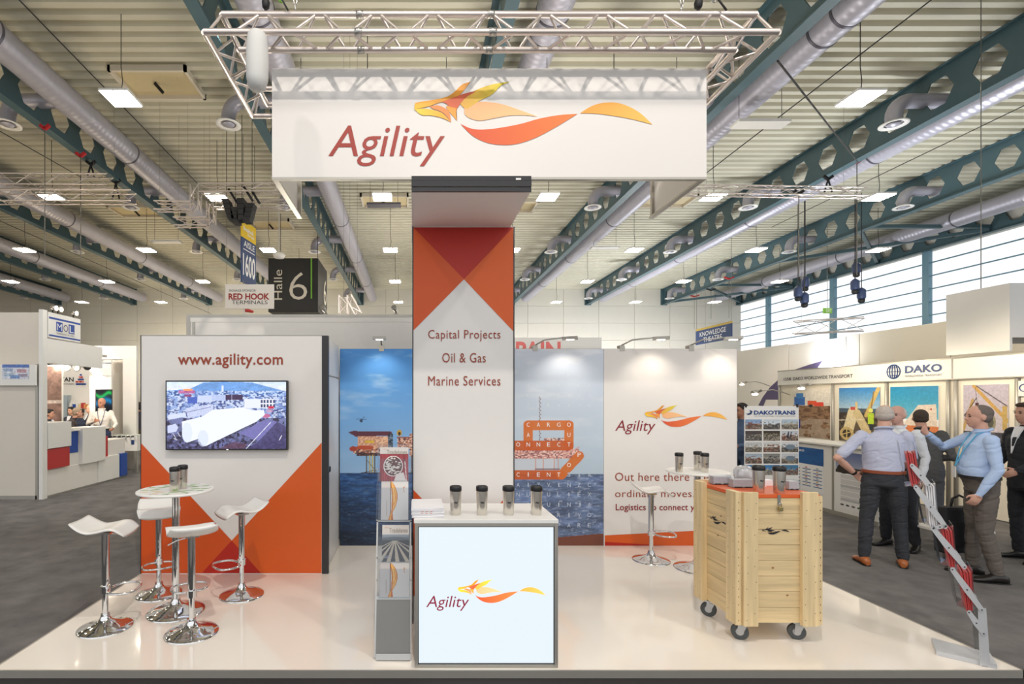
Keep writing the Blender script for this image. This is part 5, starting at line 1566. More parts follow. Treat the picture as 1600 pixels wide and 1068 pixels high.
# inside the booth
def board(name, label, cat, x0, x1, y0, y1, Y, mat=m_booth, z0=None):
    t = thing(name, label, cat, (pxx((x0 + x1) / 2, Y), Y, 0))
    B('board', mat, t, (pxx(x0, Y), pxx(x1, Y), Y, Y + 0.05, 0.0 if z0 is None else z0, pzz(y0, Y)))
    return t
a = Art(0, 100, 0, 300, 50, 150); a.vgrad(0, 300, (158, 128, 116), (132, 104, 96)); a.rect(0, 100, 152, 166, (206, 190, 180)); a.noise(30, 16, 0.3, 8); a.noise(5, 3, 0.14, 9)
t = board('poster_wall', 'wall with a brown photo print inside the left booth', 'wall', 72, 97, 570, 0, 12.2)
a.build('photo_print', (pxx(72, 12.19), 12.195, 1.0), (pxx(96, 12.19) - pxx(72, 12.19), 0, 0), (0, 0, pzz(572, 12.19) - 1.0), PRINT, t)
t = board('booth_wall', 'white wall lettered TAN with a pyramid of coloured squares inside the left booth', 'wall', 92, 142, 574, 0, 15.5)
ptext('TAN', 94, 115, 589, 596, 15.5, m_txtk, t, eps=0.02, bold=0.02); ptext('CONTAINERS', 94, 116, 598, 601, 15.5, m_txtk, t, eps=0.02)
cc = [m_blue, m_redp, m_txtb, M('pale_red_paint', (226, 130, 110), 0.5)]
for r in range(5):
    for k in range(5 - r if r < 4 else 1):
        q = px(118.5 + k * 3.2 + r * 1.6 * (r > 1), 596 - r * 3.6 + 5, 15.48)
        B('colour_square', cc[(r + k * 2) % 4], t, (q.x, q.x + 0.045, 15.47, 15.5, q.z, q.z + 0.05))
B('glass_cabinet', M('cabinet_grey', (170, 182, 190), 0.4), t, (pxx(96, 15.4), pxx(108, 15.4), 15.3, 15.5, 0, pzz(617, 15.4)))
t = thing('shelf_display', 'shelf with small coloured boxes far inside the left booth', 'shelf', (pxx(124, 15.2), 15.2, 0))
B('shelf_body', m_booth, t, (pxx(110, 15.2), pxx(140, 15.2), 15.2, 15.45, 0, pzz(626, 15.2)))
for k, (x, c) in enumerate(((112, m_white), (117, m_blue), (122, m_white), (126, M('beige_box', (230, 200, 150), 0.5)), (130, m_redp), (134, M('orange_box', (230, 150, 90), 0.5)))):
    B('display_box', c, t, (pxx(x, 15.2), pxx(x + 3.6, 15.2), 15.1, 15.2, pzz(638, 15.2), pzz(629 + (k % 2) * 2, 15.2)))
t = board('booth_wall', 'white wall with faint lettering and a green-blue screen inside the left booth', 'wall', 140, 174, 562, 0, 12.9)
ptext('MOL Project', 150, 174, 585, 589, 12.9, m_txtg, t, eps=0.02)
B('header_stripe', m_navy, t, (pxx(141, 12.9), pxx(174, 12.9), 12.88, 12.9, pzz(567.5, 12.9), pzz(566.5, 12.9)))
ptext('MOL', 145, 152, 561.8, 564.5, 12.9, m_txtb, t, eps=0.02); ptext('MOL', 156, 162, 561.8, 564.5, 12.9, m_txtb, t, eps=0.02)
tvb = thing('television', 'small screen with green and blue waves inside the left booth', 'television', (pxx(162, 12.85), 12.85, pzz(636, 12.85)))
B('housing', m_black, tvb, (pxx(149, 12.85), pxx(174.5, 12.85), 12.85, 12.89, pzz(647, 12.85), pzz(608, 12.85)))
a = Art(0, 100, 0, 150, 60, 90); a.c[:] = np.array((10, 20, 34)) / 255
a.mix(np.exp(-((a.Y - 30 - 14 * np.sin(a.X / 18)) / 14) ** 2), (30, 210, 90), 0.9); a.mix(np.exp(-((a.Y - 75 - 12 * np.sin(a.X / 24 + 2)) / 20) ** 2), (20, 140, 200), 0.9)
a.build('screen', (pxx(150, 12.84), 12.845, pzz(646, 12.84)), (pxx(174, 12.84) - pxx(150, 12.84), 0, 0), (0, 0, pzz(609, 12.84) - pzz(646, 12.84)), m_screen, tvb)
for k, (x, y, Y) in enumerate(((104, 573, 12.6), (119, 573, 12.6), (76, 562, 10.5), (136, 571, 12.6))):
    q = px(x, y, Y)
    t = thing('spotlight', 'spotlight under the header of the left booth, %s one' % ('second', 'third', 'first', 'fourth')[k], 'lamp', q, 'spotlights inside the left booth')
    rod('stem', (q.x, q.y, q.z), (q.x, q.y, 2.9), 0.01, m_blackm, t)
    MB().tube([q + Vector((-.06, 0.05, 0.02)), q + Vector((.05, -0.06, -0.03))], [0.05, 0.09], 12).build('lamp_head', m_alu if k < 2 else m_blackm, t)
    if k < 2: MB().ball(q + Vector((.052, -0.062, -0.03)), (0.06, 0.03, 0.06), 10, 8).build('bulb', m_bulb, t)
spot('left_booth_light', (-7.4, 10.4, 2.75), (-7.6, 12.6, 1.4), 200, 120, 0.15, (1, 0.9, 0.78))
spot('left_booth_light', (-8.4, 12.2, 2.75), (-9.2, 15, 1.6), 200, 120, 0.15, (1, 0.9, 0.78))
MB().box(-9.7, -7.7, 12.58, 12.64, 2.86, 2.92).box(-7.78, -7.7, 12.64, 12.9, 2.86, 2.92).build('header_rail', m_alu_matt, mo)
# table football
tf = thing('football_table', 'white table football table at the end of the left booth', 'table', (-6.95, 12.9, 0))
fx0_, fx1_, fy0, fy1 = pxx(172, 12.6), pxx(214, 12.6), 12.6, 13.1
zf0, zf1 = pzz(704, 12.6), pzz(680, 12.6)
for q_ in ((fx0_, fx1_, fy0, fy0 + .03), (fx0_, fx1_, fy1 - .03, fy1), (fx0_, fx0_ + .03, fy0 + .03, fy1 - .03), (fx1_ - .03, fx1_, fy0 + .03, fy1 - .03)): B('side_board', m_white, tf, (*q_, zf0, zf1))
B('pitch', m_green, tf, (fx0_ + .03, fx1_ - .03, fy0 + .03, fy1 - .03, zf1 - 0.12, zf1 - .1))
for k in range(6): 
    x = fx0_ + 0.06 + k * (fx1_ - fx0_ - .12) / 5
    rod('rod', (x, fy0 - 0.1, zf1 - 0.02), (x, fy1 + 0.1, zf1 - 0.02), 0.008, m_chrome, tf); MB().tube([(x, fy0 - 0.14, zf1 - 0.02), (x, fy0 - 0.04, zf1 - 0.02)], 0.018, 8).build('handle', m_blackm, tf)
for x in (fx0_ + .04, fx1_ - .04):
    for y in (fy0 + .04, fy1 - .04): B('leg', m_alu_matt, tf, (x - .035, x + .035, y - .035, y + .035, 0, zf0))
ptext('ALPHA', 176, 192, 690, 696, 12.6, m_txtk, tf, bold=0.03)
B('goal_box', m_navy, tf, (pxx(205, 12.59), pxx(209.5, 12.59), 12.59, 12.6, pzz(694, 12.6), pzz(687, 12.6)))

# ---- hanging signs -----------------------------------------------------
hc = thing('hall_sign', 'black hall number cube reading Halle 6 with a green line, hanging above the partition', 'sign', (pxx(457, 19), 20, pzz(487, 19)))
hx0, hx1, hz0, hz1 = pxx(419, 19), pxx(497, 19), pzz(487, 19), pzz(403, 19)
m_signk = M('sign_black', (30, 28, 26), 0.5, var=0.06)
m_signw = M('sign_warm_white', (224, 216, 200), 0.5, var=0)
MB().bbox(hx0, hx1, 19, 21, hz0, hz1, 0.02).build('cube_body', m_signk, hc)
ptext('6', 452, 480, 425, 468, 19, m_signw, hc, eps=0.03, bold=-0.012)
Yq = 18.97
text('Halle', px(441, 468, Yq), (0, 0, pzz(421, Yq) - pzz(468, Yq)), (pxx(428, Yq) - pxx(441, Yq), 0, 0), m_signw, hc)
B('green_line', m_green, hc, (pxx(485.5, Yq), pxx(487.5, Yq), 18.97, 18.99, pzz(466, Yq), pzz(403, Yq)))
text('6', (hx1 + 0.02, 20.1, hz0 + .5), (0, 0.6, 0), (0, 0, 1.0), m_signw, hc)
for x in (hx0 + .2, hx1 - .2): rod('hanging_wire', (x, 20, hz1), (x, 20, 9.05), 0.01, m_cable, hc)
tag(MB().lathe([(0.0001, -0.12), (0.16, -0.1), (0.2, 0), (0.12, 0.08), (0.02, 0.1), (0.015, 3.35)], px(436, 398, 17), 16, caps=False).build('smoke_detector', m_white), 'white round pendant detector above the black hall cube', 'detector')

ai = thing('aisle_sign', 'narrow yellow and blue hanging sign reading AISLE 1600', 'sign', px(388, 440, 14))
A0_ = Vector((pxx(377.5, 13.9), 13.9, 0)); A1_ = Vector((pxx(400, 14.75), 14.75, 0))
za0, za1 = pzz(440, 13.9), pzz(341, 13.9)
du = A1_ - A0_
def ai_p(u, v): return A0_ + du * u + Vector((0, 0, za0 + (za1 - za0) * v))
nb_ = Vector((du.y, -du.x, 0)).normalized()
MB().prism([ai_p(0, 0), ai_p(1, 0), ai_p(1, .72), ai_p(0, .72)], -nb_ * 0.03).build('blue_board', m_navy, ai)
MB().prism([ai_p(0, .72), ai_p(1, .72), ai_p(1, 1), ai_p(0, 1)], -nb_ * 0.03).build('yellow_board', m_yel, ai)
e = nb_ * 0.006
text('AISLE', ai_p(.14, .585) + e, du * .74, (0, 0, (za1 - za0) * .10), m_txtw, ai, bold=0.01)
text('1600', ai_p(.08, .12) + e, du * .84, (0, 0, (za1 - za0) * .36), m_txtw, ai, bold=0.02)
flat('white_rule', [ai_p(.1, .535) + e, ai_p(.9, .535) + e, ai_p(.9, .548) + e, ai_p(.1, .548) + e], m_txtw, ai)
text('Breakbulk', ai_p(.12, .84) + e, du * .7, (0, 0, (za1 - za0) * .07), m_txtw, ai, bold=0.02); text('Europe', ai_p(.4, .77) + e, du * .45, (0, 0, (za1 - za0) * .06), m_txtw, ai, bold=0.02)
for u in (.1, .9): rod('hanging_wire', ai_p(u, 1), ai_p(u, 1) + Vector((0, 0, 9.05 - za1)), 0.008, m_wire, ai)
ss = thing('sponsor_sign', 'white hanging board reading SIGNAGE SPONSOR in red and black lettering', 'sign', px(390, 482, 13.9))
Ys = 13.85
B('board', m_panel, ss, (pxx(352, Ys), pxx(428, Ys), Ys, Ys + 0.03, pzz(482, Ys), pzz(444, Ys)))
ptext('SIGNAGE SPONSOR:', 358, 400, 452, 455.5, Ys, m_txtk, ss); ptext('RED HOOK', 357, 421, 458, 468, Ys, M('dark_red_lettering', (150, 34, 30), 0.5, var=0), ss, bold=0.035); ptext('TERMINALS', 362, 418, 469, 475, Ys, m_txtk, ss, bold=0.0)
rod('hanging_wire', (pxx(380, Ys), Ys + .01, pzz(444, Ys)), (pxx(380, Ys), Ys + .01, za0 + 0.03), 0.008, m_wire, ss)
rod('hanging_wire', (pxx(354, Ys), Ys + .01, pzz(444, Ys)), (pxx(354, Ys), Ys + .01, 9.05), 0.006, m_wire, ss)
sm = thing('fallen_sign', 'small white and red board edge showing below the sponsor board', 'sign', px(388, 490, 14))
B('board', m_white, sm, (pxx(378, 14), pxx(386, 14), 14, 14.02, pzz(489, 14), pzz(479, 14)))
MB().tube([px(384, 484, 14), px(396, 487, 14)], [0.06, 0.03], 10).build('red_mark', m_redp, sm)
rod('hanging_wire', px(380, 479, 14), (pxx(380, 14), 14, pzz(444, 14) + 0.05), 0.006, m_wire, sm)
kt = thing('theatre_sign', 'dark blue hanging sign reading KNOWLEDGE THEATRE with a gold top stripe', 'sign', (12.8, 21.8, 4.1))
XK = 12.8
k0, k1 = XK * F / (1143 - VX), XK * F / (1087 - VX)
zk0, zk1 = EYE + XK * (VY - 539) / 442, EYE + XK * (VY - 516) / 442
zk1 = EYE + 0.243 * XK; zk0 = EYE + 0.1875 * XK
B('board', m_navy, kt, (XK, XK + 0.04, k0, k1, zk0, zk1 - 0.09)); B('gold_stripe', M('gold_print', (190, 160, 70), 0.5), kt, (XK, XK + 0.04, k0, k1, zk1 - 0.09, zk1))
text('KNOWLEDGE', (XK - 0.01, k1 - 0.35, zk0 + 0.33), (0, -(k1 - k0 - 0.7), 0), (0, 0, 0.2), m_txtw, kt, bold=0.005)
text('THEATRE', (XK - 0.01, k1 - 0.62, zk0 + 0.07), (0, -(k1 - k0 - 1.24), 0), (0, 0, 0.2), m_txtw, kt, bold=0.005)
for y in (k0 + .05, k1 - .05): rod('hanging_wire', (XK + .02, y, zk1), (XK + .02, y, 9.05), 0.008, m_wire, kt)
tag(B('exit_sign', m_green, None, (pxx(1287, 21), pxx(1300, 21), 21, 21.05, pzz(489, 21), pzz(481, 21))), 'green exit sign hanging in front of the windows', 'sign')
rod('hanging_wire', (pxx(1293, 21), 21.02, pzz(481, 21)), (pxx(1293, 21), 21.02, 9.05), 0.008, m_wire, bpy.data.objects['exit_sign'])
ee = bpy.data.objects['exit_sign']
ptext('EXIT', 1291, 1299, 482.5, 487.5, 21, m_txtw, ee)

# ================================================================ NEIGHBOUR BOOTHS, RIGHT
XD = 8.7
def dy(x): return XD * F / (x - VX)
dk_ = thing('exhibition_booth', 'white booth wall with four photo posters and a lettered fascia, right of the aisle', 'booth', (XD, 9.5, 0))
zf_t, zf_b = EYE + 0.075 * XD, EYE + 0.0345 * XD
m_warmw = M('warm_white_panel', (240, 232, 216), 0.55, var=0.015)
panels = [1217, 1300, 1384, 1480, 1492, 1588, 1700]
for a_, b_ in zip(panels[:-1], panels[1:]):
    MB().bbox(XD + 0.03, XD + 0.06, dy(b_) + 0.02, dy(a_) - 0.02, 0.02, zf_b, 0.003).build('wall_panel', m_warmw, dk_)
    MB().tube([(XD + 0.02, dy(a_), 0), (XD + 0.02, dy(a_), zf_t)], 0.03, 8).build('upright', m_alu_matt, dk_)
for a_, b_ in ((1217, 1492), (1492, 1700)):
    MB().bbox(XD - 0.03, XD, dy(b_) + 0.03, dy(a_) - 0.0, zf_b, zf_t, 0.004).build('fascia_board', m_white, dk_)
    B('fascia_rail', m_alu_matt, dk_, (XD - 0.035, XD - 0.03, dy(b_), dy(a_), zf_t - 0.02, zf_t), (XD - 0.035, XD - 0.03, dy(b_), dy(a_), zf_b, zf_b + 0.015))
def dtext(body, x0, x1, z0, z1, mat, **k):
    return text(body, (XD - 0.035, dy(x0), z0), (0, dy(x1) - dy(x0), 0), (0, 0, z1 - z0), mat, dk_, **k)
dtext('1558', 1227, 1238, 2.24, 2.31, m_txtk, bold=0.01); dtext('DAKO WORLDWIDE TRANSPORT', 1242, 1335, 2.24, 2.31, m_txtk, bold=0.01)
dtext('DAKO', 1417, 1475, 2.27, 2.40, m_txtb, bold=0.03); dtext('WORLDWIDE TRANSPORT', 1417, 1475, 2.20, 2.235, m_txtg)
gc = (XD - 0.034, dy(1399), 2.31)
for s in (1.0, 0.62, 0.22):
    MB().tube([(gc[0], gc[1] + 0.125 * s * math.cos(a_), gc[2] + 0.125 * math.sin(a_)) for a_ in np.linspace(0, 2 * math.pi, 25)[:-1]], 0.008, 6, closed=True).build('globe_line', m_txtb, dk_)
for h in (-0.07, 0, 0.07):
    w = math.sqrt(0.125 ** 2 - h * h); MB().tube([(gc[0], gc[1] - w, gc[2] + h), (gc[0], gc[1] + w, gc[2] + h)], 0.006, 6).build('globe_line', m_txtb, dk_)
def poster(name, kind, x0, x1):
    a = Art(0, 100, 0, 130, 110, 140)
    if kind == 0:
        a.vgrad(0, 45, (240, 232, 220), (226, 222, 214)); a.rect(0, 100, 45, 130, (150, 116, 88)); a.mix((a.Y > 45) & (fbm(a.X / 9, a.Y / 5, 3) > 0.52), (96, 66, 46), 0.8)
        a.mix((a.Y > 80) & (fbm(a.X / 12, a.Y / 9, 4) > 0.42), (176, 158, 140), 0.8)
        a.rect(4, 34, 22, 44, (50, 110, 190)); a.rect(10, 30, 12, 26, (70, 140, 210)); a.rect(42, 66, 32, 44, (224, 90, 50)); a.rect(60, 84, 36, 46, (230, 70, 50)); a.circ(50, 46, 6, 4, (40, 36, 36)); a.rect(0, 22, 84, 108, (40, 60, 150))
    elif kind == 1:
        a.vgrad(0, 50, (50, 130, 200), (176, 206, 226)); a.rect(0, 100, 50, 60, (70, 90, 110)); a.rect(0, 100, 60, 130, (60, 50, 44)); a.mix((a.Y > 52) & (fbm(a.X / 8, a.Y / 8, 5) > 0.5), (120, 104, 84), 0.7)
        a.seg(96, 4, 68, 66, 9, (210, 180, 110)); a.seg(86, 10, 78, 60, 3, (150, 120, 70)); a.rect(42, 47, 34, 66, (222, 196, 140)); a.seg(20, 116, 36, 60, 26, (232, 216, 176)); a.seg(70, 106, 46, 62, 20, (216, 196, 150)); a.circ(20, 112, 18, 16, (206, 180, 120)); a.circ(20, 112, 11, 10, (60, 50, 44)); a.seg(4, 116, 36, 106, 2.5, (226, 200, 130)); a.seg(20, 98, 20, 126, 2.5, (226, 200, 130))
        a.circ(79, 54, 5, 5, (230, 230, 120)); a.rect(72, 86, 60, 86, (190, 220, 60)); a.rect(76, 84, 86, 100, (40, 50, 70)); a.rect(30, 42, 46, 54, (200, 80, 70)); a.seg(0, 80, 60, 76, 2, (230, 220, 200))
    elif kind == 2:
        a.vgrad(0, 70, (20, 140, 190), (120, 190, 214)); a.poly([(32, 78), (60, 40), (96, 38), (98, 90), (32, 90)], (232, 216, 200)); a.rect(28, 100, 84, 96, (222, 130, 80)); a.rect(0, 100, 96, 130, (190, 140, 104)); a.mix((a.Y > 96) & (fbm(a.X / 9, a.Y / 9, 6) > 0.5), (150, 104, 76), 0.7); a.circ(86, 48, 2, 2, (190, 60, 50)); a.circ(70, 60, 2, 2, (190, 60, 50))
    elif kind == 3:
        a.vgrad(0, 130, (190, 180, 196), (214, 204, 206)); a.seg(24, 2, 98, 66, 7, (200, 160, 90)); a.seg(30, 2, 98, 40, 2, (70, 60, 60)); a.seg(0, 86, 22, 30, 7, (190, 156, 96)); a.seg(2, 60, 30, 26, 2, (80, 70, 60)); a.seg(28, 4, 32, 34, 1, (40, 40, 40)); a.rect(28, 36, 34, 40, (80, 40, 40)); a.rect(20, 46, 50, 54, (50, 54, 70)); a.seg(32, 40, 20, 52, 1, (40, 40, 40)); a.seg(32, 40, 46, 52, 1, (40, 40, 40))
        a.circ(62, 70, 12, 16, (150, 146, 120)); a.circ(62, 70, 7, 10, (90, 88, 76)); a.rect(88, 98, 40, 84, (196, 166, 100)); a.rect(0, 100, 88, 130, (96, 96, 104)); a.mix((a.Y > 88) & (fbm(a.X / 8, a.Y / 8, 9) > 0.5), (60, 60, 68), 0.7); a.rect(86, 100, 90, 130, (50, 44, 46))
    a.noise(3, 3, 0.10, 12)
    z0, z1 = 0.98, 2.04
    B(name + '_back', m_white, dk_, (XD + 0.015, XD + 0.03, dy(x1), dy(x0), z0, z1))
    a.build(name, (XD + 0.013, dy(x0), z0), (0, dy(x1) - dy(x0), 0), (0, 0, z1 - z0), PRINT, dk_)
poster('poster', 0, 1238, 1296); poster('poster', 1, 1310, 1374); poster('poster', 2, 1390, 1465); poster('poster', 3, 1504, 1574)
ft = thing('globe_poster', 'small white poster with a globe at the right edge of the booth wall', 'poster', (XD - 0.0, dy(1606), 1.9))
B('board', m_white, ft, (XD + 0.0, XD + 0.012, dy(1640), dy(1591), 1.86, 2.08))
MB().tube([(XD - 0.004, dy(1600) + 0.05 * math.cos(a_), 1.98 + 0.05 * math.sin(a_)) for a_ in np.linspace(0, 2 * math.pi, 17)[:-1]], 0.006, 6, closed=True).build('globe_line', m_txtb, ft)

XC = 6.66
def cy(x): return XC * F / (x - VX)
dc = thing('booth_counter', 'white panelled counter with blue poster and text poster before the right booth', 'counter', (XC + .3, 8.2, 0))
for a_, b_ in ((1225, 1300), (1303, 1372)):
    MB().bbox(XC, XC + 0.03, cy(b_), cy(a_), 0.06, 1.07, 0.004).build('front_panel', m_white, dc)
B('plinth', m_alu_matt, dc, (XC - 0.003, XC + 0.02, cy(1372), cy(1225), 0.0, 0.06)); B('upright', m_alu_matt, dc, (XC - 0.004, XC + 0.02, cy(1303), cy(1300), 0, 1.07))
MB().bbox(XC - 0.04, XC + 0.55, cy(1376), cy(1222), 1.075, 1.105, 0.004).build('counter_top', m_white, dc)
B('side_panel', m_white, dc, (XC + .03, XC + .5, cy(1372), cy(1372) + .03, 0, 1.07)); B('side_panel', m_white, dc, (XC + .03, XC + .5, cy(1225) - .03, cy(1225), 0, 1.07))
a = Art(0, 100, 0, 260, 80, 200); a.c[:] = np.array((240, 240, 242)) / 255; a.rect(0, 100, 0, 100, (22, 92, 160)); a.mix((a.Y < 100) & (fbm(a.X / 30, a.Y / 30, 5) > 0.5), (16, 78, 146), 0.6)
for r in range(6):
    for c in range(3): a.rect(4 + 33 * c, 30 + 33 * c, 128 + r * 20, 133 + r * 20, (50, 90, 150)); a.circ(16 + 33 * c, 120 + r * 20, 4, 3, [(210, 170, 60), (180, 60, 60), (120, 130, 150)][(r + c) % 3])
a.build('blue_poster', (XC - 0.003, cy(1236), 0.28), (0, cy(1287) - cy(1236), 0), (0, 0, 0.72), PRINT, dc)
text('DAKO', (XC - 0.006, cy(1243), 0.925), (0, cy(1257) - cy(1243), 0), (0, 0, 0.035), m_txtw, dc, bold=0.03)
a = Art(0, 100, 0, 260, 90, 220); a.c[:] = np.array((238, 236, 236)) / 255; a.vgrad(0, 90, (96, 110, 160), (186, 190, 206)); a.rect(0, 100, 80, 96, (60, 50, 50)); a.circ(22, 76, 18, 22, (46, 36, 34)); a.circ(60, 80, 26, 12, (60, 46, 42))
for r in range(34):
    w = 74 + 18 * ((r * 37) % 7) / 7
    if r not in (5, 12, 20, 27): a.rect(14, w, 104 + r * 3.5, 105.4 + r * 3.5, (160, 160, 166))
for c in range(5): a.circ(18 + 15 * c, 240, 5, 4, [(60, 60, 64), (40, 44, 60), (90, 90, 94), (60, 90, 50), (150, 150, 60)][c])
a.build('text_poster', (XC - 0.003, cy(1306), 0.12), (0, cy(1366) - cy(1306), 0), (0, 0, 0.88), PRINT, dc)

# roll-up banner
YR_ = 6.9
rb = thing('rollup_banner', 'upright banner reading DAKOTRANS over rows of small ship photos', 'banner', (pxx(1206, YR_), YR_, 0))
rx0, rx1 = pxx(1163, YR_), pxx(1248, YR_)
MB().bbox(rx0 - 0.02, rx1 + 0.02, YR_ - 0.08, YR_ + 0.1, 0.0, 0.07, 0.01).build('base_case', m_alu, rb)
B('sheet', m_white, rb, (rx0, rx1, YR_, YR_ + 0.003, 0.07, pzz(634, YR_)))
rod('support_pole', ((rx0 + rx1) / 2, YR_ + 0.03, 0.07), ((rx0 + rx1) / 2, YR_ + 0.03, pzz(634, YR_)), 0.01, m_alu, rb)
for x in (rx0 + 0.02, rx1 - 0.02): B('clip', m_blackm, rb, (x - .012, x + .012, YR_ - 0.006, YR_ + 0.008, pzz(636, YR_), pzz(631, YR_)))
rs = np.random.RandomState(12)
skies = [(130, 160, 196), (196, 206, 214), (170, 190, 206), (70, 60, 56), (50, 44, 30), (190, 196, 202), (186, 190, 190), (200, 202, 200), (206, 208, 210), (160, 176, 190), (130, 130, 124), (196, 200, 206), (40, 110, 170), (50, 120, 180), (60, 120, 160)]
for r in range(5):
    for c in range(3):
        a = Art(0, 60, 0, 34, 44, 26)
        s = skies[r * 3 + c]; g = (90, 84, 78) if r < 4 else (110, 110, 110)
        a.vgrad(0, 17, s, tuple(min(255, v + 24) for v in s)); a.rect(0, 60, 17, 34, g)
        a.mix((fbm(a.X / 6 + r * 9, a.Y / 4 + c * 5, 20 + r * 3 + c) > 0.52) & (a.Y > 8), [(120, 70, 54), (60, 62, 70), (150, 140, 120)][(r + c) % 3], 0.85)
        a.mix((fbm(a.X / 5, a.Y / 3 + r, 40 + r * 3 + c) > 0.6) & (a.Y > 12), (190, 180, 160), 0.7)
        if (r, c) == (1, 2): a.poly([(18, 24), (24, 2), (27, 2), (26, 26)], (30, 40, 60)); a.poly([(30, 24), (34, 2), (37, 3), (34, 26)], (30, 40, 60))
        if (r, c) in ((2, 2), (3, 2)): a.circ(32, 16, 18, 9, (120, 136, 150))
        x_ = 1164.5 + c * 28.3; y_ = 655 + r * 17.8
        a.build('photo', px(x_, y_ + 15.4, YR_ - 0.002), (pxx(x_ + 26, YR_ - 0.002) - pxx(x_, YR_ - 0.002), 0, 0), (0, 0, pzz(y_, YR_) - pzz(y_ + 15.4, YR_)), PRINT, rb)
ptext('DAKOTRANS', 1178, 1243, 641, 647.5, YR_, m_txtb, rb, bold=0.04); ptext('THE WORLDWIDE PROJECT FORWARDING NETWORK', 1178, 1243, 649, 651, YR_, m_txtg, rb)
flat('swoosh', [px(x, y, YR_ - 0.004) for x, y in ((1165, 645), (1169, 648), (1174, 647), (1176, 642), (1171, 640), (1173, 644), (1168, 646))], m_navy, rb)

# tall white walls behind
XH = 11.5
def hy(x): return XH * F / (x - VX)
hw = thing('tall_wall', 'tall white stand wall with a big purple arc, behind the lettered fascia on the right', 'wall', (XH, 13.5, 0))
zt_h = EYE + 0.1445 * XH
for a_, b_ in ((1140, 1232), (1232, 1322), (1322, 1343), (1343, 1485), (1485, 1640)):
    MB().bbox(XH, XH + 0.08, hy(b_) + 0.01, hy(a_) - 0.01, 0, zt_h - (0.0 if a_ != 1232 else 0.03), 0.01).build('wall_panel', m_booth if a_ < 1343 else m_warmw, hw)
m_purple = M('dark_purple_print', (84, 74, 112), 0.5)
def hq(x, y): return Vector((XH - 0.006, hy(x), EYE - (y - VY) * XH / (x - VX)))
flat('purple_arc', [hq(x, y) for x, y in ((1185, 633), (1192, 620), (1203, 605), (1215, 594), (1234, 580), (1260, 571), (1286, 563), (1270, 585), (1255, 600), (1240, 640), (1216, 640), (1216, 624), (1197, 624), (1193, 634))], m_purple, hw)
bxw = thing('hanging_box', 'big plain white hanging box above the fascia on the right', 'box', (9.8, 8.2, 2.54))
B('box_side', m_white, bxw, (9.0, 9.04, 7.72, 8.64, 2.55, 3.57)); B('box_front', m_white, bxw, (9.04, 13.0, 7.72, 7.76, 2.75, 3.57)); B('box_top', m_white, bxw, (9.04, 13.0, 7.76, 8.64, 3.53, 3.57)); B('box_back', m_white, bxw, (9.04, 13.0, 8.60, 8.64, 2.75, 3.53))
for x in (9.1, 12.9): rod('hanging_wire', (x, 8.2, 3.57), (x, 8.2, 9.05), 0.006, m_wire, bxw)
def fair_lamp(x, y, Y, d, lab, on=True):
    q = px(x, y, Y)
    t = thing('arm_lamp', lab, 'lamp', q, 'arm lamps over the right booths')
    MB().tube([(q.x + 0.34, q.y + 0.1, q.z - 0.1), q, q + Vector((d * 0.25, -0.05, 0.05)), q + Vector((d * 0.55, -0.1, 0.02))], 0.012, 8).build('arm', m_alu, t)
    MB().tube([q + Vector((d * 0.55, -0.1, 0.03)), q + Vector((d * 0.78, -0.14, -0.02))], [0.03, 0.045], 10).build('lamp_head', m_alu, t)
    if on: MB().ball(q + Vector((d * 0.72, -0.14, -0.05)), (0.07, 0.05, 0.03), 10, 8).build('bulb', m_bulb, t)
    return q
fair_lamp(1296, 603, 11.2, -1, 'lit arm lamp before the purple arc, upper one'); fair_lamp(1222, 612, 11.8, -1, 'lit arm lamp at the left post of the lettered fascia')
fair_lamp(1190, 598, 16.4, -1, 'arm lamp left of the purple arc'); fair_lamp(1318, 596, 11.4, -1, 'arm lamp right of the purple arc top', False)
spot('fascia_light', (7.6, 9.6, 2.5), (9.6, 9.6, 1.2), 60, 130, 0.2, (1, 0.86, 0.66)); spot('fascia_light', (7.6, 7.4, 2.5), (9.6, 7.4, 1.2), 60, 130, 0.2, (1, 0.86, 0.66))
spot('arc_wall_light', (9.9, 15.5, 2.7), (11.5, 15.5, 1.8), 28, 130, 0.2, (1, 0.88, 0.74))
# low glass table with leaflets behind the briefcase
lt = thing('low_table', 'low white table with leaflets on the carpet behind the black briefcase', 'table', (6.35, 6.2, 0))
qx, qy_ = pxx(1503, 5.9), 5.9
B('table_top', m_white, lt, (qx - 0.32, qx + 0.25, qy_ - 0.12, qy_ + 0.3, 0.30, 0.325))
for sx in (-0.28, 0.2):
    for sy_ in (-0.08, 0.26): MB().tube([(qx + sx, qy_ + sy_, 0), (qx + sx, qy_ + sy_, 0.30)], 0.015, 8).build('leg', m_alu, lt)
tag(MB().obox((qx - 0.15, qy_ + 0.02, 0.328), (0.11, 0.02, 0), (-0.015, 0.08, 0), (0, 0, 0.003)).build('leaflet', M('orange_leaflet', (222, 170, 130), 0.5, var=0.4, scale=20)), 'printed leaflet lying on the low table at the right', 'leaflet')
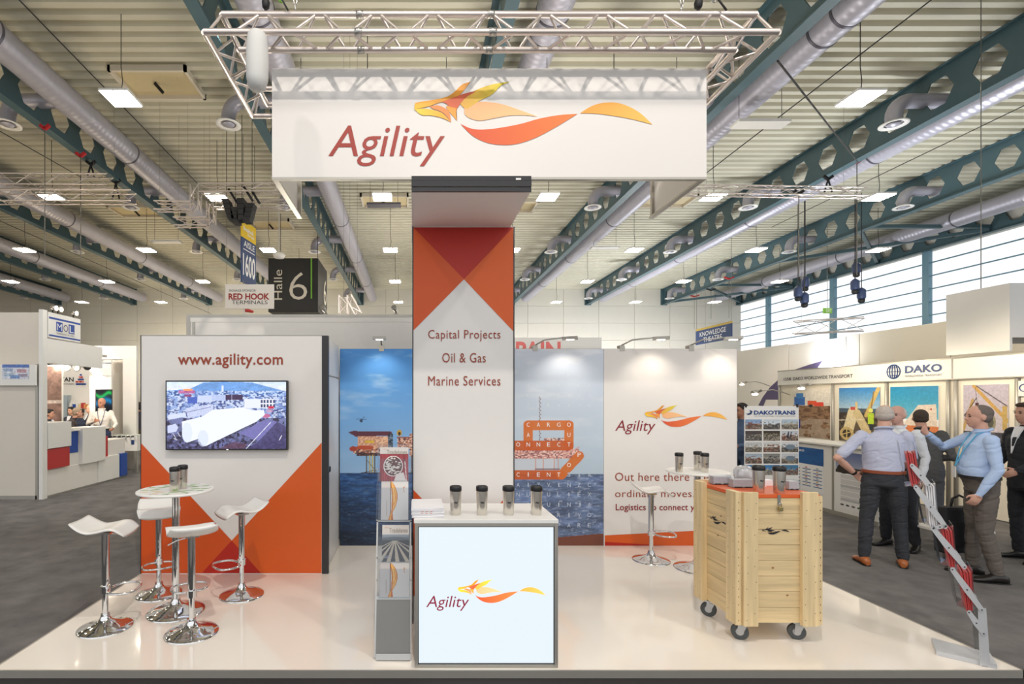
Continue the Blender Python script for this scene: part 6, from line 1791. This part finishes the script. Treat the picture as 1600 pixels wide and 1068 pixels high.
# ================================================================ PEOPLE
def person(label, x, y, yaw, H=1.75, col=None, pose=None, hair=None, vox=0.0075, shoe=(30, 28, 28), belly=0.0, jacket=False, group=None, head=(0, 0), lean=0.0, sleeve='long', extras=(), grey_brow=False, seat=False, z0=0.0):
    """body as one continuous mesh; faces +y locally, x to its right"""
    k = H / 1.75
    col = dict(dict(skin=(205, 152, 128), top=(200, 200, 210), bottom=(46, 46, 52)), **(col or {}))
    J = dict(hip=(0, 0, .94), waist=(0, 0, 1.08), chest=(0, .01, 1.27), shd=(0, 0, 1.41), neck=(0, .0, 1.49), head=(0, .025, 1.635),
             sL=(-.185, 0, 1.405), eL=(-.25, -.03, 1.13), wL=(-.25, .06, .89), sR=(.185, 0, 1.405), eR=(.25, -.03, 1.13), wR=(.25, .06, .89),
             hL=(-.095, 0, .92), kL=(-.115, .02, .50), aL=(-.13, -.02, .09), hR=(.095, 0, .92), kR=(.115, .02, .50), aR=(.13, -.02, .09))
    J.update(pose or {})
    J = {a: Vector(b) for a, b in J.items()}
    if lean:
        for a in ('waist', 'chest', 'shd', 'neck', 'head', 'sL', 'sR', 'eL', 'eR', 'wL', 'wR'):
            if a in (pose or {}) and a[0] in 'ew': continue
            J[a].y += lean * max(0, J[a].z - .94); J[a].z -= 0.25 * lean * lean * max(0, J[a].z - .94)
    t = thing('person', label, 'person', (x, y, z0), group)
    mb = MB(); bones = []          # (p0, p1, r, slot)
    X = Vector((1, 0, 0)); Y = Vector((0, 1, 0))
    sec = lambda c, a, b, dy=0: (c + Y * dy, X * a, Y * b)
    w, ch, sh, nk = J['waist'], J['chest'], J['shd'], J['neck']
    hp = J['hip']
    low = hp - Vector((0, 0, .09)) if not jacket else hp - Vector((0, 0, .16))
    jr = 1.14 if jacket else 1.0
    mb.loft([sec(low, .12 * jr, .09 * jr), sec(low + Vector((0, 0, .03)), .165 * jr, .12 * jr), sec(hp, .172 * jr, .125 * jr), sec(w, .158 * jr + belly * .35, .118 * jr + belly * .6, belly * .5),
             sec(w.lerp(ch, .5), .165 * jr + belly * .2, .122 * jr + belly * .4, belly * .3), sec(ch, .18 * jr, .125 * jr), sec(ch.lerp(sh, .6), .185 * jr, .115 * jr), sec(sh, .15 * jr, .085), sec(sh + Vector((0, 0, .045)), .085, .062), sec(nk, .058, .056)], 22)
    mb.loft([sec(nk - Vector((0, 0, .04)), .058, .056), sec(nk + (J['head'] - nk) * .6, .054, .056)], 14)
    bones += [(low, w, .15, 'top'), (w, sh, .15, 'top'), (nk - Vector((0, 0, .012)), J['head'], .05, 'skin')]
    if not jacket: bones[0] = (low, w - Vector((0, 0, .07)), .15, 'bottom'); bones.append((w - Vector((0, 0, .03)), w, .155, 'top'))
    def limb(pts, rs, slots, seg=12):
        mb.tube(pts, rs, seg)
        for i in range(len(pts)): mb.ball(pts[i], rs[i] * .995, 12, 8)
        for i in range(len(pts) - 1): bones.append((pts[i], pts[i + 1], (rs[i] + rs[i + 1]) / 2, slots[i]))
    jb = .008 if jacket else 0
    for s in 'LR':
        S, E, W_ = J['s' + s], J['e' + s], J['w' + s]
        if sleeve == 'long': limb([S, S.lerp(E, .5), E, E.lerp(W_, .5), W_], [.062 + jb, .052 + jb, .045 + jb, .042 + jb, .032 + jb], ['top'] * 4)
        else:
            limb([S, S.lerp(E, .5), S.lerp(E, .8)], [.066, .060, .060], ['top'] * 2); limb([S.lerp(E, .75), E, E.lerp(W_, .4), W_], [.042, .040, .039, .026], ['skin'] * 3)
        # hand
        d = (W_ - E).normalized()
        sgn = -1 if s == 'L' else 1
        side = d.cross(Vector((0, 0, 1)) if abs(d.z) < .8 else Vector((0, 1, 0))).normalized()
        th = side if abs(d.z) < .8 else (Vector((0, 1, 0)) - d * d.y).normalized()
        if abs(d.z) < .8: th = Vector((0, 0, 1)) - d * d.z; th.normalize()
        nrm_ = d.cross(th).normalized()
        Rm = Matrix((th, nrm_, d)).transposed()
        c = W_ + d * .05
        mb.ball(c, (.040, .017, .052), 12, 8, Rm); mb.tube([W_ - d * .01, W_ + d * .03], [.027, .026], 10)
        bones.append((W_ + d * .012, W_ + d * .09, .03, 'skin'))
        for f in range(4):
            off = th * (.029 - .0195 * f); L_ = (.074, .082, .077, .062)[f]
            b0 = W_ + d * .082 + off
            b1 = b0 + (d * .85 + nrm_ * .42 * -sgn) * L_ * .5; b2 = b1 + (d * .45 + nrm_ * .8 * -sgn) * L_ * .45
            mb.tube([b0 - d * .03, b0, b1, b2], [.0095, .0095, .009, .0075], 8); mb.ball(b2, .0076, 8, 6); bones.append((b0, b2, .009, 'skin'))
        b0 = W_ + d * .03 + th * .030; b1 = b0 + (d * .6 + th * .7).normalized() * .038; b2 = b1 + (d * .9 + th * .2).normalized() * .028
        mb.tube([b0 - th * .012, b0, b1, b2], [.012, .012, .0105, .0085], 8); mb.ball(b2, .0086, 8, 6); bones.append((b0, b2, .011, 'skin'))
        # leg
        Hh, K, A = J['h' + s], J['k' + s], J['a' + s]
        limb([Hh, Hh.lerp(K, .5), K, K.lerp(A, .45), A.lerp(K, .05)], [.098, .086, .066, .063, .056], ['bottom'] * 4)
    # head
    Rh = Matrix.Rotation(head[0], 3, 'Z') @ Matrix.Rotation(head[1], 3, 'X')
    hc = J['head']
    hb = lambda o, r, sg=14: mb.ball(hc + Rh @ Vector(o), r, sg, 10, Rh)
    hb((0, -.008, .028), (.076, .094, .088), 18); hb((0, .018, -.03), (.062, .072, .085), 18); hb((0, .05, -.088), (.030, .028, .024)); hb((0, .092, -.022), (.013, .020, .018)); hb((0, .084, -.005), (.010, .012, .028))
    hb((0, .074, .016), (.046, .014, .010)); hb((0, .084, -.062), (.022, .008, .006)); hb((0, .082, -.072), (.019, .008, .005)); hb((.076, -.006, -.012), (.010, .019, .030)); hb((-.076, -.006, -.012), (.010, .019, .030))
    bones.append((hc + Vector((0, 0, -.08)), hc + Vector((0, 0, .06)), .075, 'skin'))
    me = mb.mesh('body_raw')
    ob = bpy.data.objects.new('body_raw', me); C.objects.link(ob)
    m1 = ob.modifiers.new('r', 'REMESH'); m1.mode = 'VOXEL'; m1.voxel_size = vox; m1.use_smooth_shade = True
    m2 = ob.modifiers.new('s', 'SMOOTH'); m2.factor = .5; m2.iterations = 3
    dg = bpy.context.evaluated_depsgraph_get(); dg.update()
    fin = bpy.data.meshes.new_from_object(ob.evaluated_get(dg))
    bpy.data.objects.remove(ob); bpy.data.meshes.remove(me)
    n = len(fin.vertices)
    co = np.empty(n * 3); fin.vertices.foreach_get('co', co); co = co.reshape(-1, 3)
    # soft folds in the clothes
    nf = len(fin.polygons)
    fc = np.empty(nf * 3); fin.polygons.foreach_get('center', fc); fc = fc.reshape(-1, 3)
    slots = ['skin', 'top', 'bottom']
    best = np.full(nf, 9.0); sl = np.zeros(nf, dtype=np.int32)
    for p0, p1, r, sn in bones:
        a, b = np.array(p0), np.array(p1); ab = b - a
        tt = np.clip(((fc - a) @ ab) / (ab @ ab + 1e-12), 0, 1)
        dd = np.linalg.norm(fc - a - tt[:, None] * ab, axis=1) - r
        mk = dd < best; best[mk] = dd[mk]; sl[mk] = slots.index(sn)
    sl[(fc[:, 2] > nk.z + .02) & (np.hypot(fc[:, 0] - hc.x, fc[:, 1] - hc.y) < .13) & (fc[:, 2] > hc.z - .14)] = 0
    tr = np.array(co)
    sd_ = int(abs(x * 100)) % 50
    fold = 0.013 * (fbm(co[:, 0] * 9 + co[:, 2] * 5 + 40, co[:, 2] * 15 - co[:, 0] * 7 + co[:, 1] * 8 + 60, sd_, 3) - .5)
    fold -= 0.006 * np.clip(1 - np.abs(fbm(co[:, 0] * 6 - co[:, 2] * 6 + 50, co[:, 2] * 13 + co[:, 1] * 6 + 70, sd_ + 9, 2) - .5) * 14, 0, 1)
    nm = np.empty(n * 3); fin.vertices.foreach_get('normal', nm); nm = nm.reshape(-1, 3)
    vs_ = np.ones(n); 
    vi = np.empty(len(fin.loops), dtype=np.int32); fin.loops.foreach_get('vertex_index', vi)
    ls = np.empty(nf, dtype=np.int32); lt_ = np.empty(nf, dtype=np.int32); fin.polygons.foreach_get('loop_start', ls); fin.polygons.foreach_get('loop_total', lt_)
    fsl = np.repeat(sl, lt_); vs_[vi[fsl == 0]] = 0
    tr += nm * (fold * vs_)[:, None]
    fin.vertices.foreach_set('co', (tr * k).ravel())
    fin.polygons.foreach_set('use_smooth', np.ones(nf, dtype=bool))
    fin.materials.clear()
    for s_ in slots:
        fin.materials.append(M('%s_%d_%d_%d' % ({'skin': 'skin', 'top': 'shirt_cloth', 'bottom': 'trouser_cloth'}[s_], *col[s_]), col[s_], .55 if s_ == 'skin' else .85, var=.06, scale=9 if s_ == 'skin' else 14))
    fin.polygons.foreach_set('material_index', sl)
    fin.update()
    body = bpy.data.objects.new('body', fin); C.objects.link(body); body.parent = t
    fin.name = 'body'
    kk = Matrix.Scale(k, 4)
    def part(mbx, name, mat, par=None):
        me_ = mbx.mesh(name); me_.transform(kk); me_.materials.append(mat)
        o = bpy.data.objects.new(name, me_); C.objects.link(o); o.parent = par or t; return o
    # hair
    if hair:
        style, hcx = hair
        m_h = M('hair_%d_%d_%d' % hcx, hcx, .8, var=.25, scale=60)
        hm = MB()
        hl = lambda o, r: hm.ball(hc + Rh @ Vector(o), r, 20, 14, Rh)
        if style == 'full': hl((0, -.020, .042), (.082, .096, .088)); hl((0, -.042, -.01), (.079, .070, .078)); hl((0, .045, .088), (.055, .038, .030))
        elif style == 'short': hl((0, -.022, .036), (.0785, .093, .084)); hl((0, -.038, -.005), (.0765, .066, .068))
        elif style == 'crown': hl((0, -.036, .0), (.081, .075, .062)); hl((0, -.03, .03), (.078, .085, .075))
        part(hm, 'hair', m_h)
    for s in (-1, 1):
        part(MB().ball(hc + Rh @ Vector((s * .030, .0795, .002)), (.012, .008, .007), 10, 8, Rh), 'eye', M('eye_dark', (60, 46, 42), .3, var=0))
        part(MB().ball(hc + Rh @ Vector((s * .032, .085, .022)), (.018, .006, .004), 8, 6, Rh), 'eyebrow', M('eyebrow_grey' if grey_brow else 'eyebrow_brown', (130, 122, 116) if grey_brow else (60, 46, 38), .8, var=0))
    part(MB().ball(hc + Rh @ Vector((0, .0895, -.0655)), (.020, .004, .003), 10, 6, Rh), 'lips', M('lip_tone', (166, 98, 88), .5, var=0))
    # shoes
    m_s = M('shoe_%d_%d_%d' % shoe, shoe, .35, var=.08)
    for s in 'LR':
        A, K = J['a' + s], J['k' + s]
        ang = (.18 if s == 'L' else -.18)
        d = Vector((math.sin(-ang), math.cos(ang), 0)); n_ = Vector((d.y, -d.x, 0)); z0s = A.z - .09
        c0 = Vector((A.x, A.y, 0))
        sm_ = MB()
        sm_.loft([(c0 + d * u + Vector((0, 0, z0s + h / 2 + .004)), n_ * w_, Vector((0, 0, h / 2))) for u, w_, h in ((-.085, .018, .05), (-.075, .034, .075), (-.03, .042, .10), (.03, .043, .098), (.075, .047, .07), (.13, .05, .052), (.175, .042, .044), (.20, .022, .03))], 14)
        o = part(sm_, 'shoe', m_s)
        so = MB(); so.loft([(c0 + d * u + Vector((0, 0, z0s + .006)), n_ * w_, Vector((0, 0, .006))) for u, w_ in ((-.09, .025), (-.06, .042), (.03, .045), (.12, .054), (.18, .045), (.206, .022))], 12)
        part(so, 'sole', m_blackm, o)
    for e in extras:
        if e[0] == 'belt':
            zc_ = w - Vector((0, 0, .055)); a_, b_ = .170 + belly * .3, .127 + belly * .42
            o = part(MB().loft([(zc_ + Y * belly * .32 - Vector((0, 0, .016)), X * a_, Y * b_), (zc_ + Y * belly * .32 + Vector((0, 0, .016)), X * a_, Y * b_)], 28), 'belt', M('belt_%d_%d_%d' % e[1], e[1], .4))
        if e[0] == 'collar':
            part(MB().tube([nk + Vector((.068 * math.sin(a_), .066 * math.cos(a_) - .006, .004 - .018 * math.cos(a_))) for a_ in np.linspace(.35, 2 * math.pi - .35, 22)], .013, 8), 'collar', M('collar_%d_%d_%d' % e[1], e[1], .8))
        if e[0] == 'lanyard':
            pts = [nk + Vector((-.062, -.03, .01)), nk + Vector((-.075, .06, -.03)), ch + Vector((-.05, .135, .03)), w + Vector((-.0, .135 + belly * 1.1, .04))]
            pts2 = [Vector((-p.x, p.y, p.z)) if i < 3 else p for i, p in enumerate(pts)]
            part(MB().tube(pts, .006, 6).tube(pts2, .006, 6).tube([nk + Vector((-.062, -.03, .01)), nk + Vector((0, -.068, .008)), nk + Vector((.062, -.03, .01))], .006, 6), 'lanyard', M('lanyard_%d_%d_%d' % e[1], e[1], .6))
            bc_ = w + Vector((0, .145 + belly * 1.1, -.01)); part(MB().box(bc_.x - .045, bc_.x + .045, bc_.y - .002, bc_.y + .002, bc_.z - .06, bc_.z + .05), 'badge', m_white)
        if e[0] == 'watch':
            Wv = J['w' + e[1]]; Ev = J['e' + e[1]]; d = (Wv - Ev).normalized(); part(MB().tube([Wv - d * .02, Wv + d * .002], .033, 14), 'watch', m_blackm)
        if e[0] == 'tie':
            part(MB().prism([Vector((-.015, .0, 0)), Vector((.015, 0, 0)), Vector((.03, 0, -.3)), Vector((0, 0, -.34)), Vector((-.03, 0, -.3))], (0, -.006, 0)), 'tie', M('tie_dark', (60, 50, 80), .6)).location = (nk + Vector((0, .135, -.06))) * k
        if e[0] == 'shirtfront':
            part(MB().prism([nk + Vector(p) for p in ((-.055, .075, .0), (.055, .075, 0), (.035, .128, -.12), (0, .158, -.30), (-.035, .128, -.12))], (0, .012, 0)), 'shirt_front', M('shirt_white', (232, 232, 236), .8))
    t.rotation_euler = (0, 0, yaw)
    return t

R = math.radians
# right hand group: the talkers by the photo booth
person('man in a lilac short-sleeved shirt and dark trousers seen from behind, hand on hip', 5.15, 5.60, R(-30), 1.76, dict(top=(186, 190, 212), bottom=(50, 52, 58), skin=(206, 160, 140)),
       dict(eL=(-.41, -.10, 1.16), wL=(-.245, .02, .99), eR=(.24, .05, 1.13), wR=(.17, .20, 1.05), aL=(-.17, -.03, .09), kL=(-.14, .0, .5), aR=(.17, .06, .09), kR=(.14, .05, .5), head=(0.02, .05, 1.63)),
       ('crown', (186, 176, 168)), shoe=(164, 92, 44), belly=.05, sleeve='short', head=(-.25, -.1), extras=(('belt', (140, 70, 40)), ('collar', (186, 190, 212)), ('watch', 'L')), grey_brow=True)
person('grey-haired man half hidden behind the lilac shirt, facing him', 5.95, 6.28, R(112), 1.74, dict(top=(226, 230, 236), bottom=(36, 38, 44), skin=(208, 162, 146)),
       dict(wR=(.2, .14, .95), aL=(-.16, -.02, .09)), ('crown', (206, 202, 198)), vox=.009, belly=.04, extras=(('belt', (30, 28, 28)), ('collar', (226, 230, 236))), grey_brow=True)
person('man in a dark grey suit seen from behind, bending slightly to the photo booth', 6.55, 6.55, R(-35), 1.70, dict(top=(84, 84, 84), bottom=(80, 82, 88), skin=(200, 150, 130)),
       dict(eR=(.27, .03, 1.12), wR=(.12, .22, 1.08), eL=(-.26, .03, 1.12), wL=(-.12, .22, 1.08)), ('short', (70, 58, 50)), vox=.009, jacket=True, lean=.32, extras=(('collar', (84, 84, 84)),))
person('man in a light blue long-sleeved shirt pointing with his arm, brown trousers, blue lanyard', 5.80, 5.22, R(62), 1.76, dict(top=(178, 200, 234), bottom=(98, 90, 84), skin=(206, 158, 138)),
       dict(sR=(.185, .03, 1.41), eR=(.27, .20, 1.30), wR=(.12, .37, 1.44), eL=(-.25, -.02, 1.12), wL=(-.24, .10, .88), aR=(.13, .02, .09), aL=(-.14, -.06, .09)),
       ('short', (108, 98, 92)), shoe=(32, 28, 26), belly=.055, head=(.12, 0), extras=(('belt', (34, 32, 32)), ('collar', (178, 200, 234)), ('lanyard', (90, 170, 210))))
person('bearded man in a black suit cut off by the right edge', 6.92, 5.75, R(80), 1.78, dict(top=(34, 36, 42), bottom=(34, 36, 42), skin=(196, 148, 126)),
       dict(eL=(-.25, .05, 1.13), wL=(-.18, .24, 1.02), eR=(.25, .03, 1.13), wR=(.17, .22, 1.00)), ('full', (62, 46, 36)), vox=.009, jacket=True, extras=(('collar', (34, 36, 42)), ('shirtfront',)))
person('man in blue jeans and dark top behind the right end of the back wall', 5.18, 8.05, R(100), 1.75, dict(top=(78, 98, 132), bottom=(60, 80, 112), skin=(170, 120, 96)), dict(wL=(-.2, .25, 1.1), wR=(.2, .25, 1.1)), ('full', (36, 30, 28)), vox=.012)
# briefcase in the hand of the pointing man
bk = thing('briefcase', 'black soft briefcase held low by the pointing man', 'briefcase', (5.50, 5.45, .38))
bq = px(1497, 850, 5.5)
MB().bbox(bq.x - .22, bq.x + .20, 5.43, 5.55, pzz(862, 5.5), pzz(790, 5.5), .03).build('bag_body', M('black_nylon', (28, 27, 30), .6, bump=.3), bk)
MB().bbox(bq.x - .17, bq.x + .15, 5.415, 5.44, pzz(850, 5.5), pzz(812, 5.5), .01).build('front_pocket', M('black_nylon', (28, 27, 30)), bk)
MB().tube([(bq.x - .09, 5.49, pzz(792, 5.5)), (bq.x - .07, 5.49, pzz(778, 5.5)), (bq.x + .0, 5.49, pzz(773, 5.5)), (bq.x + .07, 5.49, pzz(778, 5.5)), (bq.x + .09, 5.49, pzz(792, 5.5))], .012, 8).build('handle', m_blackm, bk)
B('logo_mark', m_redp, bk, (bq.x - .02, bq.x + .02, 5.413, 5.416, pzz(826, 5.5), pzz(824, 5.5)))

# left hand group inside the booth
gl = None
person('bald man in a white shirt with a lanyard standing behind the block counter', pxx(159, 12.5), 12.5, R(-158), 1.84, dict(top=(240, 232, 222), bottom=(50, 60, 88), skin=(200, 140, 112)),
       dict(eR=(.27, .04, 1.15), wR=(.10, .28, 1.22), eL=(-.30, .06, 1.14), wL=(-.27, .28, 1.06)), None, vox=.011, extras=(('lanyard', (60, 70, 110)), ('collar', (240, 232, 222)), ('belt', (30, 30, 34))), head=(-.5, 0))
person('man in a navy suit seen from behind at the left booth table', pxx(126, 12.4), 12.4, R(0), 1.58, dict(top=(38, 46, 66), bottom=(38, 44, 60), skin=(200, 150, 124)), dict(wL=(-.2, .3, 1.1), wR=(.2, .3, 1.1)), ('full', (34, 30, 30)), vox=.012, jacket=True)
person('young man with black hair and dark suit facing the aisle in the left booth', pxx(112, 13.6), 13.6, R(170), 1.60, dict(top=(60, 60, 70), bottom=(50, 50, 56), skin=(206, 158, 130)), dict(), ('full', (34, 30, 30)), vox=.012, jacket=True, extras=(('shirtfront',),))
person('brown-haired man in a black suit turned aside in the left booth', pxx(142, 13.4), 13.4, R(130), 1.66, dict(top=(44, 44, 50), bottom=(50, 50, 56), skin=(210, 160, 132)), dict(), ('crown', (140, 110, 84)), vox=.012, jacket=True, extras=(('shirtfront',),))
person('grey-haired man with glasses stooping over the block counter', pxx(97, 11.5), 11.5, R(-60), 1.64, dict(top=(66, 58, 58), bottom=(50, 50, 56), skin=(206, 154, 130)), dict(wL=(-.12, .42, 1.16), wR=(.12, .42, 1.16), eL=(-.25, .22, 1.15), eR=(.25, .22, 1.15)), ('full', (150, 132, 112)), vox=.012, jacket=True, lean=.42)
person('dark-haired man in a dark suit at the left end inside the booth', pxx(76, 11.6), 11.6, R(-75), 1.58, dict(top=(48, 50, 60), bottom=(50, 50, 56), skin=(200, 148, 124)), dict(), ('full', (34, 30, 30)), vox=.012, jacket=True, extras=(('shirtfront',),))
person('person in a dark vest and olive trousers half hidden by the closet', pxx(218, 13.6), 13.6, R(60), 1.72, dict(top=(70, 64, 78), bottom=(104, 92, 60), skin=(190, 140, 116)), dict(), ('full', (60, 50, 44)), vox=.012)
